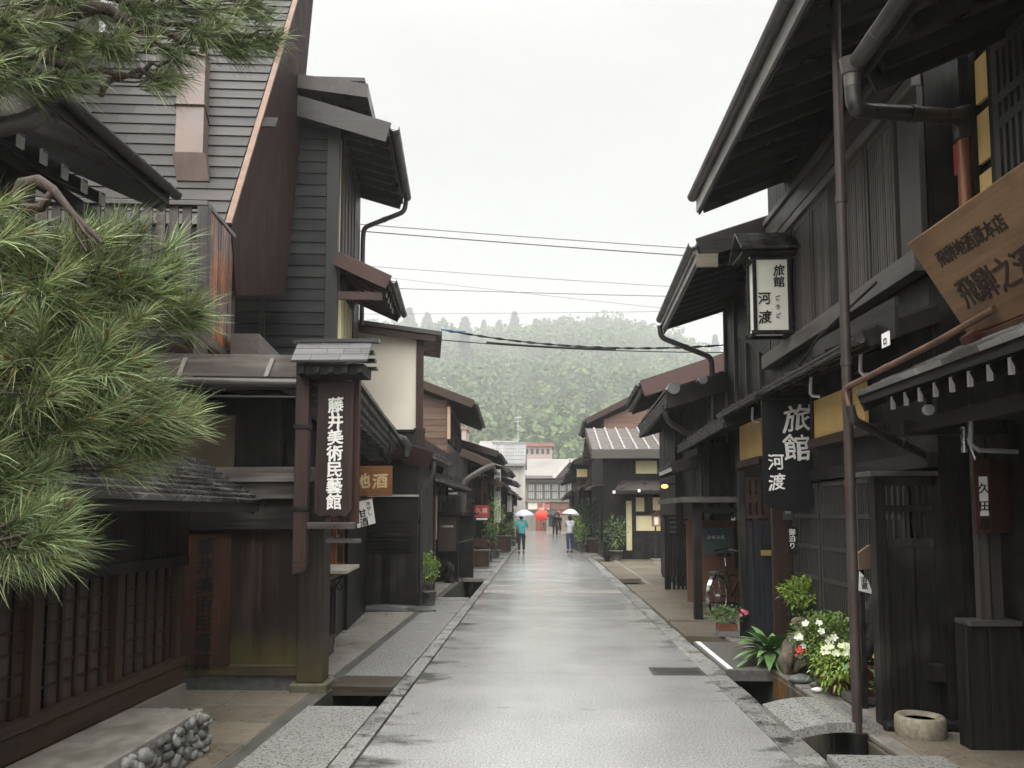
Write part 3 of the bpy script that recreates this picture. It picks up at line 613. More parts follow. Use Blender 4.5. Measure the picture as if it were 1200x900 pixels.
# ================================================================== left side of the street
# ---- the lattice fence on its pebble-faced plinth
F = Fr(-2.87, 3.0); t = house(F, 'lattice_fence', 'dark brown lattice fence under a low shingled roof, behind the pine', cat='fence')
Y1 = 3.46
m = MB(); m.box(-.10, .06, 0, Y1, .33, .47); m.build('sill', brown_y, t, .006)
m = MB(); m.box(-.08, .075, 0, Y1, .472, .53); m.build('lower_rail', brown_y, t, .005)
m = MB(); m.box(-.05, -.012, 0, Y1, .53, 1.24); m.box(-.05, -.03, 0, Y1, 1.24, 1.8); m.build('backing_board', M('dull_purple_board', (.058, .037, .029), .4, .4, V, .25, col2=(.028, .0195, .017), s2=2.5), t)
mb = MB(); pw_ = .905
for k in range(4): mb.box(-.02, .085, 3.38-k*pw_-.05, 3.38-k*pw_+.05, .531, 1.26)
for k in range(4): rep('post', MB().box(-.025, .04, -.048, .048, .531, 1.72), brown_v, t, [(0, 3.38-k*pw_, 0)])
m = MB()
for k in range(4):
    a = 3.38-k*pw_
    for i in range(1, 6): m.box(-.028, .006, a-pw_+i*pw_/6-.016, a-pw_+i*pw_/6+.016, .531, 1.24)
    for j in range(1, 6): m.box(-.029, -.001, a-pw_+.05, a-.05, .53+j*.118-.007, .53+j*.118+.007)
m.build('lattice', M('dark_brown_bars', (.018, .0115, .009), .5, .4, V, .3, island=.3), t)
m = MB(); m.box(-.08, .07, 0, Y1, 1.24, 1.32); boards_x(m, .035, 0, Y1, 1.32, 1.72, .18, .02, 1); m.build('upper_board', black_v, t)
eave(t, -.2, 3.9, .44, 1.72, -.03, 2.03, .03, M('wet_glinting_shingle', (.075, .072, .068), .16, .6, (9, 9, 9), .3, island=.6, rvar=.2, spec=.6), black_y, .09, .42, (.05, .07), course=.075, barge=.12, bmat=black_y)
m = MB(); m.prism([(-.03, -.2, 2.03), (-.4, -.2, 1.75), (-.4, -.2, 1.79), (-.03, -.2, 2.07)], (0, 4.1, 0)); m.box(-.08, .02, -.2, 3.9, 2.05, 2.10); m.build('ridge', shingle, t)
mb = MB()
for k in range(7):
    for j in range(24):
        mb.rock((.275+U(-.02, .02), .04+j*.112+U(-.03, .03)+(k % 2)*.055, -.07+k*.055+U(-.012, .012)), U(.045, .072), k*40+j, (.7, U(.75, 1.15), U(.6, 1.0)), 2, .34)
for i in range(8):
    for k in range(7): mb.rock((-.06+i*.05, 2.67+U(-.02, .02), -.06+k*.055+U(-.01, .01)), U(.04, .06), 500+i*9+k, (U(.7, 1.1), .8, U(.6, 1.0)), 2, .34)
F = Fr(-2.6, 2.95); t2 = house(F, 'stone_plinth', 'low plinth faced with pale rough pebbles below the lattice fence', cat='stone wall')
mb.build('pebble', stone_m, t2)
m = MB(); m.box(-.5, .285, 0, 2.68, -.5, .27); m.build('core', stone_d, t2)
m = MB(); m.box(-.45, .285, 0, 2.69, .271, .318); m.build('coping', M('plinth_coping', (.21, .195, .17), .45, .35, (12, 12, 12), .3, col2=(.12, .11, .09), s2=3), t2, .01)
m = MB(); m.box(-.42, -.19, 2.70, 3.5, -.5, .32); m.build('rear_core', concrete, t2)

# ---- building whose eave looks over the pine
F = Fr(-4.3, -4); t = house(F, 'eaves_house', 'black house with white-tipped rafters under a long gutter, behind the pine top')
m = MB(); m.box(-5, 0, 0, 10.6, -.3, 4.45); boards_x(m, 0, 0, 10.6, .3, 4.4, .2, .02, 1); boards_y(m, 10.6, -5, 0, .3, 4.4, .2, .02, 1); m.build('wall', black_v, t)
ze = at(195, 224, x=-3.25).z; yf = at(195, 224, x=-3.25).y
eave(t, 0, yf+4, 1.05, ze-.02, -1.2, ze+1.0, .06, roof_m, black_y, .16, 0, gutter=gut, gr=.045, seam=.5, barge=.22)
rb_ = MB(); rb_.bar((-.3, 0, ze+.25), (.62, 0, ze-.16), .06, .09)
rep('rafter', rb_, black_y, t, [(0, yf+3.75-k*.27, 0) for k in range(26)])
wb = MB(); wb.box(.615, .635, -.034, .034, ze-.215, ze-.11); rep('rafter_tip', wb, white_p, t, [(0, yf+3.75-k*.27, 0) for k in range(12)])
m = MB(); m.box(.42, .5, 0, yf+3.9, ze-.30, ze-.2); m.build('purlin', black_y, t)
q = [F.at(px, py, y=Y) for px, py, Y in ((62, 118, 9.2), (40, 140, 9.15), (-10, 152, 9.1), (-60, 165, 9.0))]
pipe(t, q, .06, gut_l)

# ---- steep roofed house with the balcony
F = Fr(-3.4, 7.96, 5.4); t = house(F, 'steep_roofed_house', 'house with steep grey boarded roof, dark red side wing and slatted wooden balcony')
p1 = F.at(265, 265, x=-.02); p2 = F.at(345, 0, x=-.02); p3 = F.at(340, 0, x=-.02); p4 = F.at(329, 346, x=-.02); p5 = F.at(271, 346, x=-.02)
dd = (p2-p1); p2e = p1+dd*1.35; yb = p4.y
XL = -2.55
sl = MB(); n = 34; nrm = Vector((0, -dd.z, dd.y)).normalized(); Ls = dd.length*1.35; e = dd.normalized()
for i in range(n):
    a0 = p1+e*(Ls*i/n); a1 = p1+e*(Ls*(i+1)/n+.02); xs_ = [XL]
    while xs_[-1] < p1.x-.9: xs_.append(xs_[-1]+U(.6, 1.3))
    xs_.append(p1.x-.03)
    for a, b in zip(xs_, xs_[1:]):
        b -= .002; k0 = nrm*.022; k1 = nrm*.004
        P_ = lambda x, q, k: Vector((x, q.y, q.z))+k
        sl.add([P_(a, a0, k0), P_(b, a0, k0), P_(b, a1, k1), P_(a, a1, k1), P_(a, a0, Vector((0, 0, 0))), P_(b, a0, Vector((0, 0, 0)))], [(0, 1, 2, 3), (0, 4, 5, 1), (1, 5, 2), (0, 3, 4)])
sl.build('roof', M('grey_board_roof', (.034, .0305, .0275), .55, .45, H, .3, island=.35, col2=(.028, .025, .023), s2=1.6, spec=.25), t)
m = MB(); m.prism([(XL, p1.y+.02, p1.z), (XL, p2e.y+.02, p2e.z), (XL, p2e.y+.3, p2e.z), (XL, p1.y+1.4, p1.z)], (p1.x-XL-.02, 0, 0)); m.box(XL, p1.x-.02, p1.y+.03, p1.y+.5, 2.9, p1.z); m.build('wall', clap, t)
poly = [(p1.x, p1.y, p1.z), (p1.x, p2e.y, p2e.z), (p1.x, p2e.y+.32, p2e.z), (p1.x, yb, p4.z), (p1.x, p5.y, p5.z)]
m = MB(); m.prism(poly, (.06, 0, 0)); m.build('wing_wall', rust, t)
m = MB(); m.bar(p1+Vector((.03, -.02, .02)), p2e+Vector((.03, -.02, .02)), .07, .03, up=nrm); m.build('verge_strip', M('copper_edge', (.155, .088, .052), .5, .5, (9, 9, 9), .1, col2=(.12, .06, .04), s2=5), t)
f0 = F.at(222, 214, y=p1.y+.45); fl_, fr_ = F.at(206, 170, y=p1.y+.35).x, F.at(240, 170, y=p1.y+.35).x
zt = F.at(222, 40, y=p1.y+.35).z; zm = F.at(222, 132, y=p1.y+.35).z; flm = M('flue_casing', (.105, .072, .057), .55, .35, (6, 6, .7), .15, col2=(.07, .05, .041), s2=2.5, spec=.3)
q0_ = p1+e*((f0.z-p1.z)/e.z); q1_ = p1+e*((zm+.25-p1.z)/e.z); q2_ = p1+e*((zt+.6-p1.z)/e.z); dep = nrm*.24
def duct(m, a, b, l, r, d0, d1):
    X = lambda px, q: F.at(px, 130, y=q.y-.2).x
    A = [Vector((X(l, a), a.y, a.z)), Vector((X(r, a), a.y, a.z)), Vector((X(r, b), b.y, b.z)), Vector((X(l, b), b.y, b.z))]; m.add(A+[A[0]+d0, A[1]+d0, A[2]+d1, A[3]+d1], [(0, 3, 2, 1), (4, 5, 6, 7), (0, 1, 5, 4), (1, 2, 6, 5), (2, 3, 7, 6), (3, 0, 4, 7)])
m = MB(); duct(m, q0_+e*.25, q1_, 206, 239, dep, dep); duct(m, q1_+e*.03, q2_, 206, 239, dep, dep); duct(m, q0_, q0_+e*.248, 203, 242, nrm*.03, dep); fo = m.build('flue', flm, t, .006)
m = MB(); duct(m, q1_+e*.001, q1_+e*.029, 204.5, 240.5, nrm*.27, nrm*.27); m.build('flue_collar', flm, fo)
m = MB(); m.box(XL-.22, XL-.02, p1.y-.1, p1.y+2.4, 3, 9.4); m.build('corner_casing', M('corner_board', (.10, .095, .088), .5, .2, V, .2), t)
m = MB(); m.box(-5, XL-.25, p1.y+1.2, p1.y+1.4, 3, 6.2); m.build('rear_wall', cream, t)
m = MB(); m.box(XL, -.06, .5, p1.y+.02, 2.95, 3.44); m.build('deck', brown_y, t)
# balcony
cz = F.at(218, 237, y=0).z; bz = F.at(218, 395, y=0).z; yfar = F.at(270, 291, x=0).y; rz0 = F.at(218, 440, y=0).z
bal = MB(); bal.box(-1.75, .045, -.06, .06, cz-.05, cz); bal.box(-.06, .045, .061, yfar+.05, cz-.05, cz); bo = bal.build('balcony', M('balcony_rail', (.075, .068, .063), .35, .3, H, .25), t, .006)
m = MB(); m.box(-.06, .05, -.055, .055, rz0, cz-.051); m.build('balcony_post', grey_v, bo, .006)
m = MB(); m.box(-1.12, -1.03, -.05, .05, rz0, bz); m.box(-1.75, -1.67, -.05, .05, rz0, bz); m.build('support', grey_v, bo)
n = 13
pk = MB()
for i in range(n): x = -.13-i*.128; pk.box(x-.088, x, -.02+U(-.006, .006), .005, bz+.12+U(-.01, .01), cz-.052)
pk.build('baluster', grey_v, bo)
m = MB(); m.box(-1.75, -.07, -.03, .03, bz, bz+.11); m.box(-1.75, -.07, .006, .04, cz-.5, cz-.42); m.build('front_beam', grey_h, bo)
pk = MB(); n = 11
for i in range(n): y = .07+(yfar-.07)*i/n; w_ = (yfar-.07)/n; pk.box(.0, .026+U(0, .008), y+.006, y+w_-.006, bz+.04+U(-.02, .02), cz-.052)
pk.build('side_board', orange_v, bo)
m = MB(); m.box(-.03, .04, .06, yfar+.03, bz-.06, bz+.035); m.build('side_beam', grey_y, bo)
m = MB(); a = F.at(262, 388, x=.05); b = F.at(313, 428, x=.32); m.prism([(.1, a.y+.1, a.z), (.1, a.y+1.5, a.z-.05), (.1, a.y+1.5, a.z-.42), (.1, a.y+.1, a.z-.36)], (.30, 0, 0)); m.build('side_panel', M('dull_brown_panel', (.075, .06, .054), .4, .25, HY, .15), t)

# ---- the museum shop: flat wet roof, layered eave, shop front
F = Fr(-2.45, 8.3, 5.4); t = house(F, 'sake_shop', 'single storey sake shop with flat wet roof and thick layered eave behind the hanging sign')
ze = 2.93; ya, yb = -.75, 5.35
m = MB(); m.box(-4.0, -.02, ya+.9, yb, -.02, ze-.05); boards_y(m, ya+.9, -3.9, -1.9, 2.0, ze-.06, .3, .012)
m.box(-.01, .03, 3.2, yb, 0, ze-.1); m.build('wall', black_v, t)
m = MB(); m.box(-4.2, .5, ya, yb, ze-.03, ze+.14); m.build('roof', M('wet_flat_roof', (.12, .11, .10), .18, .4, (3, 3, 3), .1, col2=(.06, .055, .05), s2=2, rvar=.2), t)
m = MB(); m.box(-4.2, .53, ya-.035, ya-.002, ze-.01, ze+.2)
for k in range(3): m.box(-4.2, .5, ya+.02+k*.02, ya+.03+k*.02, ze+.1, ze+.2)
m.build('front_fascia', M('wet_grey_board', (.13, .115, .10), .25, .4, H, .3, col2=(.06, .05, .043), s2=2.2), t)
for px in (213, 315): q = F.at(px, 441, y=ya-.06); m = MB(); m.prism([(q.x-.05, ya-.06, ze-.01), (q.x-.01, ya-.06, ze-.01), (q.x+.05, ya-.06, ze+.16), (q.x+.01, ya-.06, ze+.16)], (0, .024, 0)); m.build('strut', M('pale_strut', (.30, .28, .26), .45, .4, V, .2), t)
m = MB(); m.tube([(-4.2, ya-.10, ze-.07), (.3, ya-.10, ze-.09)], .055, 10); m.tube([(-4.2, ya-.10, ze-.20), (.3, ya-.10, ze-.21)], .012, 6); m.build('front_gutter', gut, t)
m = MB(); y = ya
LH = .064
for k in range(5):
    y = ya
    while y < yb-.01:
        w_ = min(U(.1, .28), yb-y); x = .56-.045*k-U(0, .008); sag = lambda yy: -.02*(yy-ya)
        m.add([(x, y+.002, ze+.03-LH*(k+1)+sag(y)), (x, y+w_-.002, ze+.03-LH*(k+1)+sag(y+w_)), (x, y+w_-.002, ze+.03-LH*k+sag(y+w_)-.004), (x, y+.002, ze+.03-LH*k+sag(y)-.004),
               (x-.3, y+.002, ze+.03-LH*(k+1)+sag(y)), (x-.3, y+w_-.002, ze+.03-LH*(k+1)+sag(y+w_)), (x-.3, y+w_-.002, ze+.03-LH*k+sag(y+w_)-.004), (x-.3, y+.002, ze+.03-LH*k+sag(y)-.004)], [(0, 1, 2, 3), (4, 5, 1, 0), (0, 3, 7, 4), (1, 5, 6, 2), (3, 2, 6, 7)]); y += w_
m.build('layered_eave', M('eave_shingle_ends', (.075, .072, .068), .4, .4, (9, 9, 9), .3, island=.4), t)
m = MB(); m.add([(.60, ya-.02, ze+.035), (.60, yb+.02, ze-.08), (.40, yb+.02, ze-.05), (.40, ya-.02, ze+.06), (.60, ya-.02, ze+.08), (.60, yb+.02, ze-.04), (.40, yb+.02, ze-.01), (.40, ya-.02, ze+.10)], [(0, 3, 2, 1), (4, 5, 6, 7), (0, 1, 5, 4), (1, 2, 6, 5), (2, 3, 7, 6), (3, 0, 4, 7)]); m.build('eave_cap', gut_l, t)
m = MB(); m.tube([(.52, yb+.0, ze-.02), (.62, yb+.10, ze-.05), (.68, yb+.12, ze-.16), (.66, yb+.1, ze-.34)], [.07, .08, .085, .06], 10); m.build('gutter_end', gut, t)
rbm = MB(); rbm.bar((-.05, 0, ze-.12), (.48, 0, ze-.33), .06, .08); rep('rafter', rbm, black_y, t, [(0, ya+.1+.5*k, .02-.01*k) for k in range(12)])
# upper window seen over the gate wall
m = MB(); m.box(-2.02, -1.62, ya+.86, ya+.88, 2.12, 2.62); m.box(-1.35, -.72, ya+.86, ya+.88, 2.1, 2.66); m.build('plaster_panel', M('dull_tan_plaster', (.17, .135, .085), .7, .2, (3, 3, 3), .05), t)
m = MB(); m.box(-3.9, -.05, ya+.6, ya+.9, 2.02, 2.07); m.build('sill', grey_h, t); m = MB(); m.box(-1.62, -1.4, ya+.72, ya+.85, 2.07, ze-.07); m.box(-.34, -.2, ya+.72, ya+.85, 2.07, ze-.07); m.build('window_post', black_v, t)
m = MB(); m.bar((-1.95, ya+.8, 2.1), (-1.5, ya+.8, 2.4), .03, .04); m.build('brace', red_v, t)
m = MB(); m.box(-2.05, -1.66, ya+.5, ya+.58, 2.072, 2.18); m.build('ledge_box', M('pale_box', (.38, .32, .2), .6, .2, (5, 5, 5), .05), t, .008)
# shop front: dim red counter
m = MB(); m.box(-.9, -.03, .2, 3.2, -.01, .01); m.box(-.92, -.9, .2, 3.2, 0, 2.6); m.build('shop_recess', M('shop_red', (.30, .07, .03), .5, .3, (5, 5, 5), .1), t)
bt = MB(); bt.lathe([(.032, 0), (.034, .14), (.03, .17), (.012, .22), (.011, .28), (.014, .285)], 10)
sh = MB(); sh.box(-.10, .03, .5, 2.4, .98, 1.0); sh.box(-.10, .03, .5, 2.4, 1.34, 1.36); sh.build('shelf', orange_v, t)
m = MB(); m.box(-.02, .05, 2.6, 2.68, .9, 2.5); m.box(-.02, .05, 1.95, 2.03, .0, 2.5); m.build('shop_post', orange_v, t)
for k in range(12):
    o = bt.build('bottle', [M('amber_bottle', (.24, .08, .03), .15, .2, (5, 5, 5), 0), M('pale_bottle', (.5, .42, .25), .2, .2, (5, 5, 5), 0)][k % 2]); q = F.loc+Matrix.Rotation(F.th, 3, 'Z') @ Vector((-.04, .62+(k % 6)*.26, 1.001 if k < 6 else 1.361)); o.location = q
    tag(o, ['amber', 'pale'][k % 2]+' bottle on the '+['lower', 'upper'][k//6]+' shelf in the red shop front', 'bottle', ['amber', 'pale'][k % 2]+' bottles on the '+['lower', 'upper'][k//6]+' shop shelf')
# display cabinet with folding shelf
q = at(392, 770, z=.02); t3 = thing('display_cabinet', 'narrow glass-fronted cabinet with a pale shelf on curled brackets beside the gate post', 'cabinet', (-2.36, 8.75, .02), R(5.4))
m = MB(); m.box(-.25, .0, 0, .95, 0, .22); m.build('base', brown_y, t3); m = MB(); m.box(-.25, -.02, .03, .92, .22, .86); m.build('glass_case', glass, t3)
m = MB()
for y in (0, .90): m.box(-.02, .025, y, y+.05, .22, .92)
m.box(-.25, .022, 0, .95, .87, .92); m.build('frame', grey_v, t3)
m = MB(); m.box(-.22, .28, -.05, 1.0, .98, 1.02); m.build('shelf', M('pale_shelf', (.36, .32, .27), .4, .25, HY, .15), t3, .006)
m = MB()
for y in (.02, .9): m.tube([(.24, y, .96), (.10, y, .9), (.03, y, .78), (.06, y, .72), (.10, y, .76), (.07, y, .8)], .012, 6)
m.build('bracket', iron, t3)

# ---- gate wall
F = Fr(-2.13, 7.65); t = house(F, 'gate_wall', 'dark plank gate wall with green algae along its foot and thick corner post', cat='wall')
gm = M('mossy_planks', (.021, .0145, .0115), .55, .6, V, .35, island=.35, col2=(.036, .023, .017), s2=1.6, moss=(.28, .58, (.092, .082, .030)), spec=.2)
m = MB(); boards_y(m, 0, -1.9, -.13, .25, 1.92, .33, .02); m.box(-1.9, -.14, .001, .08, .2, 1.9); m.build('planks', gm, t)
m = MB(); m.box(-1.6, -.13, -.05, .09, .15, .25); m.build('sill', M('mossy_beam', (.05, .042, .026), .5, .4, H, .3, col2=(.075, .068, .028), s2=3), t, .008)
m = MB(); m.box(-1.9, -.13, .0, .09, -.1, .148); m.build('footing', stone_d, t)
m = MB(); m.box(-.125, .12, -.10, .14, .10, 1.95); m.build('corner_post', M('mossy_post', (.024, .0185, .0145), .55, .45, V, .4, col2=(.04, .030, .0235), s2=1.8, moss=(.2, .55, (.072, .064, .028)), spec=.2), t, .012)
m = MB(); m.box(-.17, .17, -.15, .19, -.1, .098); m.build('post_stone', M('mossy_stone', (.10, .095, .07), .55, .4, (14, 14, 14), .4, col2=(.06, .062, .025), s2=6), t, .015)
m = MB(); m.box(-2.1, -.05, -.09, .12, 1.78, 1.93); m.box(-2.1, .0, -.16, .22, 1.935, 1.985); m.box(-2.1, -.03, -.05, .1, 1.99, 2.08); m.build('top_beam', grey_h, t, .006)
m = MB(); m.box(-2.1, -.16, -.13, -.02, 1.5, 1.7); m.build('under_beam', black_h, t)
# calligraphy board
F = Fr(-3.10, 7.58); t = thing('calligraphy_board', 'faded reddish board with tall black calligraphy leaning on the plank gate wall', 'sign board', F.loc)
a = F.at(217, 625, y=0); b = F.at(267, 780, y=0)
m = MB(); m.box(a.x, b.x, 0, .035, b.z, a.z); m.build('board', M('faded_red_board', (.060, .028, .0175), .5, .4, V, .3, col2=(.034, .02, .0145), s2=2, spec=.2), t, .006)
write(t, [('藤井美術民藝館', (a.x+b.x)/2-.02, a.z-.125, .165, 'v', 1.06)], (0, -.002, 0), (1, 0, 0), (0, 0, 1), ink, .02, .003, brush=.035)

# ---- hanging museum sign with its own little roof
F = Fr(-2.0, 7.30); t = thing('hanging_sign', 'tall dark signboard with seven white characters under its own small shingled roof', 'sign', F.loc)
a = F.at(372, 447, y=0); b = F.at(412, 606, y=0)
bm_ = M('sign_dark_wood', (.030, .0185, .0155), .5, .5, V, .3, col2=(.019, .0125, .011), s2=2, spec=.25)
m = MB(); m.prism([(a.x+.01, 0, a.z), (b.x+.005, 0, a.z), (b.x, 0, b.z+.06), (b.x-.05, 0, b.z), (b.x-.11, 0, b.z+.015), (b.x-.15, 0, b.z-.01), (b.x-.2, 0, b.z+.012), (a.x+.03, 0, b.z), (a.x-.015, 0, b.z+.05)], (0, .045, 0)); m.build('board', bm_, t, .006)
write(t, [('藤井美術民藝館', (a.x+b.x)/2+.006, a.z-.215, .148, 'v', .985)], (0, -.001, 0), (1, 0, 0), (0, 0, 1), chalk, .026, .004, brush=.022)
p = F.at(349, 430, y=.02); q = F.at(360, 660, y=.02)
m = MB(); m.box(p.x, q.x, -.03, .06, q.z, p.z+.05); m.prism([(p.x, -.03, q.z-.001), (q.x, -.03, q.z-.001), (q.x-.02, -.03, q.z-.07), (p.x, -.03, q.z-.10)], (0, .09, 0)); m.build('post', M('sign_post_wood', (.042, .0235, .018), .5, .35, V, .3, col2=(.03, .018, .0145), s2=2, spec=.3), t, .005)
p2_ = F.at(414, 440, y=.1); m = MB(); m.box(p2_.x-.01, p2_.x+.06, .10, .16, b.z-.06, a.z+.1); m.build('rear_post', red_v, t)
m = MB()
for py in (500, 596): z = F.at(354, py, y=0).z; m.box(p.x-.012, q.x+.012, -.042, .07, z-.018, z+.018)
m.build('strap', iron, t)
z = F.at(380, 616, y=0).z; z2 = F.at(380, 634, y=0).z
m = MB(); m.box(q.x+.001, b.x+.03, -.02, .06, z-.03, z+.03); m.build('crossbar', grey_h, t, .004); m = MB(); m.box(q.x+.15, b.x+.07, .07, .11, z2-.02, z2+.02); m.build('lower_bar', grey_h, t)
a = F.at(343, 400, y=-.2); b = F.at(432, 400, y=-.2); ztop = a.z; zb = F.at(380, 425, y=-.2).z
m = MB()
for k in range(3):
    z0 = zb+(ztop-zb)*k/3; y0 = -.24+.065*k
    x = a.x
    while x < b.x-.01:
        w_ = min(U(.14, .3), b.x-x); m.add([(x, y0, z0), (x+w_-.003, y0, z0), (x+w_-.003, y0+.085, z0+(ztop-zb)/3+.012), (x, y0+.085, z0+(ztop-zb)/3+.012), (x, y0, z0+.02), (x+w_-.003, y0, z0+.02), (x+w_-.003, y0+.08, z0+(ztop-zb)/3+.03), (x, y0+.08, z0+(ztop-zb)/3+.03)], [(0, 3, 2, 1), (4, 5, 6, 7), (0, 1, 5, 4), (1, 2, 6, 5), (2, 3, 7, 6), (3, 0, 4, 7)]); x += w_
    m.box(a.x, b.x, .15-.065*k+.0, .235-.065*k, z0-.004*k, z0+.024)
m.box(a.x-.04, b.x+.06, -.05, .03, ztop+.02, ztop+.055)
ro = m.build('little_roof', M('wet_grey_shingle', (.042, .040, .039), .18, .6, H, .3, island=.4, rvar=.2), t)
m = MB(); m.box(a.x+.03, b.x-.05, -.17, .16, zb-.10, zb-.005); m.build('roof_beam', black_h, t); m = MB()
for k in range(5): m.box(a.x+.06+k*.13, a.x+.11+k*.13, -.2, -.175, zb-.09, zb-.03)
m.build('bracket', black_h, t)

# ---- sake sign and paper banner
F = Fr(-2.1, 9.9, 0); t = thing('sake_sign', 'orange wooden sign with two pale carved characters hung below the layered eave', 'sign', F.loc)
a = F.at(411, 546, y=0); b = F.at(459, 581, y=0)
m = MB(); m.box(a.x, b.x, 0, .05, b.z, a.z); m.build('board', sign_wood, t, .005)
write(t, [('地酒', a.x+.15, (a.z+b.z)/2, .19, 'h', 1.12)], (0, -.001, 0), (1, 0, 0), (0, 0, 1), gold, .03, .004, brush=.02)
m = MB(); m.tube([(a.x+.04, .025, a.z), (a.x+.04, .025, a.z+.5)], .008, 5); m.tube([(b.x-.04, .025, a.z), (b.x-.04, .025, a.z+.5)], .008, 5); m.build('hanger', iron, t)
F = Fr(-2.05, 9.75, 0); t = thing('paper_banner', 'small white paper banner with brushed black writing hung below the orange sake sign', 'banner', F.loc)
c = [F.at(*p, y=0) for p in ((416, 588), (436, 584), (440, 613), (419, 619))]
m = MB(); m.prism(c, (0, .006, 0)); m.build('sheet', paper, t)
u = (c[1]-c[0]).normalized(); mid = (c[0]+c[1]+c[2]+c[3])/4
write(t, [('甘酒', -.03, .0, .105, 'v', 1.0), ('冷やし', .055, .10, .058, 'v', 1.0)], mid+Vector((0, -.001, 0)), u, Vector((-u.z, 0, u.x)), ink, .02, .002, brush=.03)
top = F.at(428, 572, y=0); m = MB(); m.tube([c[0], top], .004, 4); m.tube([c[1], top], .004, 4); m.tube([c[0]-u*.015, c[1]+u*.015], .007, 6); m.build('cord', tan_wood, t)

# ---- tall black clapboard house
F = Fr(-3.2, 12.4, 5.4); t = house(F, 'clapboard_house', 'tall grey-black clapboard house with two overhanging eaves standing above the sake shop')
pe = F.at(455, 141, y=-.3); pf = F.at(471, 218, x=pe.x); pw = F.at(388, 121, y=-.3); yE = pf.y
zs = (pw.z-pe.z)/(pw.x-pe.x); zw = pe.z+zs*(0-pe.x)
yS = F.at(419, 260, x=0).y
m = MB(); m.box(-4, -.01, .01, yS, 0, zw-.05); m.box(-4, -.01, .012, yS, zw-.06, zw+.3)
claps_y(m, 0, -3.4, -.16, 2.9, zw+.5, .185); m.build('wall', clap, t)
m = MB(); m.box(-.155, .03, -.03, .10, 0, zw-.02); m.box(-1.16, -1.06, -.035, -.002, 2.9, zw+.3); m.build('corner_board', M('corner_trim', (.027, .0275, .0265), .5, .25, V, .2), t)
eave(t, -.3, yE, pe.x, pe.z-.15, -3.4, pe.z-.15+zs*(-3.4-pe.x), .09, roof_m, black_y, .2, .42, (.07, .1), gutter=gut_l, gr=.07, barge=.3, bmat=M('verge_board', (.045, .041, .038), .4, .3, H, .2))
m = MB(); m.box(-3.0, .45, -.35, yE-.2, zw+.36, zw+.42); m.prism([(-3, -.36, zw+.5), (.5, -.36, zw+.1), (.5, -.36, zw+.32), (-3, -.36, zw+.72)], (0, yE, 0)); m.build('roof_cap', roof_m, t)
m = MB(); m.box(.0, .012, .12, .3, 3.2, zw-.3); m.build('plaster_strip', yellow, t)
m = MB(); m.box(-.002, .03, .32, yS, 3.0, zw-.2); boards_x(m, .03, .32, yS, 3, zw-.2, .16, .02, 1)
for k in range(4): m.box(.0, .07, .5+k*.36, .58+k*.36, 3, zw-.4)
m.build('street_wall', brown_v, t)
le = F.at(455, 322, y=-.15); lw = F.at(388, 291, y=-.15); lf = F.at(468, 366, x=le.x)
eave(t, -.15, lf.y, le.x, le.z-.1, .03, le.z-.1+(lw.z-le.z)/(lw.x-le.x)*(.03-le.x), .07, roof_m, red_y, .12, .34, (.06, .1), gutter=gut, gr=.05, barge=.2, bmat=red_y, name='lower_roof')
m = MB(); m.box(.05, le.x-.1, -.1, -.04, le.z-.38, le.z-.26); m.build('tie_beam', red_y, t)
wtip = MB(); wtip.box(le.x-.02, le.x+.0, -.03, .03, le.z-.2, le.z-.1); rep('rafter_tip', wtip, white_p, t, [(-.06, .35+k*.36, -.02) for k in range(4)])
m = MB()
for k in range(4): m.box(.0, .07, .15+k*.34, .36+k*.34, 3.0, le.z-.2)
m.build('plaster_panel', yellow, t)
pp = [F.at(px, py, y=yE-.02) for px, py in ((470, 216), (466, 232), (424, 252))]; pp = [Vector((pe.x+.08, yE+.02, pe.z-.18)), Vector((pe.x+.05, yE+.03, pe.z-.4)), Vector((.12, yE-.05, pe.z-.75)), Vector((.10, yS+.02, pe.z-1.0)), Vector((.10, yS+.02, le.z-.2))]
pipe(t, pp, .045, gut)

# ---- cream storehouse
F = Fr(-2.32, 15.5, 8); t = house(F, 'cream_storehouse', 'storehouse with a big blank cream gable wall and a thin dark roof')
zt = F.at(455, 389, y=0).z; zb = F.at(455, 503, y=0).z
m = MB(); m.box(-3, -.07, 0, 1.9, zb, zt+.02); m.build('plaster_wall', cream, t)
m = MB(); m.box(-.085, .055, -.035, .1, zb-.3, zt+.03); m.build('corner_post', red_v, t, .006)
m = MB(); m.box(-.11, .09, -.06, .12, zb-.75, zb-.02); m.box(-.12, .10, -.07, .13, zb-.05, zb+.02); m.build('post_foot', brown_v, t)
m = MB(); m.box(-3, -.1, -.02, 1.9, 0, zb-.06); boards_y(m, -.02, -3, -.1, zb-.8, zb-.06, .25, .015); m.box(-3, -.08, -.07, -.021, zb-.055, zb-.01); m.build('lower_wall', black_v, t)
m = MB(); l_ = F.at(415, 378, y=-.2); r_ = F.at(518, 389, y=-.2)
m.prism([(r_.x, -.25, r_.z-.08), (l_.x-2, -.25, l_.z+.22), (l_.x-2, -.25, l_.z+.30), (r_.x, -.25, r_.z)], (0, 2.3, 0)); m.build('roof', roof_m, t)
m = MB(); m.prism([(r_.x-.12, -.21, r_.z-.19), (l_.x-2, -.21, l_.z+.05), (l_.x-2, -.21, l_.z+.215), (r_.x-.12, -.21, r_.z-.085)], (0, .05, 0)); m.build('bargeboard', brown_h, t)
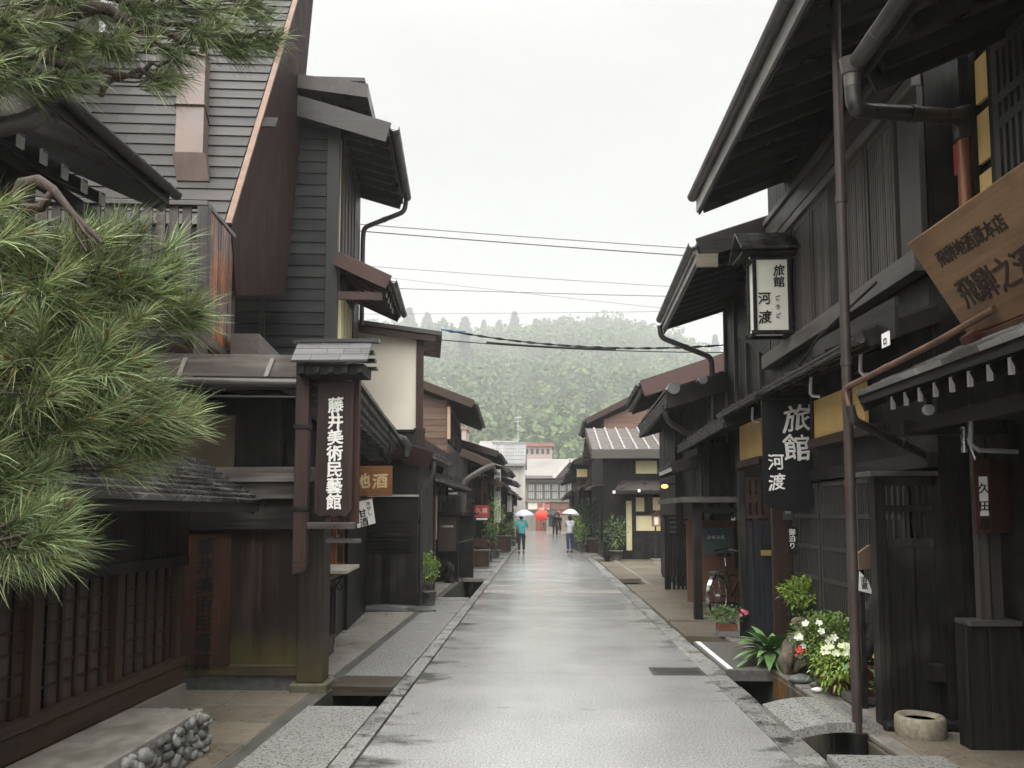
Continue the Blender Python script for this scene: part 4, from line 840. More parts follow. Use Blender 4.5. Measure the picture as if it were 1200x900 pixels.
# low annexe in front of it with a pent roof
F = Fr(-2.15, 14.15, 0); t = house(F, 'lean_to', 'low brown lean-to with a wet-edged pent roof below the cream wall')
a = F.at(465, 518, y=0); b = F.at(505, 530, y=0); s_ = (b.z-a.z)/(b.x-a.x)
xw = -1.6; zw = b.z+s_*(xw-b.x)
eave(t, 0, 1.9, b.x, b.z-.1, xw, zw-.1, .1, roof_m, brown_y, .16, .4, (.05, .08), gutter=gut, gr=.06, barge=.3, bmat=rust)
m = MB(); m.box(-2, -.02, .06, 2, 0, b.z-.05); boards_x(m, -.02, .06, 2, .05, b.z-.1, .17, .02, 1); boards_y(m, .06, -2, -.02, 1.95, b.z-.02, .3, .014); m.build('wall', M('grey_brown_board', (.019, .0155, .013), .5, .5, V, .3, island=.4, col2=(.012, .0105, .0095), s2=2), t)
m = MB(); m.box(-1.5, .02, .0, .055, 1.93, 1.965); m.build('ledge', M('pale_rail', (.4, .38, .34), .4, .2, H, .1), t)
q = [Vector((b.x+.07, -.02, b.z-.16)), Vector((b.x+.05, -.04, b.z-.42)), Vector((.07, -.05, b.z-.62)), Vector((.07, -.05, .05))]
pipe(t, q, .04, gut)
m = MB(); m.box(-.26, -.08, 2.9, 3.02, .0, 2.5); m.build('street_post', brown_v, t)
m = MB(); m.box(-.06, -.03, 2.87, 2.9, 1.1, 2.0); m.build('pale_batten', M('pink_batten', (.35, .22, .18), .5, .2, V, .1), t)
# black board screen
F = Fr(-2.13, 13.85); t = thing('board_screen', 'black board screen with a louvred band standing before the lean-to', 'screen', F.loc)
a = F.at(420, 612, y=0); bz = a.z
m = MB(); boards_y(m, 0, -1.1, -.04, .08, .95, .13, .02); m.box(-1.1, -.04, .001, .03, .1, 1.25); m.build('panel', black_v, t)
m = MB()
for k in range(4): m.box(-1.0, -.1, -.03, -.0, .985+k*.065, 1.02+k*.065)
m.build('louvre', black_h, t)
m = MB(); m.box(-.045, .035, -.03, .06, 0, bz+.35); m.box(-1.15, -1.1, -.03, .06, 0, bz+.35); m.build('post', black_v, t); m = MB(); m.box(-1.3, .09, -.025, .03, bz-.02, bz+.03); m.box(-1.1, -.045, -.022, .03, 1.25, 1.32); m.build('rail', black_h, t)
m = MB(); m.rock((-.5, -.10, .04), .11, 5, (6.0, 1.5, .8), 3, .2); m.rock((.08, -.14, .03), .09, 9, (3.2, 1.8, .7), 3, .2); o = m.build('sandbag_mat', M('wet_dark_mat', (.06, .06, .055), .4, .4, (20, 20, 20), .4)); o.location = F.loc; tag(o, 'dark wet rolled mat lying along the foot of the black screen', 'mat')
# ================================================================== generic row house and street things further off
def row_house(name, label, s, x, y0, L, ez, ov, deg=0, up=None, group=None, wmat=None, rmat=None, slope=.34, lat=True, gut_=True, seed=0, upmat=None, course=0):
    """ez/ov: height and overhang of the street eave; up=(setback, eave height, overhang, roof rise)"""
    rs = random.Random(seed*7+3); F = Fr(x, y0, deg); t = house(F, name, label, group)
    wm = wmat or black_v; rm = rmat or roof_m; back = s*5
    top = ez+ov*slope if up else ez+(ov+2.5)*slope
    m = MB(); m.box(.02*s, back, 0, L, -.1, top-.08)
    if not up: m.prism([(.02*s, 0, ez+ov*slope-.1), (s*2.5, 0, ez+(ov+2.5)*slope-.1), (back, 0, ez+ov*slope-.1)], (0, L, 0))
    boards_x(m, .02*s, .1, L-.1, .75, ez+ov*slope-.12, .2, .02, -s); boards_y(m, .001, s*.1, s*4.9, .2, ez+ov*slope-.12, .22, .016); m.build('wall', wm, t)
    m = MB()
    for k in range(int(L/1.8)+1): y = .05+k*(L-.15)/max(1, int(L/1.8)); m.box(-.05*s, .06*s, y, y+.11, -.1, ez+.1)
    m.build('street_post', black_v, t); m = MB(); m.box(-.04*s, .02*s, 0, L, .62, .74); m.box(-.04*s, .02*s, 0, L, 2.02, 2.14); m.build('rail', black_y, t)
    if lat:
        n = int(L/1.8); w_ = (L-.15)/max(1, n)
        for k in range(n):
            y = .2+k*w_
            if rs.random() < .7:
                m = MB(); grid_x(m, -.002*s, y, y+w_-.22, .8, 1.98, .07, .025, .03, (0, .33, .66, 1), -s); m.build('lattice_window', [brown_v, black_v][k % 2], t)
            else:
                m = MB(); m.box(-.01*s, .0, y, y+w_-.22, .05, 1.98); d_ = m.build('door', brown_v, t); m = MB(); grid_x(m, -.012*s, y+.03, y+w_-.25, .7, 1.9, .12, .03, .02, (0, .5, 1), -s); m.build('door_lattice', black_v, d_)
    near = y0 < 40
    eave(t, -.15, L+.1, -s*ov, ez-.1, s*.12 if up else s*2.5, ez-.1+slope*(ov+(.12 if up else 2.5)), .07, rm, black_y, .13, .5 if near else .8, (.06, .08), gutter=gut if gut_ else None, gr=.05, barge=.2, bmat=brown_y, seam=.45, course=course)
    if not up:
        m = MB(); zr = ez+slope*(ov+2.5); m.prism([(s*2.48, -.15, zr-.06), (back+s*.4, -.15, ez-.2), (back+s*.4, -.15, ez-.12), (s*2.48, -.15, zr+.02)], (0, L+.25, 0)); m.box(s*2.4, s*2.6, -.2, L+.15, zr-.02, zr+.14); m.build('rear_roof', rm, t)
    if up:
        sb, uz, uo, rise = up; um = upmat or brown_v; zt = uz+rise
        m = MB(); m.box(s*sb, back, .0, L, top-.1, uz); m.prism([(s*sb, .0, uz-.01), (s*(sb+2.6), .0, zt-.1), (back, .0, uz-.01)], (0, L, 0)); claps_y(m, 0, min(s*sb, back)+.02, max(s*sb, back)-.02, top, uz+.05, .2, .02); m.build('upper_wall', um, t)
        n = max(1, int(L/1.6)); w_ = L/n
        for k in range(n):
            m = MB(); grid_x(m, s*(sb-.005), k*w_+.2, (k+1)*w_-.2, top+.3, uz-.25, .09, .03, .03, (0, .5, 1), -s); m.build('upper_lattice', black_v, t)
        sl = rise/(2.6)
        eave(t, -.35, L+.3, s*(sb-uo), uz-.08-uo*sl*.0, s*(sb+2.6), uz-.08+sl*(2.6+uo), .08, rm, black_y, .15, .55 if near else .9, (.06, .09), gutter=gut if gut_ else None, gr=.055, barge=.22, bmat=brown_y, name='upper_roof', seam=.45)
        m = MB(); zr = uz-.08+sl*(2.6+uo); m.prism([(s*(sb+2.58), -.35, zr-.02), (back+s*.6, -.35, uz-.3), (back+s*.6, -.35, uz-.22), (s*(sb+2.58), -.35, zr+.08)], (0, L+.65, 0)); m.box(s*(sb+2.5), s*(sb+2.72), -.4, L+.35, zr+.02, zr+.2); m.build('ridge', rm, t)
    return t, F
# ---- left row
row_house('low_house', 'low dark house with a thin pent eave behind the tall notice boxes', -1, -2.75, 16.4, 7.2, 2.42, .6, seed=1)
t, F = row_house('timber_house', 'timber house with red-brown lower roof, slatted upper storey and a big bent gutter pipe', -1, -2.35, 25.0, 6.4, 3.25, .75, 2, up=(.55, 5.05, .8, 1.0), rmat=roof_red, slope=.42, seed=2, upmat=M('slatted_brown', (.10, .058, .04), .5, .3, H, .3, island=.35))
q = [F.at(px, py, y=-.3) for px, py in ((577, 542), (560, 548), (538, 561))]
pipe(t, [Vector((.85, -.1, 3.1)), Vector((.55, -.45, 2.95)), Vector((.0, -.5, 2.6)), Vector((-.05, -.5, 0))], .085, M('brown_gutter_pipe', (.05, .042, .037), .4, .25, (5, 5, 5), .1))
m = MB(); m.box(-.7, -.62, -.2, -.12, 2.2, 3.3); m.build('plaster_strip', yellow, t); m = MB(); m.box(-.55, -.45, -.12, -.06, 3.9, 4.9); m.build('pale_shutter', M('pink_wood', (.4, .24, .16), .5, .2, V, .1), t)
LN = ['dark house with a low eave behind the red hanging sign', 'dark house whose eave shelters the climbing plant', 'low dark house between the white banner and the teal-shirted walker', 'dark house just behind the lavender umbrella', 'low house at the far end of the left row, below the white tiled house']
for k, (y, L_, ez, upz) in enumerate(((31.7, 5.6, 2.85, 4.0), (37.6, 5.0, 2.75, 3.7), (42.9, 6.0, 2.8, 3.9), (49.2, 5.0, 2.7, 3.6), (54.4, 6.0, 2.75, 3.7))):
    row_house('row_house', LN[k], -1, -2.15-.1*(k % 2), y, L_, ez, .62, 0, up=(.3, upz, .75, .8), group='dark houses of the left row', seed=10+k, rmat=[roof_m, roof_red][k % 2], wmat=[black_v, brown_v][k % 2])
# notice boxes
def notice(name, label, x0, x1, y, px, ptop, pbot, plate):
    F = Fr(x0, y); t = thing(name, label, 'notice box', F.loc); w_ = x1-x0; h = F.at(px, ptop, y=0).z
    m = MB(); m.box(0, .05, 0, .08, 0, h); m.box(w_-.05, w_, 0, .08, 0, h); m.build('post', black_v, t)
    m = MB(); m.box(-.08, w_+.08, -.12, .6, h, h+.05); m.build('cap', black_h, t)
    m = MB(); m.box(.05, w_-.05, .06, .5, .05, h-.02); m.build('case', black_v, t)
    if plate:
        m = MB(); boards_y(m, .03, .055, w_-.055, .75, h-.06, .15, .012); m.build('board', M('notice_boards', (.05, .036, .028), .5, .5, V, .3, island=.3), t)
        write(t, [('一之町美術館', .13, 1.33, .052, 'h', 1.0)], (0, .012, 0), (1, 0, 0), (0, 0, 1), chalk, .01, .003)
        m = MB(); m.box(.05, w_-.05, -.0, .05, .68, .74); m.build('sill', black_h, t)
    else:
        m = MB(); m.bar((.02, -.03, .9), (w_, -.03, 1.0), .03, .03); m.build('rail', grey_h, t)
notice('notice_box', 'tall dark notice box with a line of small white characters on its board', -2.52, -1.98, 19.5, 520, 603, 684, True)
notice('notice_box', 'tall dark plain screen box directly behind the lettered notice box', -2.15, -1.72, 20.6, 545, 603, 680, False)
o = MB().rock((0, 0, .2), .15, 4, (.8, .8, 1.7), 3, .4).build('garden_stone', black_v); o.location = (-2.18, 19.2, 0); tag(o, 'dark upright stone at the foot of the lettered notice box', 'stone')
# projecting red sign
F = Fr(-1.95, 27.0); t = thing('red_sign', 'red square shop sign with white marks hanging from a pole over the left pavement', 'sign', F.loc)
a = F.at(556, 592, y=0); b = F.at(573, 606, y=0)
m = MB(); m.box(a.x, b.x, 0, .05, b.z, a.z); m.build('board', red_s, t); write(t, [('久壽', a.x+.13, (a.z+b.z)/2+.02, .2, 'h', 1.05)], (0, -.001, 0), (1, 0, 0), (0, 0, 1), M('pale_pink_marks', (.65, .42, .38), .6, .1, (5, 5, 5), 0), .02, .004)
m = MB(); m.box(a.x+.06, b.x-.05, -.004, .04, b.z-.09, b.z-.03); m.build('strip', white_p, t)
m = MB(); m.tube([((a.x+b.x)/2, .03, a.z), ((a.x+b.x)/2, .03, a.z+1.6)], .035, 8); m.build('pole', brown_v, t)
# vertical white banners
for px, p0, p1, Y, lab, g in ((583, 550, 612, 33, 'long white vertical banner hanging among the eaves of the left row', '右'), (597, 574, 600, 44, 'small pale banner further down the left row beyond the long white one', '酒')):
    F = Fr(at(px, 600, y=Y).x, Y); t = thing('white_banner', lab, 'banner', F.loc); a = F.at(px, p0, y=0); b = F.at(px, p1, y=0); w_ = .13
    m = MB(); m.box(-w_, w_, 0, .01, b.z, a.z); m.build('cloth', paper, t); m = MB(); m.tube([(-w_-.05, .005, a.z+.02), (w_+.3*0+.05, .005, a.z+.02)], .015, 6); m.build('rod', iron, t)
    write(t, [('飛騨地酒' if Y < 40 else '酒', 0, a.z-.2, .2, 'v', 1.0)], (0, -.001, 0), (1, 0, 0), (0, 0, 1), ink, .02, .003)
# small things that crowd the far shop fronts
for px, p0, p1, Y, lab, mt in ((567, 571, 578, 28.5, 'dark hanging board above the red sign', brown_v), (589, 566, 576, 37, 'small brown hanging board past the long white banner', brown_v), (603, 583, 593, 52, 'tiny dark hanging board beyond the climbing vine', brown_v), (687, 575, 590, 42, 'tall narrow brown board under the lit lantern', brown_v), (679, 578, 588, 50, 'pale vertical board among the far eaves behind the woman in jeans', plaster_w)):
    a = at(px, p0, y=Y); b = at(px, p1, y=Y); t = thing('hanging_board', lab, 'sign', (a.x, Y, b.z), 0, 'boards hung along the far shop fronts'); h = a.z-b.z; m = MB(); m.box(-.16, .16, 0, .04, 0, h); m.build('board', mt, t); m = MB(); m.tube([(0, .02, h), (0, .02, h+.3)], .012, 4); m.build('hanger', iron, t)
for px, Y, w_, h_, lab in ((563, 24.0, .5, .55, 'low wooden crate on the left pavement before the bench'), (590, 33.5, .6, .7, 'dark wooden stand below the long white banner'), (601, 43.5, .5, .8, 'dark wooden stand further along below the small pale banner'), (695, 33.2, .4, .6, 'dark wooden stand at the far corner of the yellow plaster house')):
    g = at(px, 600, y=Y); t = thing('wooden_stand', lab, 'stand', (g.x, Y, .02)); m = MB(); boards_y(m, 0, -w_/2, w_/2, .06, h_-.04, .1, .02); m.box(-w_/2, w_/2, .001, .4, .06, h_-.04); m.build('body', brown_v, t); m = MB(); m.box(-w_/2-.03, w_/2+.03, -.05, .43, h_-.038, h_); m.build('top', grey_h, t)
# bench
F = Fr(-2.15, 26.2); t = thing('bench', 'low red-brown wooden bench on the left pavement under the red sign', 'bench', F.loc)
for x0 in (-.35,):
    m = MB(); m.box(-.45, .35, 0, .4, .36, .41); m.build('seat', tray, t); m = MB(); m.box(-.45, .35, .42, .46, .55, .8); m.build('backrest', tray, t)
rep('leg', MB().box(-.03, .03, -.03, .03, 0, .36), tray, t, [(-.4, .05, 0), (.3, .05, 0)]); rep('rear_leg', MB().box(-.03, .03, -.03, .03, 0, .8), tray, t, [(-.4, .44, 0), (.3, .44, 0)])
# ---- white house with grey tiles
F = Fr(-1.35, 62.5); t = house(F, 'tiled_white_house', 'white plastered house with a ribbed grey tile roof beyond the dark row houses')
a = F.at(613, 545, y=0); zt = F.at(600, 521, y=1.5).z; xl = -2.6
m = MB(); m.box(xl, 0, 0, 5, 0, a.z+.1); m.build('wall', plaster_w, t)
m = MB(); 
sl = MB(); sl.prism([(xl, -.5, a.z-.1), (xl, 2.3, zt), (xl, 2.3, zt+.12), (xl, -.5, a.z+.02)], (-xl+.12, 0, 0)); sl.prism([(xl, 2.3, zt), (xl, 5.4, a.z-.1), (xl, 5.4, a.z+.02), (xl, 2.3, zt+.12)], (-xl+.12, 0, 0))
for i in range(14): x = xl+.08+i*(-xl)/13.3; sl.bar((x, -.52, a.z+.04), (x, 2.3, zt+.14), .09, .07)
for j in range(6): y = -.4+j*.5; z = a.z+.03+(zt-a.z+.1)*(y+.5)/2.8; sl.box(xl, .11, y, y+.05, z, z+.05)
sl.build('roof', tile_g, t); m = MB(); m.box(xl, .14, 2.2, 2.42, zt+.1, zt+.28); m.build('ridge', tile_g, t)
m = MB(); m.box(-.10, .05, -.06, .06, 0, a.z); m.tube([(-.45, -.06, 0), (-.45, -.06, a.z)], .06, 6); m.build('pillar', plaster_w, t)
# ---- building closing the street
F = Fr(.9, 74.8); t = house(F, 'closing_building', 'pale two storey shop closing the street with a band of windows under a grey roof')
P = lambda px, py, y=0: F.at(px, py, y=y)
x0, x1 = P(600, 600).x, P(700, 600).x; ze = P(640, 560).z; zw1, zw0 = P(640, 567).z, P(640, 585).z; zs1, zs0 = P(640, 588).z, P(640, 597).z
m = MB(); m.box(x0, x1, 0, 8, -.1, ze); m.build('wall', M('beige_front', (.27, .235, .19), .6, .15, (.6, .6, .6), .05, col2=(.33, .29, .24), s2=.7), t)
m = MB(); m.prism([(x0, -1, ze), (x0, 4, P(640, 540, 4).z), (x0, 4, P(640, 540, 4).z+.15), (x0, -1, ze+.15)], (x1-x0, 0, 0)); m.prism([(x0, 4, P(640, 540, 4).z), (x0, 9, ze), (x0, 9, ze+.15), (x0, 4, P(640, 540, 4).z+.15)], (x1-x0, 0, 0))
for i in range(30): xx = x0+(x1-x0)*i/29.5; m.bar((xx, -1, ze+.17), (xx, 4, P(640, 540, 4).z+.17), .06, .06)
m.build('roof', M('pale_sheet_roof', (.25, .235, .22), .45, .25, (1, 1, 1), .1, col2=(.18, .15, .14), s2=.5), t)
m = MB(); m.box(x0, x1, -1.06, -1.0, ze-.1, ze+.16); m.box(x0, x1, -.5, -.005, ze-.35, ze-.2); m.build('fascia', M('grey_band', (.2, .185, .17), .5, .2, H, .1), t)
xa, xb, xp = P(652, 560).x, P(686, 560).x, P(667, 541).x; zp = P(667, 541).z; zg = P(650, 559).z
g = MB(); g.prism([(xa, -1.3, zg), (xb, -1.3, zg), (xp, -1.3, zp)], (0, 5, 0)); go = g.build('dormer', M('dark_gable', (.10, .09, .085), .6, .3, (1, 1, 1), .1), t)
g = MB(); g.bar((xa-.3, -1.4, zg-.1), (xp, -1.4, zp+.12), .25, .3); g.bar((xb+.3, -1.4, zg-.1), (xp, -1.4, zp+.12), .25, .3); g.build('bargeboard', M('pale_barge', (.5, .48, .44), .5, .1, (2, 2, 2), 0), go)
xs_ = [P(px, 575).x for px in (618, 627.5, 637, 646, 655, 664, 673)]
for a_, b_ in zip(xs_, xs_[1:]):
    m = MB(); m.box(a_+.05, b_-.05, -.06, -.01, zw0, zw1); wo = m.build('window', frost, t); m = MB(); grid_y(m, -.07, a_+.06, b_-.06, zw0, zw1, (b_-a_)/4, .04, .05, (0, .5, 1), -1, .1); m.build('sash', M('window_frame_grey', (.13, .115, .10), .5, .2, V, 0), wo)
m = MB(); m.box(x0, x1, -.5, -.001, zw0-.25, zw0-.08); m.build('sill', M('grey_band', ()), t)
m = MB(); m.box(P(619, 590).x, P(644, 590).x, -.35, -.2, zs0, zs1); so_ = m.build('sign_panel', M('cream_sign', (.6, .56, .48), .5, .1, (2, 2, 2), 0), t)
write(so_, [('民芸', P(633, 592).x, (zs0+zs1)/2, .62, 'h', 1.0)], (0, -.36, 0), (1, 0, 0), (0, 0, 1), M('red_brush', (.42, .10, .09), .5, .1, (3, 3, 3), 0), .04, .01, brush=.05)
m = MB(); m.box(P(645.5, 590).x, P(672, 590).x, -.35, -.2, zs0-.02, zs1+.05); m.build('brown_panel', M('brown_sign', (.17, .095, .07), .5, .2, (2, 2, 2), 0), t)
m = MB(); m.box(P(628, 600).x, P(631, 600).x, -.1, -.01, 0, zs0-.2); m.box(P(632, 600).x, P(640, 600).x, -.05, -.01, 0, zs0-.3); m.build('red_door', M('red_door', (.22, .06, .04), .5, .2, V, 0), t)
m = MB()
for px in (617, 622, 650, 656, 662, 668): a_ = P(px, 610).x; m.box(a_, a_+.15, -.12, -.01, 0, zs0-.15)
m.build('shop_post', M('shop_post_grey', (.22, .2, .17), .5, .2, V, 0), t)
m = MB(); m.box(P(643, 610).x, P(650, 610).x, -.06, -.01, .4, zs0-.5); m.build('shop_window', glass, t)
# ---- buildings behind
F = Fr(1.0, 108); t = house(F, 'reddish_building', 'pale building with a reddish flat roof line rising behind the closing shop'); a = F.at(612, 519, y=0); b = F.at(647, 531, y=0)
m = MB(); m.box(a.x, b.x, 0, 6, -.5, a.z-.5); m.build('wall', M('pink_wall', (.38, .29, .26), .7, .1, (1, 1, 1), 0), t); m = MB(); m.box(a.x-.2, b.x+.2, -.3, 6.3, a.z-.5, a.z); m.build('roof', M('red_roof', (.26, .13, .11), .6, .2, (1, 1, 1), 0), t)
m = MB()
for k in range(5): m.box(a.x+.4+k*.7, a.x+.8+k*.7, -.04, -.005, a.z-1.5, a.z-.8)
m.build('window', glass, t)
F = Fr(-4.5, 92); t = house(F, 'pale_roof_house', 'house with a pale sheet roof showing just left of the grey tile roof'); a = F.at(560, 515, y=0); b = F.at(606, 530, y=0)
m = MB(); m.box(a.x, b.x, 0, 6, -.5, b.z); m.build('wall', plaster_w, t); m = MB(); m.prism([(a.x, -.4, b.z-.1), (a.x, 3, a.z), (a.x, 3, a.z+.1), (a.x, -.4, b.z)], (b.x-a.x, 0, 0)); m.build('roof', M('pale_sheet_roof', ()), t)
F = Fr(-7.6, 112); t = house(F, 'small_red_house', 'small red-walled house glimpsed over the red-brown lower roof'); a = F.at(533, 500, y=0); b = F.at(546, 512, y=0)
m = MB(); m.box(a.x, b.x, 0, 5, -.5, a.z-.4); m.build('wall', M('pink_wall', ()), t); m = MB(); m.box(a.x-.2, b.x+.2, -.2, 5.2, a.z-.4, a.z); m.build('roof', M('red_roof', ()), t)
t = thing('mast', 'slender pale radio mast standing beyond the tiled white house', 'mast', (at(607, 600, y=95).x, 95, -.5))
zt = at(607, 480, y=95).z; m = MB(); m.tube([(0, 0, 0), (0, 0, zt+.5)], [.07, .03], 6); m.build('pole', M('pale_metal', (.55, .57, .57), .5, .1, (2, 2, 2), 0), t)
m = MB()
for k in range(3): m.tube([(-.4+.1*k, 0, zt-.4-.5*k), (.4-.1*k, 0, zt-.4-.5*k)], .03, 5)
m.build('aerial', M('pale_metal', ()), t)

# ================================================================== overhead wires
wire_m = M('black_cable', (.02, .02, .02), .6, .2, (3, 3, 3), 0); wire_g = M('grey_cable', (.16, .16, .16), .6, .2, (3, 3, 3), 0)
def wire(a, b, Y, r, sag, lab, mat=wire_g, Y2=None, n=24):
    p = at(*a, y=Y); q = at(*b, y=Y2 or Y); d = q-p; p = p-d*.35; q = q+d*.35
    m = MB(); m.tube([p.lerp(q, i/n)-Vector((0, 0, sag*4*(i/n)*(1-i/n)))*1 for i in range(n+1)], r, 5)
    o = m.build('overhead_wire', mat); tag(o, lab, 'wire', 'thin wires strung across the street')
def span(a, b, Y, r, sag, lab, mat=wire_m, ext=(.0, .0), n=24, extra=None):
    p = at(*a, y=Y); q = at(*b, y=Y); d = q-p; p2, q2 = p-d*ext[0], q+d*ext[1]
    pts = [p2.lerp(q2, i/n) for i in range(n+1)]; L0 = (q2-p2).length
    pts = [u-Vector((0, 0, sag*4*(i/n)*(1-i/n))) for i, u in enumerate(pts)]
    m = MB(); m.tube(pts, r, 6)
    if extra:
        for k in range(2): m.tube([u+Vector((0, r*1.6*math.cos(i*1.9+k*3.14), r*1.6*math.sin(i*1.9+k*3.14))) for i, u in enumerate(pts)], r*.7, 5)
    return tag(m.build('overhead_wire', mat), lab, 'wire', 'wires strung across the street')
wv = M('mid_grey_cable', (.07, .07, .07), .6, .2, (3, 3, 3), 0)
span((430, 263), (790, 289), 16.6, .008, .02, 'topmost thin wire, from the clapboard house eave to the roofs on the right', wv, (.15, .25))
span((430, 271), (790, 298), 16.7, .011, .02, 'slightly thicker wire running just under the topmost one', wv, (.15, .25))
span((458, 313), (775, 334), 30, .010, .05, 'third wire down, faint against the white sky', wire_g, (.3, .35))
span((460, 325), (850, 368), 30.6, .007, .05, 'faint wire slanting downhill across the two below the third', wire_g, (.3, .25))
span((462, 337), (775, 346), 31, .012, .05, 'fourth wire down, just above the hill crest', wv, (.3, .35))
span((480, 367), (850, 363), 33, .008, .05, 'faint nearly level wire grazing the hill crest', wire_g, (.3, .3))
span((517, 386), (845, 402), 15.4, .0125, .20, 'thick twisted black cable from the storehouse roof corner', wire_m, (.0, .06), 30, True)
span((517, 386.5), (546, 388.5), 15.37, .011, .01, 'blue sheath over the storehouse end of the thick twisted cable', M('blue_sheath', (.04, .17, .34), .5, .2, (3, 3, 3), 0))
span((500, 396), (845, 411), 17.5, .012, .10, 'thin black cable sagging below the thick twisted one', wire_m, (.05, .12))
span((570, 401), (722, 409), 17.45, .02, .03, 'thicker sleeved length of cable below the twisted one', wire_m)
span((560, 495), (690, 514), 70, .02, .3, 'lowest faint wire over the far roofs', wv, (.2, .2))
# ================================================================== right side of the street
# ---- near sake brewery shop
F = Fr(3.28, -4.0); t = house(F, 'brewery_shop', 'dark shop with ochre strips, a shingled pent roof with white-tipped rafters and a copper downpipe')
YE = 10.3
m = MB(); m.box(.02, 6, 0, YE, -.1, 5.2); boards_x(m, .02, 0, YE, 2.75, 5.2, .22, .02, -1); m.box(.001, .03, 0, YE, 0, 2.7); m.build('wall', black_v, t)
# upper storey
o1 = F.at(1147, 120, x=-.01); o0 = F.at(1168, 120, x=-.01); m = MB()
zz = [F.at(1155, py, x=-.01).z for py in (62, 116, 130, 190, 203, 240)]
for a, b in ((0, 1), (2, 3), (4, 5)): m.box(-.03, -.004, o0.y, o1.y, zz[b], zz[a])
m.build('plaster_panel', ochre, t)
m = MB(); m.box(-.07, -.002, o1.y, o1.y+.16, 2.8, 5.2); m.box(-.07, -.002, o0.y-.07, o0.y-.001, 2.8, 5.2); m.build('upper_post', black_v, t)
m = MB(); grid_x(m, -.03, o0.y-1.7, o0.y-.12, 3.45, F.at(1190, 40, x=-.03).z, .075, .035, .05, (0, .62, .74, 1), -1, .07); m.build('lattice_window', M('grey_lattice', (.05, .048, .046), .5, .3, V, .25), t)
m = MB(); m.box(-.02, -.003, o0.y-1.7, o0.y-.12, 3.4, 5.0); m.build('window_glass', glass, t)
ge = F.at(1000, 70, x=-1.12); zE = ge.z
eave(t, 0, ge.y, -1.02, zE-.05, .6, zE+.62, .07, roof_m, black_y, .14, .45, (.07, .1), gutter=gut_l, gr=.06, barge=.25)
m = MB(); m.tube([(-1.13, ge.y-.02, zE), (-1.13, ge.y+.0, zE-.1)], [.09, .07], 10); m.tube([(-1.13, ge.y, zE-.1), (-1.13, ge.y, zE-.2)], [.06, .055], 10); m.build('hopper', gut_l, t)
w0 = F.at(1128, 140, x=-.10)
pipe(t, [Vector((-1.13, ge.y, zE-.2)), Vector((-1.12, ge.y, zE-.36)), Vector((-.10, w0.y, w0.z+.02)), Vector((-.10, w0.y, w0.z-.12))], .055, gut)
m = MB(); m.tube([(-.10, w0.y, w0.z+.08), (-.10, w0.y, w0.z-.16)], .07, 10); m.build('pipe_collar', gut, t)
pipe(t, [Vector((-.10, w0.y, w0.z-.14)), Vector((-.10, w0.y, 3.0))], .05, copper, 'copper_downpipe')
m = MB(); m.box(-.075, -.03, o1.y+.2, o1.y+.27, 4.25, 4.5); m.build('red_box', red_s, t)
# pent roof
ea = F.at(1012, 462, x=-.98); e0 = ea.z; yN = ea.y; sl = .44
eave(t, 0, yN, -.98, e0-.04, .02, e0-.04+sl*1.0, .04, M('wet_shingle_painted_sheen', (.17, .165, .155), .2, .55, (7, 1.2, 7), .3, island=.6, rvar=.2, spec=.6), black_y, .07, 0, course=.065, barge=.12, bmat=black_y, gutter=None)  # shingle grey raised to paint in light caught by wet course edges
rbm = MB(); rbm.bar((0, 0, e0+.31), (-.82, 0, e0-.075), .04, .075); ys = [yN-.12-k*.207 for k in range(18)]
rep('rafter', rbm, black_y, t, [(0, y, 0) for y in ys])
wb = MB(); wb.box(-.838, -.815, -.0125, .0125, e0-.125, e0-.035); rep('rafter_tip', wb, white_p, t, [(0, y, 0) for y in ys])
m = MB(); m.box(-.7, -.62, 0, yN-.02, e0-.28, e0-.2); m.box(-.75, .0, yN-.10, yN-.03, e0-.3, e0-.2); m.build('purlin', black_y, t)
br = MB(); br.tube([(-.62, 0, e0-.18), (-.63, 0, e0-.42), (-.58, 0, e0-.46), (-.35, 0, e0-.47)], .016, 6); rep('bracket', br, M('grey_bracket', (.2, .2, .19), .4, .2, (9, 9, 9), 0, metal=.3), t, [(0, yN-.75-k*.72, 0) for k in range(5)])
# ground floor: recess, low wall, posts
m = MB(); m.box(-.02, .0, 4, YE-1.2, 0, .9); boards_x(m, -.02, 4, YE-1.2, .05, 2.3, .2, .015, -1); m.build('ground_boards', black_v, t)
lw = F.at(1133, 728, y=9.85); rw = F.at(1135, 858, y=9.85)
m = MB(); m.box(rw.x, .1, 9.85, 9.98, 0, lw.z-.03); boards_y(m, 9.85, rw.x, .1, .02, lw.z-.03, .17, .015); lo = m.build('low_wall', black_v, t, .006)
m = MB(); m.box(lw.x, .12, 9.80, 10.02, lw.z-.028, lw.z+.005); m.build('low_wall_cap', gut_l, lo)
for px in (1150, 1164): q = F.at(px, 650, y=9.92); m = MB(); m.box(q.x-.035, q.x+.035, 9.885, 9.955, lw.z+.006, e0-.2); m.build('grey_post', grey_v, t)
q = F.at(1190, 670, y=9.96); m = MB(); m.box(q.x, q.x+.35, 9.95, 9.99, 1.1, 1.75); m.build('tan_panel', M('dim_ochre', (.22, .14, .05), .7, .2, (4, 4, 4), 0), t)
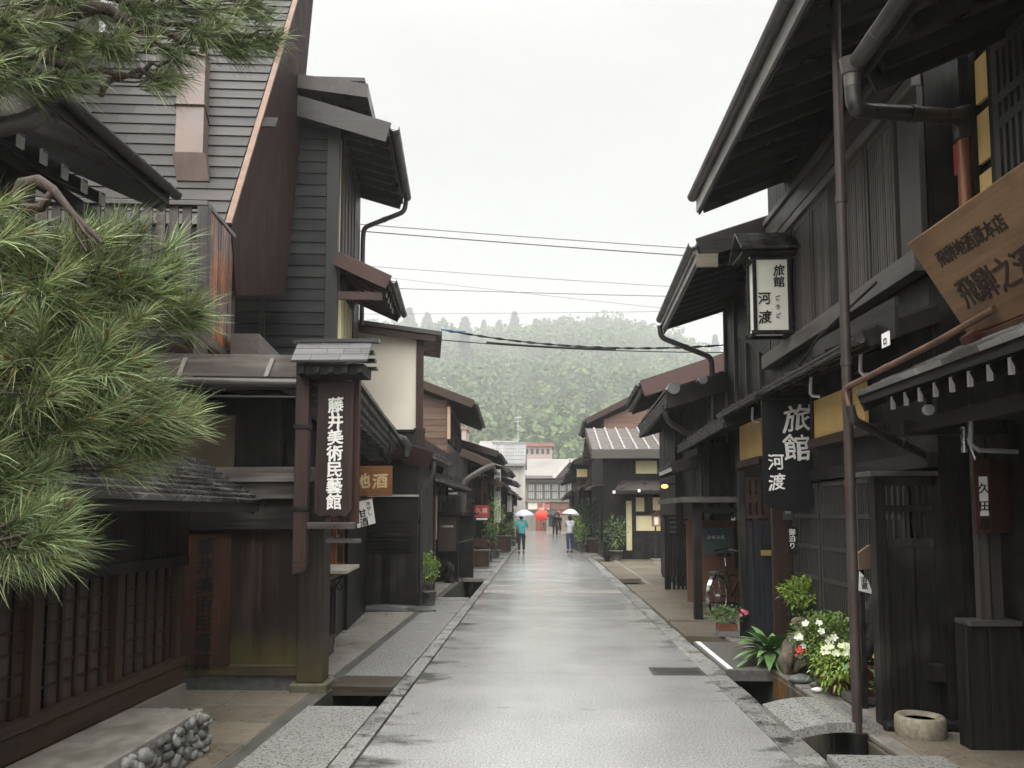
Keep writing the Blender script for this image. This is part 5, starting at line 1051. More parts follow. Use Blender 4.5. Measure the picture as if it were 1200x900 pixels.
# wing screen
a = F.at(1030, 556, y=10.55); b = F.at(1040, 842, y=10.55); zt = a.z
m = MB(); boards_y(m, 10.55, a.x+.02, .3, .02, 1.38, .21, .018); m.box(a.x+.02, .3, 10.551, 10.6, .03, 1.38); wo = m.build('wing_screen', black_v, t)
m = MB(); m.box(a.x-.06, a.x+.02, 10.5, 10.62, .0, zt-.02); m.box(.2, .28, 10.5, 10.62, 0, zt-.02); m.build('screen_post', black_v, wo)
m = MB(); m.box(a.x-.12, .4, 10.42, 10.72, zt-.018, zt+.02); m.build('screen_cap', gut_l, wo, .004)
m = MB(); m.box(a.x+.02, .2, 10.53, 10.58, 1.385, 1.45); m.box(a.x+.02, .2, 10.53, 10.58, 1.66, 1.71); m.box(a.x+.02, .2, 10.53, 10.58, zt-.09, zt-.02)
for k in range(16): x = a.x+.06+k*(.2-a.x-.06)/16; m.box(x, x+.018, 10.545, 10.565, 1.4, zt-.05)
m.build('screen_lattice', black_v, wo)
m = MB(); m.tube([(a.x-.1, 10.35, .06), (a.x+.4, 10.35, .07), (.1, 10.3, .07)], .05, 8); m.build('drain_pipe', iron, t)
# small copper-brown sign box
F2 = Fr(0, 0); a = at(1140, 540, y=5.75); b = at(1162, 625, y=5.75); c = at(1192, 625, y=5.95)
t = thing('sign_box', 'reddish wooden sign box with a white paper strip hung beside the black wing screen', 'sign', (a.x, 5.75, b.z))
w_, h_ = b.x-a.x, a.z-b.z; m = MB(); m.prism([(0, 0, 0), (w_, 0, 0), (w_, 0, h_+.02), (0, 0, h_)], (.08, .18, 0)); m.prism([(w_+.002, 0, 0), (w_+.20, .10, 0), (w_+.2, .10, h_), (w_+.002, 0, h_+.02)], (0, .16, 0)); m.build('box', tray, t, .004)
m = MB(); m.box(w_*.32, w_*.86, -.006, -.001, h_*.24, h_*.78); m.build('paper_strip', paper, t)
write(t, [('久田屋', w_*.59, h_*.62, .078, 'v', 1.55)], (0, -.007, 0), (1, 0, 0), (0, 0, 1), ink, .015, .002, brush=.025)
m = MB(); m.tube([(-.03, .05, h_+.22), (.05, .05, h_+.0)], .008, 5); m.tube([(-.035, .04, h_+.24), (-.035, .04, h_+.06)], .02, 7); m.build('hanger', steel, t)
# lamp under the pent roof
q = at(1088, 480, x=2.75); t = thing('bulb_lamp', 'round white globe lamp under the shingled pent roof', 'lamp', q)
m = MB(); m.lathe([(.001, -.042), (.025, -.035), (.042, -.01), (.04, .015), (.02, .035)], 14); m.build('globe', M('opal_glass', (.75, .75, .72), .2, .03, (3, 3, 3), 0, emit=.05), t); m = MB(); m.lathe([(.022, .034), (.024, .07), (.045, .08), (.045, .09)], 12); m.tube([(0, 0, .09), (0, 0, .3)], .008, 5); m.build('holder', iron, t)
# big plank sign on the pent roof
TL = at(1063, 286, x=2.36); BL = at(1134, 394, y=TL.y+.02); TR = at(1169, 211, x=2.36)
t = thing('plank_sign', 'large tan wooden signboard with carved black writing leaning out from the shingled pent roof', 'sign', (0, 0, 0)); t.location = TL
u = (TR-TL).normalized(); vv = (TL-BL); vv = (vv-u*vv.dot(u)).normalized(); n = u.cross(vv); hgt = (TL-BL).length; Lb = 1.55
mtx = lambda a, b, c: u*a+vv*b+n*c
m = MB(); m.add([mtx(0, -hgt, -.05), mtx(Lb, -hgt, -.05), mtx(Lb, 0, -.05), mtx(0, 0, -.05), mtx(0, -hgt, 0), mtx(Lb, -hgt, 0), mtx(Lb, 0, 0), mtx(0, 0, 0)], [(0, 3, 2, 1), (4, 5, 6, 7), (0, 1, 5, 4), (1, 2, 6, 5), (2, 3, 7, 6), (3, 0, 4, 7)]); m.build('board', tan_wood, t, .006)
kk = hgt/.62
write(t, [('飛騨地酒蔵本店', .24, -.17*kk, .108, 'h', .98), ('飛騨之酒', .27, -.395*kk, .205, 'h', .98)], (0, 0, 0), u, vv, M('brown_black_ink', (.03, .02, .015), .6, .2, (9, 9, 9), 0), .018, .004, brush=.016)
m = MB(); m.add([mtx(1.03, -.44*kk, .001), mtx(1.15, -.44*kk, .001), mtx(1.15, -.26*kk, .001), mtx(1.03, -.26*kk, .001), mtx(1.03, -.44*kk, .004), mtx(1.15, -.44*kk, .004), mtx(1.15, -.26*kk, .004), mtx(1.03, -.26*kk, .004)], [(0, 3, 2, 1), (4, 5, 6, 7), (0, 1, 5, 4), (1, 2, 6, 5), (2, 3, 7, 6), (3, 0, 4, 7)]); m.build('red_stamp', M('red_stamp', (.30, .07, .04), .5, .2, (9, 9, 9), 0), t)
fm = MB(); fm.add([mtx(.02, -hgt-.10, -.10), mtx(.12, -hgt-.10, -.10), mtx(.12, -hgt+.03, -.10), mtx(.02, -hgt+.03, -.10), mtx(.02, -hgt-.10, .10), mtx(.12, -hgt-.10, .10), mtx(.12, -hgt+.02, .07), mtx(.02, -hgt+.02, .07)], [(0, 3, 2, 1), (4, 5, 6, 7), (0, 1, 5, 4), (1, 2, 6, 5), (2, 3, 7, 6), (3, 0, 4, 7)])
foot = M('red_brown_foot', (.10, .042, .028), .4, .3, V, .2); fo = fm.build('foot', foot, t); c_ = fo.copy(); C.objects.link(c_); c_.parent = t; c_.location = u*.72
m = MB(); m.bar(mtx(.0, -hgt-.04, .0), mtx(Lb, -hgt-.04, .0), .07, .07, up=vv); m.build('base_bar', foot, t)

# ---- lattice fronted house with the big eave
F = Fr(3.02, 6.4); t = house(F, 'shuttered_house', 'dark house with a deep overhanging eave and grey slatted upper shutters behind the steel pole')
L_ = 4.4; z1 = F.at(1085, 66, x=-.02).z; z0 = F.at(1090, 300, x=-.02).z
m = MB(); m.box(.03, 6, 0, L_, -.1, 6.3); boards_x(m, .03, .02, L_, 3.0, 6.2, .2, .012, -1); m.build('wall', black_v, t)
m = MB(); m.box(-.06, .01, -.02, L_, z1-.02, z1+.20); m.box(-.09, .01, -.02, L_, z1+.22, z1+.30); m.box(-.08, .0, -.02, L_, z1-.16, z1-.06); m.build('upper_beam', grey_y, t, .006)
m = MB(); m.box(-.12, .01, -.05, L_, z0-.10, z0+.08); m.build('lower_beam', grey_y, t, .008)
m = MB(); boards_x(m, .01, -.02, .36, z0+.08, z1-.16, .19, .045, -1); m.build('corner_board', grey_v, t)
pan = [(.42, 1.02), (1.05, 1.68), (2.0, 2.55), (2.58, 3.2), (3.45, 4.3)]
for a, b in pan:
    m = MB(); n = int((b-a-.08)/.047)
    for i in range(n): y = a+.04+(b-a-.08)*i/n; m.box(-.034, .0, y, y+.025, z0+.10, z1-.2)
    so_ = m.build('slatted_shutter', M('shutter_slats', (.092, .08, .073), .5, .6, V, .3, island=.25), t); m = MB(); m.box(-.012, .008, a, b, z0+.09, z1-.19); m.build('backing', black_v, so_)
    m = MB(); m.box(-.045, .01, a, a+.045, z0+.085, z1-.17); m.box(-.045, .01, b-.045, b, z0+.085, z1-.17); m.box(-.04, .01, a+.046, b-.046, z1-.24, z1-.17); m.build('frame', grey_v, so_)
m = MB(); m.box(-.06, .01, 1.72, 1.95, z0+.08, z1-.16); m.box(-.06, .01, 3.24, 3.4, z0+.08, z1-.16); m.build('upper_post', black_v, t)
ea = F.at(927, 0, x=-1.05); eb = F.at(818, 238, x=-1.05)
eave(t, -4.0, eb.y, -1.02, ea.z-.09, .3, ea.z+.42, .10, roof_m, black_y, .30, .46, (.08, .11), gutter=gut_l, gr=.06, barge=.28, bmat=gut_l, blocks=1)
m = MB(); y = -4.0
while y < eb.y-.02: w_ = min(U(.3, .42), eb.y-y); m.box(-1.075, -1.03, y, y+w_-.006, ea.z-.27, ea.z-.05); y += w_
m.build('eave_blocks', M('eave_block', (.19, .178, .165), .35, .4, HY, .25, island=.3), t)
# pent roof between the storeys, ochre panels, lattice
pa = F.at(832, 491, x=-.52); zp = F.at(1005, 393, x=-.52).z
eave(t, -.05, 4.9, -.5, zp-.05, .05, zp+.14, .05, roof_m, black_y, .10, .5, (.05, .07), gutter=gut, gr=.04, barge=.12)
m = MB(); m.bar((-.42, -.4, zp+.03), (-.36, 1.6, zp+.10), .30, .03, up=(1, 0, 0)); m.tube([(-.5, 1.7, zp+.02), (-.58, .8, zp+.15), (-.60, -.5, zp+.26)], .012, 5); m.build('awning_board', black_y, t)
wt = MB(); wt.tube([(-.30, 0, zp-.03), (-.31, 0, zp-.2), (-.29, 0, zp-.225), (-.22, 0, zp-.23)], .016, 6); rep('bracket', wt, white_p, t, [(0, y, 0) for y in (.6, 1.9, 3.2, 4.2)])
a = F.at(1012, 420, x=-.03); b = F.at(956, 515, x=-.03); a2 = F.at(892, 498, x=-.03); b2 = F.at(868, 541, x=-.03)
m = MB(); m.box(-.04, -.002, a.y, b.y, F.at(956, 515, x=-.03).z, zp-.18); pn = m.build('ochre_panel', ochre, t); m = MB(); m.box(-.04, -.002, a2.y, b2.y, b2.z, a2.z+.1); m.build('ochre_panel', ochre, t)
m = MB(); zb = F.at(956, 515, x=-.03).z; m.box(-.10, .02, a.y-.3, b.y+.05, zb-.1, zb-.003); m.box(-.10, .02, a2.y-.1, b2.y+.05, b2.z-.1, b2.z-.003); m.build('panel_sill', brown_y, t)
m = MB(); m.box(-.06, .02, b.y, b.y+.07, zb, zp); m.box(-.06, .02, b2.y, b2.y+.07, b2.z, zp); m.build('panel_post', brown_v, t)
m = MB(); m.box(-.06, -.012, b.y+.1, b.y+.2, zp-.28, zp-.2); m.build('white_tile', white_p, t)
for y0_, y1_ in ((.5, 1.5), (1.55, 2.5), (2.6, 3.5)):
    m = MB(); grid_x(m, -.0, y0_, y1_, .55, 1.95, .055, .02, .03, (0, .28, .52, .76, 1), -1, .045); lo = m.build('lattice_window', M('dark_lattice', (.04, .036, .033), .5, .3, V, .25), t); m = MB(); m.box(.004, .012, y0_, y1_, .55, 1.95); m.build('glass', glass, lo)
m = MB(); m.box(-.08, .02, 0, L_, .38, .5); m.box(-.06, .02, 0, L_, 2.0, 2.12); m.build('rail', black_y, t); m = MB(); m.box(-.36, .0, 1.4, 2.6, .42, .47); m.build('bench_ledge', grey_y, t)
m = MB(); m.box(-.25, -.03, 3.6, 3.68, .1, 2.2); m.box(-.05, .02, 3.7, 4.3, .1, 2.0); m.build('door_post', brown_v, t)
# white tile with a mark
q = at(1038, 398, x=2.4); t = thing('address_tile', 'small white tile with one dark mark on the board above the ochre panel', 'tile', q); m = MB(); m.box(-.004, .004, -.06, .06, -.05, .05); m.build('plate', white_p, t)
write(t, [('ロ', 0, -.01, .06, 'h', 1)], (-.005, .0, 0), (0, -1, 0), (0, 0, 1), ink, .015, .002)

# ---- inn: lamp box sign, black cloth sign, slips
F = Fr(2.4, 9.5); t = thing('lamp_box_sign', 'white box sign with black brushed writing under its own small roof, high on the wall', 'sign', F.loc)
a = F.at(882, 300, y=0); b = F.at(929, 391, y=0); yd = .32
m = MB(); m.box(a.x+.03, b.x-.03, .02, yd-.02, b.z+.04, a.z-.03); lb = m.build('lamp_panel', lampw, t)
m = MB()
for x in (a.x, b.x-.04):
    for y in (0, yd-.04): m.box(x, x+.04, y, y+.04, b.z, a.z)
for z in (b.z, a.z-.04): m.box(a.x-.03, b.x+.03, -.006, .036, z, z+.045); m.box(a.x-.03, b.x+.03, yd-.036, yd+.006, z, z+.045); m.box(a.x-.006, a.x+.036, .036, yd-.036, z, z+.045); m.box(b.x-.036, b.x+.006, .036, yd-.036, z, z+.045)
m.build('frame', black_v, t, .003)
m = MB()
for x in (a.x-.03, b.x+.03):
    for z in (b.z+.02, a.z-.02): m.rock((x, .015, z), .017, 1, (1, 1, 1), 1, 0)
m.build('corner_cap', white_p, t)
cx = (a.x+b.x)/2; w_ = b.x-a.x
write(t, [('旅館', cx+.085, a.z-.17, .135, 'v', 1.0), ('河渡', cx-.09, a.z-.50, .155, 'v', 1.45), ('ごうど', cx+.06, a.z-.50, .065, 'v', 1.6)], (0, .016, 0), (1, 0, 0), (0, 0, 1), ink, .018, .004, brush=.03)
m = MB(); zt = F.at(905, 273, y=.1).z; xl, xr = F.at(868, 290, y=-.12).x, F.at(938, 290, y=-.12).x
for k in range(5): x0_ = xl+(xr-xl)*k/5; m.prism([(x0_, -.15, a.z+.045), (x0_, .16, zt), (x0_, .16, zt+.025), (x0_, -.15, a.z+.07)], ((xr-xl)/5-.004, 0, 0)); m.prism([(x0_, .162, zt), (x0_, .5, a.z+.045), (x0_, .5, a.z+.07), (x0_, .162, zt+.025)], ((xr-xl)/5-.004, 0, 0))
m.build('little_roof', M('wet_grey_shingle', ()), t); m = MB(); m.box(xl+.03, xr-.03, -.08, .4, a.z+.01, a.z+.04); m.build('roof_board', black_h, t)
m = MB()
for z in (b.z+.12, a.z-.12, (a.z+b.z)/2): m = MB(); m.tube([(b.x, .15, z), (b.x+.14, .15, z), (3.05-2.4, .15, z)], .011, 5); m.rock((b.x+.05, .15, z), .03, 2, (1, 1, 1), 1, .3); m.build('wall_bracket', iron, t)
F = Fr(2.5, 9.15); t = thing('cloth_sign', 'tall black sign panel with large white brushed characters hanging under the white box sign', 'sign', F.loc)
a = F.at(893, 468, y=0); b = F.at(955, 592, y=0)
m = MB(); m.prism([(a.x, 0, b.z+.02), (a.x+.12, 0, b.z-.06), (b.x-.1, 0, b.z-.07), (b.x, 0, b.z), (b.x-.01, 0, a.z), (a.x-.005, 0, a.z)], (0, .03, 0)); m.build('panel', M('black_sign_panel', (.0075, .0078, .009), .55, .3, V, .15, spec=.2), t)
m = MB(); m.box(a.x-.08, .56, -.03, .06, a.z+.002, a.z+.05); m.build('bar', black_h, t)
cx = (a.x+b.x)/2; S_ = (a.z-b.z)/1.25
write(t, [('旅館', cx+.10, a.z-.23*S_, .33*S_, 'v', 1.03), ('河渡', cx-.135, a.z-.74*S_, .20*S_, 'v', 1.2)], (0, -.001, 0), (1, 0, 0), (0, 0, 1), chalk, .014, .004, brush=.034)
for px, p0, p1, ww, lab, tx in ((923, 592, 609, .05, 'small grey-green slip sign under the black panel', '宿'), (928, 617, 650, .045, 'narrow dark slip sign with white writing and scalloped edge below the grey-green slip', '御泊り')):
    F = Fr(2.5, 9.3); t = thing('slip_sign', lab, 'sign', F.loc); a = F.at(px, p0, y=0); b = F.at(px, p1, y=0)
    m = MB(); m.box(a.x-ww, a.x+ww, 0, .02, b.z, a.z)
    for k in range(5): z = b.z+(a.z-b.z)*(k+.5)/5; m.rock((a.x+ww+.005, .01, z), .018, k, (1, .5, 1), 1, 0)
    m.build('plate', M('grey_green_plate', (.09, .11, .10), .5, .2, V, .1) if px < 925 else black_v, t)
    write(t, [(tx, a.x, a.z-.06, .075, 'v', 1.0)], (0, -.001, 0), (1, 0, 0), (0, 0, 1), chalk, .01, .002, brush=.02)
    m = MB(); m.tube([(a.x, .01, a.z), (a.x, .01, a.z+.08)], .006, 4); m.build('cord', iron, t)
# ---- inn itself
F = Fr(3.2, 11.0, -2.2); t = house(F, 'inn', 'dark inn with board upper wall, stacked-plank eave ends and a projecting entrance porch')
ea = F.at(801, 272, x=-1.15); eb = F.at(774, 342, x=-1.15); L_ = eb.y; pe = F.at(806, 284, y=-.3); pw = F.at(905, 252, y=-.3); s_ = (pw.z-pe.z)/(pw.x-pe.x); e_ = pe.z+s_*(-1.08-pe.x)+.0
m = MB(); m.box(.03, 6, 0, L_-.1, -.1, e_+.1); boards_x(m, .03, .02, L_-.12, 2.95, e_+.2, .26, .03, -1)
m.build('wall', black_v, t)
m = MB()
for k in range(5): y = .1+k*(L_-.3)/4; m.box(-.05, .0, y, y+.08, 2.9, e_)
m.build('upper_post', grey_v, t)
eave(t, -.3, L_, -1.08, e_-.12, 2.5, e_-.12+s_*3.58, .10, roof_m, black_y, .34, .42, (.08, .1), gutter=gut_l, gr=.06, barge=.26, bmat=black_h)
m = MB()
for k in range(2):
    y = -.3
    while y < L_-.02: w_ = min(U(.22, .36), L_-y); m.box(-1.13-.03*k, -1.09, y, y+w_-.006, e_-.17+.1*k-.14, e_-.17+.1*k-.045); y += w_
m.build('eave_blocks', M('eave_block', ()), t)
q = F.at(816, 305, y=-.34); m = MB(); m.box(q.x-.0, q.x+.28, -.36, -.33, q.z-.1, q.z+.08); m.build('pale_patch', M('pale_board', (.15, .13, .095), .5, .4, H, .2), t)
pp = [Vector((-1.17, L_+.02, e_-.2)), Vector((-1.15, L_+.02, e_-.42)), Vector((-.25, L_-.05, e_-.82)), Vector((-.25, L_-.05, 2.9))]
pipe(t, pp, .05, gut)
pa = F.at(837, 491, x=-.75); pb_ = F.at(793, 522, x=-.75)
eave(t, .1, pb_.y, -.72, (pa.z+pb_.z)/2-.08, .02, (pa.z+pb_.z)/2+.16, .06, roof_m, black_y, .16, .4, (.06, .08), gutter=None, barge=.15, white=True, name='lower_roof', layers=2)
m = MB(); m.bar((-.05, -.02, 3.95), (-.05, 2.2, 4.75), .10, .5); m.build('slanting_board', black_y, t)
for y in (.3, 1.3, 2.3): m = MB(); grid_x(m, -.01, y, y+.8, .7, 2.0, .07, .025, .03, (0, .5, 1)); m.build('lattice_window', black_v, t)
# wing wall with the letter box
a = F.at(869, 556, y=-.05); b = F.at(921, 745, y=-.05); g = F.at(895, 745, y=-.05)
m = MB(); boards_y(m, -.05, a.x, b.x, .03, 1.55, .14, .02); m.box(a.x, b.x, -.049, 0, .03, 1.55); wo = m.build('wing_wall', M('blue_black_boards', (.017, .018, .021), .4, .4, V, .3, island=.3), t)
m = MB(); m.box(a.x-.05, a.x+.03, -.09, .03, 0, 2.2); m.box(b.x-.03, b.x+.05, -.09, .03, 0, 2.2); m.build('wing_post', black_v, wo); m = MB(); grid_y(m, -.05, a.x+.06, b.x-.06, 1.6, 2.1, .085, .045, .03, (0, .5, 1), -1, .05); m.build('wing_lattice', brown_v, wo)
m = MB(); m.box(a.x+.2, b.x-.16, -.10, -.07, 1.18, 1.25); m.build('letter_flap', iron, wo); m = MB(); m.box(a.x+.22, b.x-.16, -.095, -.07, 1.09, 1.165); m.build('letter_plate', M('brass_plate', (.35, .24, .1), .4, .2, H, .1, metal=.3), wo)
# entrance porch roof and posts
F3 = Fr(2.35, 12.5, -1); t = thing('porch', 'low flat entrance porch on dark posts sheltering the bicycle', 'porch', F3.loc, F3.th)
a = F3.at(793, 585, y=-.1); zp = a.z; m = MB(); m.box(-.25, .95, -.15, 2.6, zp-.02, zp+.03); m.build('roof', gut, t); m = MB(); m.box(-.27, .95, -.19, -.155, zp-.05, zp+.035); m.box(-.27, -.252, -.155, 2.6, zp-.05, zp+.035); m.build('edge', gut_l, t)
q = F3.at(817, 650, y=0); rep('post', MB().box(-.06, .06, -.06, .06, 0, zp-.025), black_v, t, [(q.x, 0, 0), (.85, 2.4, 0), (.85, .0, 0)])
m = MB(); m.box(q.x-.04, .9, -.03, .03, zp-.2, zp-.12); m.box(q.x+.06, .9, 1.2, 1.24, .0, .001); m.build('beam', black_h, t)
m = MB(); m.box(q.x+.1, .92, 1.6, 1.66, .15, 1.52); m.build('brown_board', M('red_tan_board', (.14, .075, .045), .5, .3, V, .2), t); m = MB(); m.box(q.x+.38, .85, 1.57, 1.595, .95, 1.4); po = m.build('notice', M('blue_grey_notice', (.10, .135, .14), .3, .2, (4, 4, 4), 0), t)
write(po, [('お休み処', q.x+.47, 1.24, .07, 'h', 1.1)], (0, 1.568, 0), (1, 0, 0), (0, 0, 1), chalk, .01, .002)
m = MB(); m.tube([(.62, .3, zp-.03), (.62, .3, zp-.22)], .01, 5); m.lathe([(.05, 0), (.07, .02), (.06, .08), (.02, .1)], 12, (.62, .3, zp-.32)); m.build('lantern_hook', steel, t)

# ---- tile-ended house and the one behind
F = Fr(3.0, 14.9, -2); t = house(F, 'pent_roof_house', 'dark low house with a sharply perspective tile-edged eave and round ridge end past the inn')
ea = F.at(778, 457, x=-.75); eb = F.at(749, 503, x=-.75); e_ = (ea.z+eb.z)/2; L_ = eb.y
m = MB(); m.box(.03, 5, 0, L_-.2, -.1, e_+.2); boards_y(m, .0, .1, 4.9, .1, e_+.1, .22, .02); boards_x(m, .03, 0, L_-.2, .1, e_, .22, .02, -1); m.build('wall', black_v, t)
eave(t, -.2, L_, -.72, e_-.1, 2.4, e_+.85, .10, roof_m, black_y, .30, .45, (.06, .09), gutter=None, barge=.3, bmat=black_h, layers=3, course=.2)
m = MB(); m.tube([(-.62, -.28, e_+.05), (-.62, -.2, e_+.06), (-.62, .2, e_+.06)], .11, 12); m.tube([(-.1, -.28, e_+.2), (-.1, .2, e_+.2)], .08, 12); m.build('ridge_end', tile_g, t)
pipe(t, [Vector((-.75, .1, e_-.2)), Vector((-.7, .1, e_-.5)), Vector((-.1, .3, e_-.85)), Vector((-.08, .3, 0))], .06, gut)
pa = F.at(789, 538, x=-.65); pb_ = F.at(771, 553, x=-.65)
eave(t, .2, pb_.y, -.62, (pa.z+pb_.z)/2-.06, .02, (pa.z+pb_.z)/2+.12, .05, roof_m, black_y, .10, .3, (.05, .07), white=True, name='lower_roof')
# slatted gate screen
a = at(781, 606, y=17.6); b = at(812, 606, y=17.6); F = Fr(a.x, 17.6); w_ = b.x-a.x; h = a.z
t = thing('gate_screen', 'black slatted screen with light gaps at its foot between the porch and the forecourt', 'screen', F.loc)
m = MB(); n = 9
for i in range(n): x = w_*i/n; m.box(x+.004, x+w_/n-.004, 0, .025, .32, h-.38)
m.build('boards', black_v, t); m = MB()
for i in range(6): x = .05+(w_-.1)*i/5; m.box(x-.03, x+.03, 0, .03, .04, .32)
m.build('foot_slat', black_v, t); m = MB(); grid_y(m, .0, .03, w_-.03, h-.36, h-.06, w_/2.01, .05, .03, (0, .33, .66, 1), -1, .05); m.build('lattice', black_v, t)
m = MB(); m.box(-.05, .03, -.03, .06, 0, h); m.box(w_-.03, w_+.05, -.03, .06, 0, h); m.box(-.08, w_+.08, -.04, .07, h, h+.04); m.build('frame', black_v, t)
# ---- house behind with a higher eave and red verge
F = Fr(2.95, 18.3, -1.5); t = house(F, 'red_verge_house', 'dark two storey house whose red-brown verge rises behind the tile-edged eave')
ea = F.at(757, 434, x=-.75); eb = F.at(737, 472, x=-.75); e_ = (ea.z+eb.z)/2; L_ = eb.y
m = MB(); m.box(.03, 5, 0, L_-.1, -.1, e_+.2); m.prism([(.03, 0, e_+.19), (5, 0, e_+.19), (5, 0, e_+1.6)], (0, L_-.1, 0)); boards_y(m, L_-.1, .1, 4.9, .1, e_, .22, .02, 1); boards_x(m, .03, 0, L_-.1, .1, e_, .22, .02, -1); m.build('wall', black_v, t)
vb = F.at(850, 412, y=-.25); va = F.at(765, 440, y=-.25); s_ = (vb.z-va.z)/(vb.x-va.x)
eave(t, -.25, L_, -.72, e_-.1, 3.0, e_-.1+s_*3.72, .09, roof_m, black_y, .28, .5, (.06, .09), gutter=gut, gr=.05, barge=.34, bmat=M('verge_red', (.09, .052, .046), .45, .2, H, .15), layers=3)
# ---- house across the forecourt with yellow plaster
F = Fr(2.15, 29.0); t = house(F, 'yellow_plaster_house', 'house with yellow plaster panels and a ribbed sheet roof across the open forecourt')
e1 = F.at(740, 526, y=-.5); ez = e1.z; xr = 4.6; x733 = F.at(733, 600, y=0).x
m = MB(); m.box(.03, xr, .02, 6.8, -.1, ez-.05); boards_x(m, .03, .1, 6.7, .1, ez-.2, .2, .02, -1); m.box(.03, x733-.05, -.0, .03, -.1, ez-.1); m.build('wall', black_v, t)
P = lambda px, py, y=0: F.at(px, py, y=y)
for (pa_, pb_, qa, qb) in ((733.5, 741.5, 587, 645), (745, 755, 583, 600), (765, 789, 583, 598), (745, 780, 604, 622), (745, 770, 540, 555)):
    a = P(pa_, qa); b = P(pb_, qb); m = MB(); m.box(a.x, b.x, -.005, .018, b.z, a.z); m.build('plaster_panel', yellow, t)
m = MB()
for px in (731.5, 743, 781): a = P(px, 600); m.box(a.x-.08, a.x+.06, -.05, .03, 0, P(px, 575).z)
a = P(731, 647); b = P(745, 602); m.box(P(743, 600).x, xr, -.04, .02, b.z-.06, b.z+.08); m.box(P(731, 600).x, xr, -.045, .02, P(731, 648).z-.03, P(731, 648).z+.05); m.build('timber', black_v, t)
m = MB(); boards_y(m, .0, P(743, 600).x+.06, xr, .05, P(750, 624).z, .26, .03); m.build('skirting', black_v, t)
# front pent facing the camera
a = P(719, 575, -.7); z_ = a.z; m = MB(); m.prism([(a.x, -.75, z_-.06), (xr, -.75, z_-.06), (xr, .02, z_+.32), (a.x+.35, .02, z_+.32)], (0, 0, .06)); m.build('front_pent', roof_m, t)
m = MB(); m.box(a.x, xr, -.79, -.752, z_-.12, z_+.01); m.build('pent_fascia', black_h, t); wt = MB().box(-.045, .045, -.80, -.792, -.05, .05); rep('rafter_tip', wt, white_p, t, [(P(749, 575, -.79).x, 0, P(749, 575, -.79).z), (P(719.5, 575, -.79).x, 0, z_-.05)])
# main roof slope facing the camera with pale ribs
xL = P(694, 527, -.6).x; zt = P(760, 503, 3.0).z
rm_ = MB(); rm_.prism([(xL, -.62, ez-.12), (xL, 3.2, zt), (xL, 3.2, zt+.06), (xL, -.62, ez-.05)], (xr-xL+1.5, 0, 0)); rm_.prism([(xL, 3.2, zt), (xL, 7.2, ez-.1), (xL, 7.2, ez-.04), (xL, 3.2, zt+.06)], (xr-xL+1.5, 0, 0)); rm_.build('roof', M('brown_sheet', (.07, .055, .046), .3, .25, (3, 3, 3), .1), t)
wr = MB(); wr.bar((0, -.62, ez-.03), (0, 3.2, zt+.08), .06, .05); rep('roof_rib', wr, M('wet_shiny_rib', (.36, .345, .33), .2, .1, (3, 3, 3), 0, metal=.4), t, [(xL+.3+k*.42, 0, 0) for k in range(13)])
m = MB(); m.box(xL-.02, xr+1, -.68, -.625, ez-.34, ez-.03); m.build('fascia', M('grey_fascia', (.075, .068, .062), .4, .25, H, .15), t); m = MB(); m.prism([(xL-.04, -.62, ez-.32), (xL-.04, 3.2, zt-.2), (xL-.04, 3.2, zt+.1), (xL-.04, -.62, ez)], (.035, 0, 0)); m.build('bargeboard', brown_y, t)
m = MB(); grid_x(m, -.0, .5, 2.4, .7, 2.2, .08, .03, .03, (0, .5, 1)); grid_x(m, 0, 3, 5, .7, 2.2, .08, .03, .03, (0, .5, 1)); m.build('lattice_window', black_v, t)
m = MB(); m.box(-.3, .0, .2, 6.4, 2.6, 2.66); m.build('street_pent', roof_m, t)
# standing lantern sign
F = Fr(at(768, 655, y=27.6).x, 27.6); t = thing('standing_lantern', 'roofed wooden lantern sign standing on two thin legs in the forecourt', 'lantern', F.loc)
a = F.at(765, 604, y=0); b = F.at(779, 617, y=0); m = MB(); m.box(a.x, b.x, 0, .3, b.z, a.z); m.build('body', M('lantern_wood', (.26, .15, .09), .5, .25, V, .15), t)
m = MB(); m.prism([(a.x-.08, -.05, a.z), (b.x+.08, -.05, a.z), ((a.x+b.x)/2, -.05, a.z+.14)], (0, .4, 0)); m.build('roof', brown_h, t); m = MB(); m.box(a.x+.05, a.x+.18, -.008, -.001, b.z+.06, a.z-.05); m.build('paper', lampw, t)
rep('leg', MB().box(-.025, .025, .1, .16, .1, b.z), brown_v, t, [(a.x+.1, 0, 0), (b.x-.06, 0, 0)]); m = MB(); m.box(a.x-.05, b.x+.08, -.05, .4, 0, .12); m.build('base', concrete, t)
# lit wall lamp
q = at(779, 570, y=16.6); t = thing('wall_lamp', 'small glowing amber lamp at the end of the lower eave', 'lamp', q); m = MB(); m.rock((0, 0, 0), .055, 1, (1.3, 1, .8), 2, .05); m.build('bulb', M('amber_glow', (1, .5, .14), .4, 0, (1, 1, 1), 0, emit=2.2), t); m = MB(); m.tube([(.05, .03, .03), (.4, .1, .1)], .012, 5); m.build('arm', iron, t)
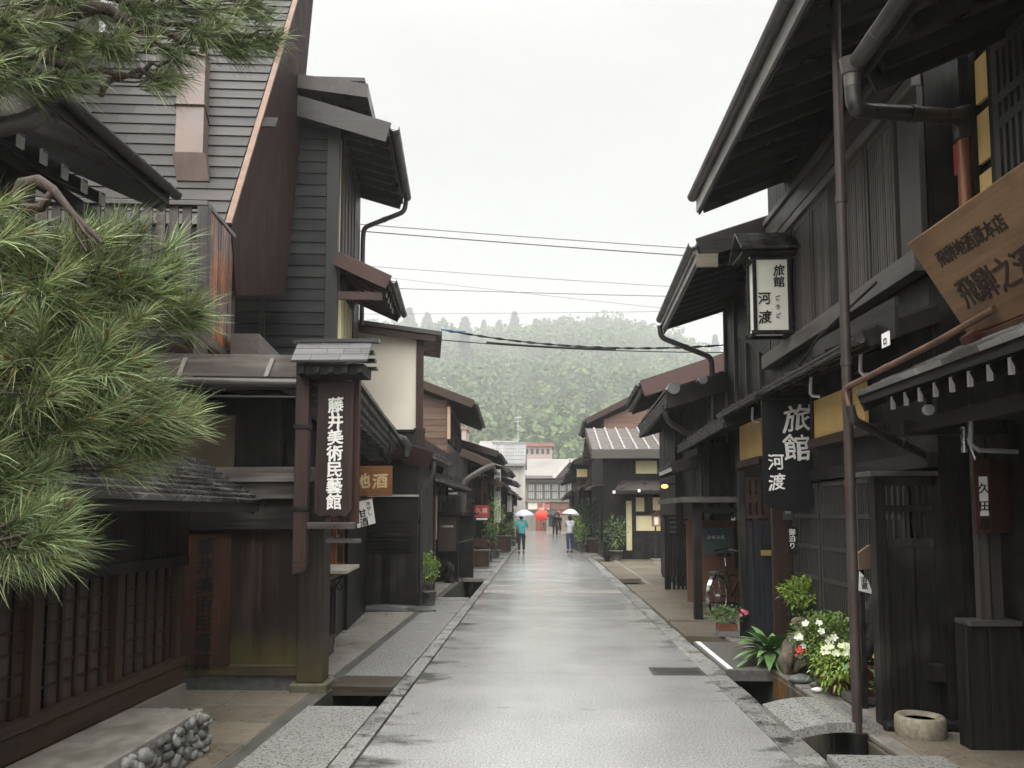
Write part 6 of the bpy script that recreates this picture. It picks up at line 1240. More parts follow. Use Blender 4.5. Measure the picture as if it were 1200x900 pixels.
# ---- far right row
t, F = row_house('gabled_house', 'tall house with brown boarded upper gable behind the yellow plaster house', 1, 2.5, 36.2, 6.2, 2.9, .7, -1, up=(.25, 5.75, .8, 1.3), seed=31, upmat=M('brick_brown_boards', (.15, .085, .062), .5, .25, H, .25, island=.2))
RN = ['dark house with white lanterns just beyond the gabled house', 'dark house behind the woman in jeans', 'low dark house further along the right row with a pale eave end', 'last dark house of the right row before the closing shop']
for k, (y, L_, ez, upz) in enumerate(((42.8, 5.5, 2.95, 4.35), (48.6, 5.2, 2.85, 4.1), (54.2, 5.0, 2.9, 4.3), (59.6, 6.0, 2.8, 4.0))):
    row_house('row_house', RN[k], 1, 2.35-.12*(k % 2), y, L_, ez, .68, 0, up=(.15, upz, .85, .9), group='dark houses of the right row', seed=40+k, rmat=[roof_m, roof_red][k % 2])
def lantern(px, p0, p1, Y, w_, lab, mat=lampw, tx=None):
    a = at(px, p0, y=Y); b = at(px, p1, y=Y); t = thing('hanging_lantern', lab, 'lantern', (a.x, Y, b.z), 0, 'lanterns hung along the far houses'); h = a.z-b.z
    m = MB(); m.box(-w_, w_, -w_, w_, .04, h-.04); m.build('shade', mat, t); m = MB(); m.box(-w_-.03, w_+.03, -w_-.03, w_+.03, h-.04, h+.03); m.box(-w_-.02, w_+.02, -w_-.02, w_+.02, 0, .04); m.tube([(0, 0, h), (0, 0, h+.35)], .012, 4); m.build('frame', iron, t)
lantern(701, 553, 562, 36.5, .13, 'white paper lantern under the eave left of the yellow plaster house, upper of two'); lantern(701, 569, 577, 36.6, .13, 'white paper lantern below another, left of the yellow plaster house')
lantern(682, 549, 560, 43.5, .26, 'large yellowish lit lantern high on the far right row', M('warm_lamp', (.62, .5, .25), .5, .1, (3, 3, 3), 0, emit=.12))
lantern(527, 570, 577, 24.5, .07, 'small white lamp under the gutter pipe on the left row'); lantern(530, 575, 581, 24.6, .16, 'pale glass globe lamp beside the small white lamp on the left row', M('pale_globe', (.5, .5, .48), .2, .05, (3, 3, 3), 0))
# ================================================================== pine at the near left
pine = thing('pine_tree', 'old pine whose needle-laden branches hang over the lattice fence', 'tree', (-2.55, 2.0, .012))
PO = Vector((-2.55, 2.0, .012))
N_V = []; N_F = [0]
def tuft(tip, d, n, ln, store, spread=(.35, 1.15), along=.10):
    d = Vector(d).normalized(); a = d.orthogonal().normalized(); b = d.cross(a)
    for i in range(n):
        ph = random.random()*6.283; el = U(*spread); o = Vector(tip)-d*(along*random.random()**.8)
        r = (d*math.cos(el)+(a*math.cos(ph)+b*math.sin(ph))*math.sin(el)); l = ln*U(.75, 1.2)
        m1 = o+r*l*.55; e = o+r*l+Vector((0, 0, -.09*l*U(.2, 1.6)))
        s = r.cross(Vector((U(-1, 1), U(-1, 1), U(-1, 1)))).normalized()*.00095
        store.append((o-s, o+s, m1+s, e)); store[-1] = (o-s, o+s, m1+s*.9, e, m1-s*.9)
def flush(store, name, mat, parent, off):
    v = np.array([[tuple(p-off) for p in q] for q in store], np.float32).reshape(-1, 3); k = len(store)
    base = np.arange(k)[:, None]*5; f = np.concatenate([base+np.array([[0, 1, 2, 4]]), base+np.array([[4, 2, 3, 3]])]) if 0 else None
    f = np.concatenate([np.concatenate([base+0, base+1, base+2], 1), np.concatenate([base+0, base+2, base+4], 1), np.concatenate([base+4, base+2, base+3], 1)])
    return npmesh(name, v, f, mat, parent)
br = MB(); tw = MB(); A_ = []; B_ = []; buds = MB()
br.tube([PO+Vector(p) for p in ((0, 0, -.1), (.03, .0, .6), (-.06, .05, 1.3), (.05, .0, 2.0), (-.02, .05, 2.7), (.1, .1, 3.4), (.05, .2, 4.1))], [.13, .115, .10, .09, .08, .06, .035], 10)
def limb(pts, r0, r1):
    P = [Vector(p) for p in pts]; out = []
    for i in range(len(P)-1):
        for k in range(4):
            u = k/4; q = P[i].lerp(P[i+1], u); out.append(q+Vector((U(-1, 1), U(-1, 1), U(-1, 1)))*.016)
    out.append(P[-1]); n = len(out); br.tube(out, [r0+(r1-r0)*i/(n-1) for i in range(n)], 7); return out
trunk = lambda z: PO+Vector((0, .03, z))
# lower mass
low = [(70, 330, 95, 2.35), (140, 320, 78, 2.45), (188, 345, 42, 2.5), (222, 372, 20, 2.52), (50, 430, 100, 2.3), (140, 425, 75, 2.4), (200, 505, 40, 2.5), (150, 500, 65, 2.45), (40, 560, 50, 2.3), (75, 480, 75, 2.35), (62, 615, 48, 2.2), (15, 640, 36, 2.2), (-40, 420, 110, 2.3), (-40, 560, 90, 2.25), (20, 275, 45, 2.3)]
for (px, py, pr, Y) in low:
    c = at(px, py, y=Y); r = pr/FPX*Y; st = trunk(min(2.6, max(.9, c.z-.25)))
    mid = st.lerp(c, .5)+Vector((0, 0, U(-.05, .12))); L_ = limb([st, mid, c], .03, .009)
    nt_ = max(7, int((pr/9)**1.62))
    for i in range(nt_):
        dv = Vector((random.gauss(0, 1), random.gauss(0, 1), random.gauss(0, 1))).normalized(); rr = r*U(.35, .98); tip = c+Vector((dv.x*rr, dv.y*rr*.8, dv.z*rr*.95))
        root = random.choice(L_[-5:]).lerp(c, .4); d = (tip-root).normalized()*.7+Vector((U(-.1, .3), U(-.4, .2), U(.05, .5)))
        m1 = root.lerp(tip, .55)+Vector((0, 0, -.03)); tw.tube([root, m1, tip], [.006, .0045, .003], 4)
        tuft(tip, d, random.randint(70, 110), U(.10, .15), A_ if random.random() < .66 else B_, (.12, .95), .09)
        if random.random() < .35: e = d.normalized(); buds.tube([tip-e*.005, tip+e*.03], [.0055, .002], 5)
        if random.random() < .5: q = root.lerp(tip, .6); tuft(q, (tip-root), random.randint(35, 60), .1, B_, (.5, 1.3))
# upper mass: thinner, with bare twisted limbs
top = [(25, 40, 62, 2.9), (85, 62, 50, 2.95), (150, 55, 48, 3.0), (205, 62, 40, 3.0), (255, 40, 44, 3.0), (305, 22, 34, 3.05), (318, 52, 24, 3.05), (20, 100, 42, 2.9), (95, 100, 26, 2.95), (170, 20, 40, 3.0), (-50, 40, 80, 2.9), (230, 5, 50, 3.0), (100, 0, 60, 2.95), (285, 60, 26, 3.05), (190, 92, 18, 3.0)]
s0 = trunk(3.3)
limb([s0, at(-60, 30, y=2.8), at(40, 20, y=2.9), at(130, 8, y=2.95), at(170, 38, y=3.0), at(230, 50, y=3.0), at(290, 42, y=3.05)], .04, .006)
limb([s0, at(-60, 80, y=2.8), at(20, 62, y=2.9), at(90, 78, y=2.95), at(150, 90, y=3.0), at(200, 70, y=3.0)], .03, .006)
limb([at(-60, 30, y=2.8), at(30, 5, y=2.9), at(120, -10, y=2.95), at(200, 10, y=3.0), at(300, 15, y=3.05)], .03, .006)
for (px, py, pr, Y) in top:
    c = at(px, py, y=Y); r = pr/FPX*Y; L_ = limb([c+Vector((-.28, U(-.05, .05), U(-.03, .10))), c+Vector((-.1, 0, .04)), c], .012, .006)
    for i in range(max(6, int((pr/9)**1.5*1.05))):
        dv = Vector((random.gauss(0, 1), random.gauss(0, 1), random.gauss(0, .75))).normalized(); rr = r*U(.3, 1.0); tip = c+Vector((dv.x*rr, dv.y*rr, dv.z*rr*.8))
        root = random.choice(L_); d = (tip-root).normalized()*.7+Vector((U(0, .4), U(-.3, .2), U(-.15, .35))); m1 = root.lerp(tip, .5)+Vector((0, 0, U(-.02, .03)))
        tw.tube([root, m1, tip], [.006, .0045, .003], 4); tuft(tip, d, random.randint(60, 95), U(.09, .13), A_ if random.random() < .5 else B_, (.15, 1.05))
# the looped broken limb
lp = [at(px, py, y=2.3) for px, py in ((120, 285), (85, 250), (62, 222), (45, 212), (28, 216), (20, 232), (30, 246), (48, 243), (60, 226))]
br.tube(lp, [.007, .010, .014, .019, .022, .022, .020, .015, .010], 8)
for k in range(6): q = lp[1]; br.tube([q, q+Vector((U(0, .05), U(-.03, .03), -.06)), q+Vector((U(.0, .12), U(-.05, .05), -.13))], [.005, .004, .002], 5)
D_ = [A_.pop(random.randrange(len(A_))) for _ in range(int(len(A_)*.035))]; flush(D_, 'dead_needles', M('dead_needles', (.22, .13, .065), .6, .3, (5, 5, 5), 0, island=.4), pine, PO)
flush(A_, 'needles', needle, pine, PO); flush(B_, 'old_needles', needle_d, pine, PO)
for mb_, nm, mt in ((br, 'trunk', bark), (tw, 'twigs', bark), (buds, 'buds', bud_m)):
    mb_.v = [tuple(Vector(p)-PO) for p in mb_.v]; ob_ = mb_.build(nm, mt, pine); nm == 'buds' and struct(ob_, 'stuff')

# ================================================================== leafy plants
def leaves(parent, name, mat, c, rad, n, ln, wd, droop=.3, up=.4, shape='ball'):
    mb = MB(); c = Vector(c)
    for i in range(n):
        dv = Vector((random.gauss(0, 1), random.gauss(0, 1), random.gauss(0, 1))).normalized(); k = U(.35, 1)
        p = c+Vector((dv.x*rad[0], dv.y*rad[1], dv.z*rad[2]))*k
        d = (dv+Vector((U(-.5, .5), U(-.5, .5), U(-.2, .6)+up))).normalized(); s = d.cross(Vector((U(-.4, .4), U(-.4, .4), 1))).normalized(); nn = s.cross(d)
        l = ln*U(.6, 1.2); w_ = wd*U(.7, 1.2); m1 = p+d*l*.5+nn*l*.08; e = p+d*l-Vector((0, 0, droop*l))
        mb.add([p, m1+s*w_/2, e, m1-s*w_/2, p+d*l*.5-nn*.0], [(0, 1, 4), (1, 2, 4), (2, 3, 4), (3, 0, 4)])
    return mb.build(name, mat, parent)
def flowers(parent, mat, c, rad, n, r, name='flower', face=(0, -1, .4)):
    mb = MB(); c = Vector(c)
    for i in range(n):
        dv = Vector((random.gauss(0, 1), random.gauss(0, 1), random.gauss(0, 1))).normalized(); dv.y = -abs(dv.y); dv.z = abs(dv.z)*.8 if random.random() < .8 else dv.z
        p = c+Vector((dv.x*rad[0], dv.y*rad[1], dv.z*rad[2]))*U(.9, 1.1); ax = (dv+Vector(face)*.7).normalized(); a = ax.orthogonal().normalized(); b = ax.cross(a); rr = r*U(.75, 1.15); ph = U(0, 6)
        for k in range(5):
            t0 = ph+k*1.2566; q = [p, p+(a*math.cos(t0-.55)+b*math.sin(t0-.55))*rr*.75+ax*rr*.2, p+(a*math.cos(t0)+b*math.sin(t0))*rr+ax*rr*.3, p+(a*math.cos(t0+.55)+b*math.sin(t0+.55))*rr*.75+ax*rr*.2]; mb.add(q, [(0, 1, 2, 3)])
    return mb.build(name, mat, parent)
def pot(parent, r, h, mat, c=(0, 0, 0), sides=16, taper=.75):
    m = MB(); m.lathe([(r*taper, 0), (r, h*.86), (r*1.08, h*.86), (r*1.08, h), (r*.92, h), (r*.9, h*.85), (.001, h*.84)], sides, c); return m.build('pot', mat, parent)
def stems(parent, pts, r=.006, mat=None):
    m = MB()
    for a, b in pts: a = Vector(a); b = Vector(b); m.tube([a, a.lerp(b, .5)+Vector((U(-.02, .02), U(-.02, .02), 0)), b], [r, r*.8, r*.5], 5)
    return m.build('stem', mat or bark, parent)
zL = .046
def G(px, py, z=zL): return at(px, py, z=z)
# root stump with fresh-leaved shrub
g = G(938, 790); t = thing('root_stump', 'gnarled weathered root stump standing among the flower pots', 'stump', g)
k = g.y/FPX; m = MB(); m.rock((0, 0, .22), .15, 3, (1.0, .8, 1.35), 4, .6); m.rock((.10, .02, .42), .12, 8, (1.1, .8, 1.0), 4, .6); m.rock((-.10, 0, .12), .09, 12, (.7, .8, 1.6), 3, .5); m.rock((.02, -.08, .34), .07, 17, (.8, .7, 1.8), 3, .6); m.rock((.14, -.04, .16), .08, 23, (.7, .8, 2.0), 3, .5); m.build('root', stump_m, t)
t = thing('leafy_shrub', 'fresh yellow-green shrub growing above the gnarled root stump', 'shrub', G(952, 775)+Vector((0, .25, 0)))
h0 = at(945, 700, y=t.location.y).z; stems(t, [((0, 0, .0), (-.05+.07*i, U(-.05, .05), h0-.1-.06*(i % 2))) for i in range(4)], .012); leaves(t, 'leaves', leaf_l, (.02, 0, h0), (.30, .22, .16), 420, .085, .042); leaves(t, 'lower_leaves', leaf_m, (.18, 0, h0-.2), (.34, .24, .22), 420, .08, .04)
def hosta(name, lab, g, n, L0, mat=leaf_h, r0=.02, el=(.3, 1.15), wd=.32, cat='plant', group=None, potr=None):
    t = thing(name, lab, cat, g, 0, group); z0 = 0
    if potr: pot(t, potr[0], potr[1], potr[2]); z0 = potr[1]*.85
    mb = MB()
    for i in range(n):
        a = i*2.4+U(-.3, .3); e = U(*el); l = L0*U(.65, 1.1); d = Vector((math.cos(a)*math.cos(e), math.sin(a)*math.cos(e), math.sin(e))); s = Vector((-math.sin(a), math.cos(a), 0)); w_ = l*wd*U(.8, 1.15)
        pts = []
        for k in range(6):
            u = k/5; pts.append(Vector((0, 0, z0))+Vector((d.x*l*u, d.y*l*u, d.z*l*u-.55*l*u*u*math.cos(e))))
        wv = [.06, .35, .95, 1, .6, .0]
        vs = []
        for k in range(6): vs += [pts[k]+s*w_*wv[k]*.5+Vector((0, 0, .12*w_*wv[k])), pts[k], pts[k]-s*w_*wv[k]*.5+Vector((0, 0, .12*w_*wv[k]))]
        fs = []
        for k in range(5): b = k*3; fs += [(b, b+1, b+4, b+3), (b+1, b+2, b+5, b+4)]
        mb.add(vs, fs, True)
    mb.build('leaves', mat, t); return t
g = G(908, 782); hosta('hosta_plant', 'broad bright green hosta arching over the dark bridging slab', g+Vector((0, .1, .12)), 85, .50, leaf_h, el=(.1, 1.05), wd=.2)
m = MB(); m.tube([(0, 0, 0), (0, .0, .16)], [.1, .12], 12); o = m.build('plant_pot', stone_d); o.location = g+Vector((0, .1, 0)); tag(o, 'low dark pot under the bright green hosta', 'pot')
g = G(975, 800); t = thing('flower_pot', 'bushy potted petunia with scattered white blooms and a red clump, left of the steel pole', 'flower pot', g+Vector((-.0, .1, 0))); pot(t, .14, .18, terra)
leaves(t, 'leaves', leaf_m, (0, 0, .38), (.40, .32, .28), 1300, .05, .03, up=.2); leaves(t, 'fresh_leaves', leaf_l, (.02, -.08, .48), (.38, .3, .2), 700, .042, .025, up=.3); flowers(t, petal_w, (.06, -.05, .42), (.36, .32, .24), 14, .042); flowers(t, petal_r, (-.30, -.16, .26), (.07, .05, .09), 14, .016, 'red_blossom')
g = G(985, 812); t = thing('flower_pot', 'pot of massed cream-white blossoms leaning over its variegated leaves beside the steel pole', 'flower pot', g); pot(t, .12, .16, terra)
leaves(t, 'leaves', leaf_l, (.0, -.02, .24), (.28, .24, .2), 620, .08, .028, droop=.5); flowers(t, M('cream_petals', (.70, .74, .50), .6, .1, (6, 6, 6), 0, island=.15), (.02, -.04, .37), (.20, .16, .07), 46, .03)
g = G(1003, 806); hosta('hosta_plant', 'dark green striped hosta in front of the steel pole', g+Vector((.02, .2, .06)), 26, .30, M('striped_hosta', (.13, .22, .11), .35, .4, (5, 5, 5), 0, island=.3), el=(.2, 1.1), wd=.42)
g = G(1020, 826); t = hosta('potted_hosta', 'hosta in a reddish square pot between the steel pole and the black screen', g+Vector((.02, .14, .06)), 30, .28, M('striped_hosta', ()), el=(.4, 1.25), wd=.42, potr=(.13, .26, M('red_pot', (.16, .05, .035), .55, .25, (8, 8, 8), .15)))
m = MB(); m.box(-.16, .16, -.14, .14, -.06, -.002); m.build('stand', stone_d, t)
g = G(1026, 770); t = thing('pansy', 'few yellow pansies on thin stems beside the black wing screen', 'flower', at(1026, 790, y=6.75)); stems(t, [((0, 0, -.3), (.0, 0, .05)), ((0, 0, -.3), (.02, 0, .12))], .004, leaf_m); flowers(t, petal_y, (.01, 0, .12), (.03, .03, .06), 7, .022); leaves(t, 'leaves', leaf_m, (0, 0, -.1), (.06, .06, .12), 30, .05, .02)
for px, py, s_, lab in ((938, 800, .10, 'flat grey stone below the gnarled root stump'), (960, 806, .07, 'small rounded stone beside the flat grey one'), (958, 812, .045, 'white scrap-like pebble lying on the gutter ledge')):
    g = G(px, py); m = MB(); m.rock((0, 0, .03), s_, int(px), (1.2, .8, .5), 2, .15); o = m.build('garden_stone', stone_d if s_ > .05 else white_p); o.location = g; tag(o, lab, 'stone')
# granite basin
g = at(1088, 868, z=.034); t = thing('stone_basin', 'round shallow stone basin on the paving before the black wing screen', 'stone basin', g+Vector((0, .12, 0))); m = MB(); m.lathe([(.165, 0), (.175, .04), (.172, .135), (.16, .15), (.135, .15), (.12, .11), (.0, .10)], 28); m.build('bowl', basin_m, t)
m = MB(); m.lathe([(.001, .118), (.123, .118)], 24); m.build('water', water_m, t)
# carved wooden figure and small gabled board behind the pole
t = thing('house_shaped_board', 'small dull board with a gabled top between the steel pole and the black wing screen', 'board', at(1018, 668, y=7.0)); a = at(1009, 668, y=7.0); b = at(1032, 640, y=7.0); w_ = b.x-a.x; h = b.z-a.z
m = MB(); m.prism([(-.08, 0, -.0), (.10, 0, 0.02), (.10, 0, .14), (.02, 0, .21), (-.08, 0, .14)], (0, .05, 0)); m.build('board', M('dull_board', (.13, .09, .065), .5, .25, V, .15), t)
m = MB(); m.box(-.06, -.02, .05, .09, -1.2, .0); m.build('stake', black_v, t)
a = at(1010, 672, y=6.95); t = thing('hanging_slip', 'white triangular paper slip with black marks under the small gabled board', 'paper', a); m = MB(); m.prism([(-.02, 0, .02), (.05, 0, -.06), (.085, 0, -.17), (-.03, 0, -.14)], (0, .004, 0)); m.build('slip', paper, t); write(t, [('酒蔵', .008, -.05, .055, 'v', 1)], (0, -.001, 0), (1, 0, .1), (-.1, 0, 1), ink, .015, .001)
m = MB(); m.rock((0, 0, .5), .16, 21, (.9, .7, 2.6), 3, .3); o = m.build('driftwood', M('black_driftwood', (.02, .018, .016), .6, .5, (14, 14, 6), .9, bdist=.03)); o.location = (2.85, 7.25, .05); tag(o, 'tall charred driftwood block behind the steel pole', 'wood block')
# steel pole
b = at(1005, 858, z=.05); tp = at(978, -20, y=b.y); d = Vector((tp.x-b.x, 0, tp.z-b.z)); p0 = Vector((b.x, b.y, -.45)); t = thing('steel_pole', 'slim brown steel pole rising from the gutter past every eave', 'pole', p0); m = MB()
pts = [d*(k/8.) for k in range(9)]; m.tube([Vector((0, 0, 0))]+[q+Vector((0, 0, .25)) for q in pts]+[d*1.3], .037, 14); m.build('shaft', pole_m, t)
m = MB()
for k in (.36, .52, .74): q = d*k+Vector((0, 0, .25)); MB().tube([q-Vector((0, 0, .03)), q+Vector((0, 0, .03))], .043, 14).build('collar', pole_m, t)
m.tube([(0, 0, .36), (0, 0, .5)], .07, 14); m.build('collar', iron, t)
m = MB(); m.tube([(.16, -.0, .05), (.16, 0, .3)], .016, 8); o = m.build('marker_peg', red_s); o.location = p0+Vector((-.2, -.1, .0)); tag(o, 'short red-topped peg in the gutter at the pole foot', 'peg')
# copper gutter pipe that ends at the pole
q0 = at(990, 456, y=6.05); q1 = at(1095, 402, x=2.55); q2 = at(996, 480, y=6.0); q3 = at(1110, 545, y=6.6)
pp_ = MB(); t = thing('copper_gutter_pipe', 'copper pipe running along the shingled pent roof and elbowing down beside the steel pole', 'pipe', q0)
pipe(t, [q1-q0+Vector((.12, -.5, .1)), q1-q0, Vector((-.01, -.02, 0)), q2-q0], .022, M('dull_copper', (.15, .085, .055), .4, .35, (6, 6, 3), .1, metal=.4, col2=(.10, .06, .045), s2=5), 'pipe'); pipe(t, [q2-q0+Vector((0, 0, .03)), q2-q0+Vector((.02, 0, -.08)), q3-q0], .034, gut, 'elbow_pipe')
# potted plants on the walls of the street
g = Vector((-2.0, 14.45, .02)); t = thing('potted_shrub', 'airy yellow-green shrub in a dark pot beside the black board screen', 'shrub', g); pot(t, .15, .28, stone_d); stems(t, [((0, 0, .2), (U(-.2, .2), U(-.1, .1), U(.6, .9))) for i in range(7)], .008); leaves(t, 'leaves', leaf_l, (0, 0, .66), (.22, .2, .28), 520, .065, .034)
g = at(852, 745, z=.05); t = thing('flower_pot', 'small bush with pink bloom in a brick-coloured planter beside the bicycle', 'flower pot', g); m = MB(); m.box(-.12, .14, -.08, .12, 0, .08); m.build('planter', M('concrete_grey', (.2, .19, .18), .6, .2, (20, 20, 20), .1), t); m = MB(); m.box(-.12, .12, -.09, .11, .082, .16); m.build('brick', terra, t)
leaves(t, 'leaves', leaf_m, (-.03, 0, .27), (.26, .2, .13), 420, .055, .028); flowers(t, petal_p, (.18, -.1, .3), (.06, .05, .05), 6, .03)
g = at(800, 690, z=.04); t = thing('green_plant', 'low green plant behind the slatted gate screen', 'plant', g+Vector((.35, .9, 0))); leaves(t, 'leaves', leaf_l, (0, 0, .25), (.35, .3, .25), 240, .12, .05); stems(t, [((0, 0, 0), (.1*i-.1, 0, .3)) for i in range(3)])
for px, py, Y, sz, mt, lab in ((722, 655, 28.2, (.45, .4, .62), leaf_m, 'tall twiggy potted shrub at the corner of the yellow plaster house'), (709, 652, 30.2, (.35, .4, .6), leaf_m, 'dark potted shrub further along the wall from the twiggy one'), (676, 645, 36.5, (.4, .5, .55), leaf_l, 'light green bush beside the woman in jeans'), (684, 648, 34.0, (.3, .4, .35), leaf_m, 'low bush on the kerb just right of the woman in jeans'), (672, 632, 46, (.4, .6, .7), leaf_l, 'bush further up the right kerb behind the woman in jeans')):
    g = at(px, 648, y=Y); t = thing('potted_shrub', lab, 'shrub', (g.x, Y, .04)); pot(t, .22, .34, stone_d); stems(t, [((0, 0, .3), (U(-.3, .3), U(-.2, .2), .3+sz[2]*U(1, 1.8))) for i in range(6)], .012); leaves(t, 'leaves', mt, (0, 0, .35+sz[2]), sz, 300, .13, .06)
for px, Y, z, sz, mt, lab in ((580, 30.0, 1.55, (.42, .4, .75), leaf_l, 'fresh green climbing plant hanging beside the red sign'), (574, 29.2, .75, (.3, .3, .45), leaf_m, 'leafy plant in a pot below the climbing plant'), (600, 40.5, .7, (.3, .5, .65), leaf_m, 'dark green bush on the left pavement before the lavender umbrella'), (597, 46, .6, (.3, .5, .5), leaf_l, 'pale green bush behind the lavender umbrella walker'), (571, 27.8, .4, (.3, .3, .35), M('rusty_foliage', (.09, .04, .03), .6, .3, (5, 5, 5), 0, island=.4), 'reddish-leaved low plant next to the bench')):
    g = at(px, 600, y=Y); t = thing('potted_shrub', lab, 'shrub', (g.x, Y, .02)); pot(t, .2, .3, stone_d); stems(t, [((0, 0, .25), (U(-.25, .25), U(-.2, .2), z*U(.8, 1.5))) for i in range(6)], .012); leaves(t, 'leaves', mt, (0, 0, z), sz, 300, .13, .06)
o = MB().box(-.13, .13, -.1, .1, 0, .22).build('stone_block', plaster_w); o.location = at(732, 652, z=.03); tag(o, 'small pale stone block at the corner of the yellow plaster house', 'block')

for px, Y, z, sz, lab in ((683, 40.5, 1.6, (.3, .6, .75), 'dark climbing vine on the house front behind the woman in jeans'), (676, 47, 1.5, (.3, .7, .8), 'second dark climbing vine further along the same side as the woman in jeans'), (690, 34.6, 1.5, (.25, .3, .7), 'dark leafy vine up the corner of the yellow plaster house'), (599, 51, 1.7, (.3, .7, .8), 'dark climbing vine beyond the lavender umbrella')):
    g = at(px, 600, y=Y); t = thing('climbing_vine', lab, 'vine', (g.x, Y, .02)); stems(t, [((0, 0, 0), (U(-.1, .1), U(-.3, .3), z*U(.9, 1.4))) for i in range(5)], .014); leaves(t, 'leaves', M('dark_vine_leaves', (.03, .05, .022), .45, .3, (6, 6, 6), 0, island=.5), (0, 0, z), sz, 520, .12, .07)
# ================================================================== bicycle
def ring(mb, c, r, tr, n=28, k=6, ax=0):
    vs = []
    for i in range(n):
        a = 2*math.pi*i/n
        for j in range(k):
            b = 2*math.pi*j/k; rr = r+tr*math.cos(b); vs.append(Vector(c)+Vector((tr*math.sin(b), rr*math.cos(a), rr*math.sin(a))))
    mb.add(vs, [(i*k+j, i*k+(j+1) % k, ((i+1) % n)*k+(j+1) % k, ((i+1) % n)*k+j) for i in range(n) for j in range(k)], True)
g = at(838, 722, z=.03); t = thing('bicycle', 'old city bicycle with swept handlebars and a dark saddle parked under the porch', 'bicycle', (g.x+.02, g.y-.15, .03), R(-38))
for y in (0, 1.08):
    w_ = MB(); ring(w_, (0, y, .33), .318, .016); wo = w_.build('wheel', rubber, t); m = MB(); ring(m, (0, y, .33), .298, .009); m.build('rim', steel, wo); m = MB()
    for i in range(18): a = i*.349; m.tube([(.02*(1 if i % 2 else -1), y, .33), (0, y+.295*math.cos(a), .33+.295*math.sin(a))], .0016, 3)
    m.build('spokes', steel, wo); m = MB(); m.tube([(-.04, y, .33), (.04, y, .33)], .02, 8); m.build('hub', steel, wo)
fr = MB(); bb = Vector((0, .48, .28)); st = Vector((0, .30, .78)); hd = Vector((0, .86, .82)); hb_ = Vector((0, .90, .62))
for a, b, r in ((bb, st, .016), (bb, hb_, .018), (st+(bb-st)*.35, hb_, .012), (bb, Vector((0, 0, .33)), .010), (st+(bb-st)*.15, Vector((0, 0, .33)), .009), (hd, hb_, .018), (hb_, Vector((.05, 1.0, .45)), .011), (hb_, Vector((-.05, 1.0, .45)), .011), (Vector((.05, 1.0, .45)), Vector((.05, 1.08, .33)), .010), (Vector((-.05, 1.0, .45)), Vector((-.05, 1.08, .33)), .010)): fr.tube([a, b], r, 7)
fr.build('frame', M('maroon_frame', (.035, .014, .014), .3, .2, (5, 5, 5), 0), t)
m = MB(); m.tube([st, st+Vector((0, -.03, .13))], .012, 7); m.build('seat_post', steel, t)
m = MB(); m.prism([(-.10, .15, .93), (.10, .15, .93), (.09, .28, .93), (.025, .44, .93), (-.025, .44, .93), (-.09, .28, .93)], (0, 0, .055)); m.build('saddle', rubber, t, .02)
m = MB(); m.tube([hd, hd+Vector((0, -.02, .16))], .012, 7); h1 = hd+Vector((0, -.02, .16)); m.tube([h1+Vector((-.28, -.22, .03)), h1+Vector((-.25, -.05, .05)), h1+Vector((-.12, .05, .02)), h1, h1+Vector((.12, .05, .02)), h1+Vector((.25, -.05, .05)), h1+Vector((.28, -.22, .03))], .011, 7); ho = m.build('handlebar', steel, t); m = MB()
for s_ in (-1, 1): m.tube([h1+Vector((.28*s_, -.22, .03)), h1+Vector((.285*s_, -.32, .025))], .017, 8)
m.build('grip', rubber, ho)
for y, a0, a1 in ((0, 40, 195), (1.08, 20, 150)):
    m = MB(); n = 10
    for i in range(n):
        p = []
        for k in (i, i+1): a = R(a0+(a1-a0)*k/n); p.append((y+.355*math.cos(a) if 1 else 0, .33+.355*math.sin(a)))
        m.add([(-.03, p[0][0], p[0][1]), (.03, p[0][0], p[0][1]), (.03, p[1][0], p[1][1]), (-.03, p[1][0], p[1][1])], [(0, 1, 2, 3)], True)
    m.build('mudguard', steel, t)
m = MB(); m.box(-.08, .08, -.2, .2, .70, .715); m.tube([(.07, -.15, .7), (.05, 0, .33)], .006, 5); m.tube([(-.07, -.15, .7), (-.05, 0, .33)], .006, 5); m.build('carrier', steel, t)
m = MB()
for z in (.72, .80, .88, .95): m.tube([(-.16, 1.0, z), (.16, 1.0, z), (.18, 1.26, z), (-.18, 1.26, z), (-.16, 1.0, z)], .005, 4)
for x, y in ((-.16, 1.0), (0, 1.0), (.16, 1.0), (.18, 1.26), (0, 1.26), (-.18, 1.26), (.17, 1.13), (-.17, 1.13)): m.tube([(x, y, .72), (x, y, .95)], .005, 4)
m.build('basket', iron, t)
m = MB(); m.tube([(0, .48, .28), (.07, .48, .28), (.07, .40, .14)], .009, 6); m.tube([(0, .48, .28), (-.07, .48, .28), (-.07, .56, .42)], .009, 6); m.box(.06, .15, .36, .43, .125, .15); m.box(-.15, -.06, .53, .6, .41, .435); m.build('pedal', iron, t)

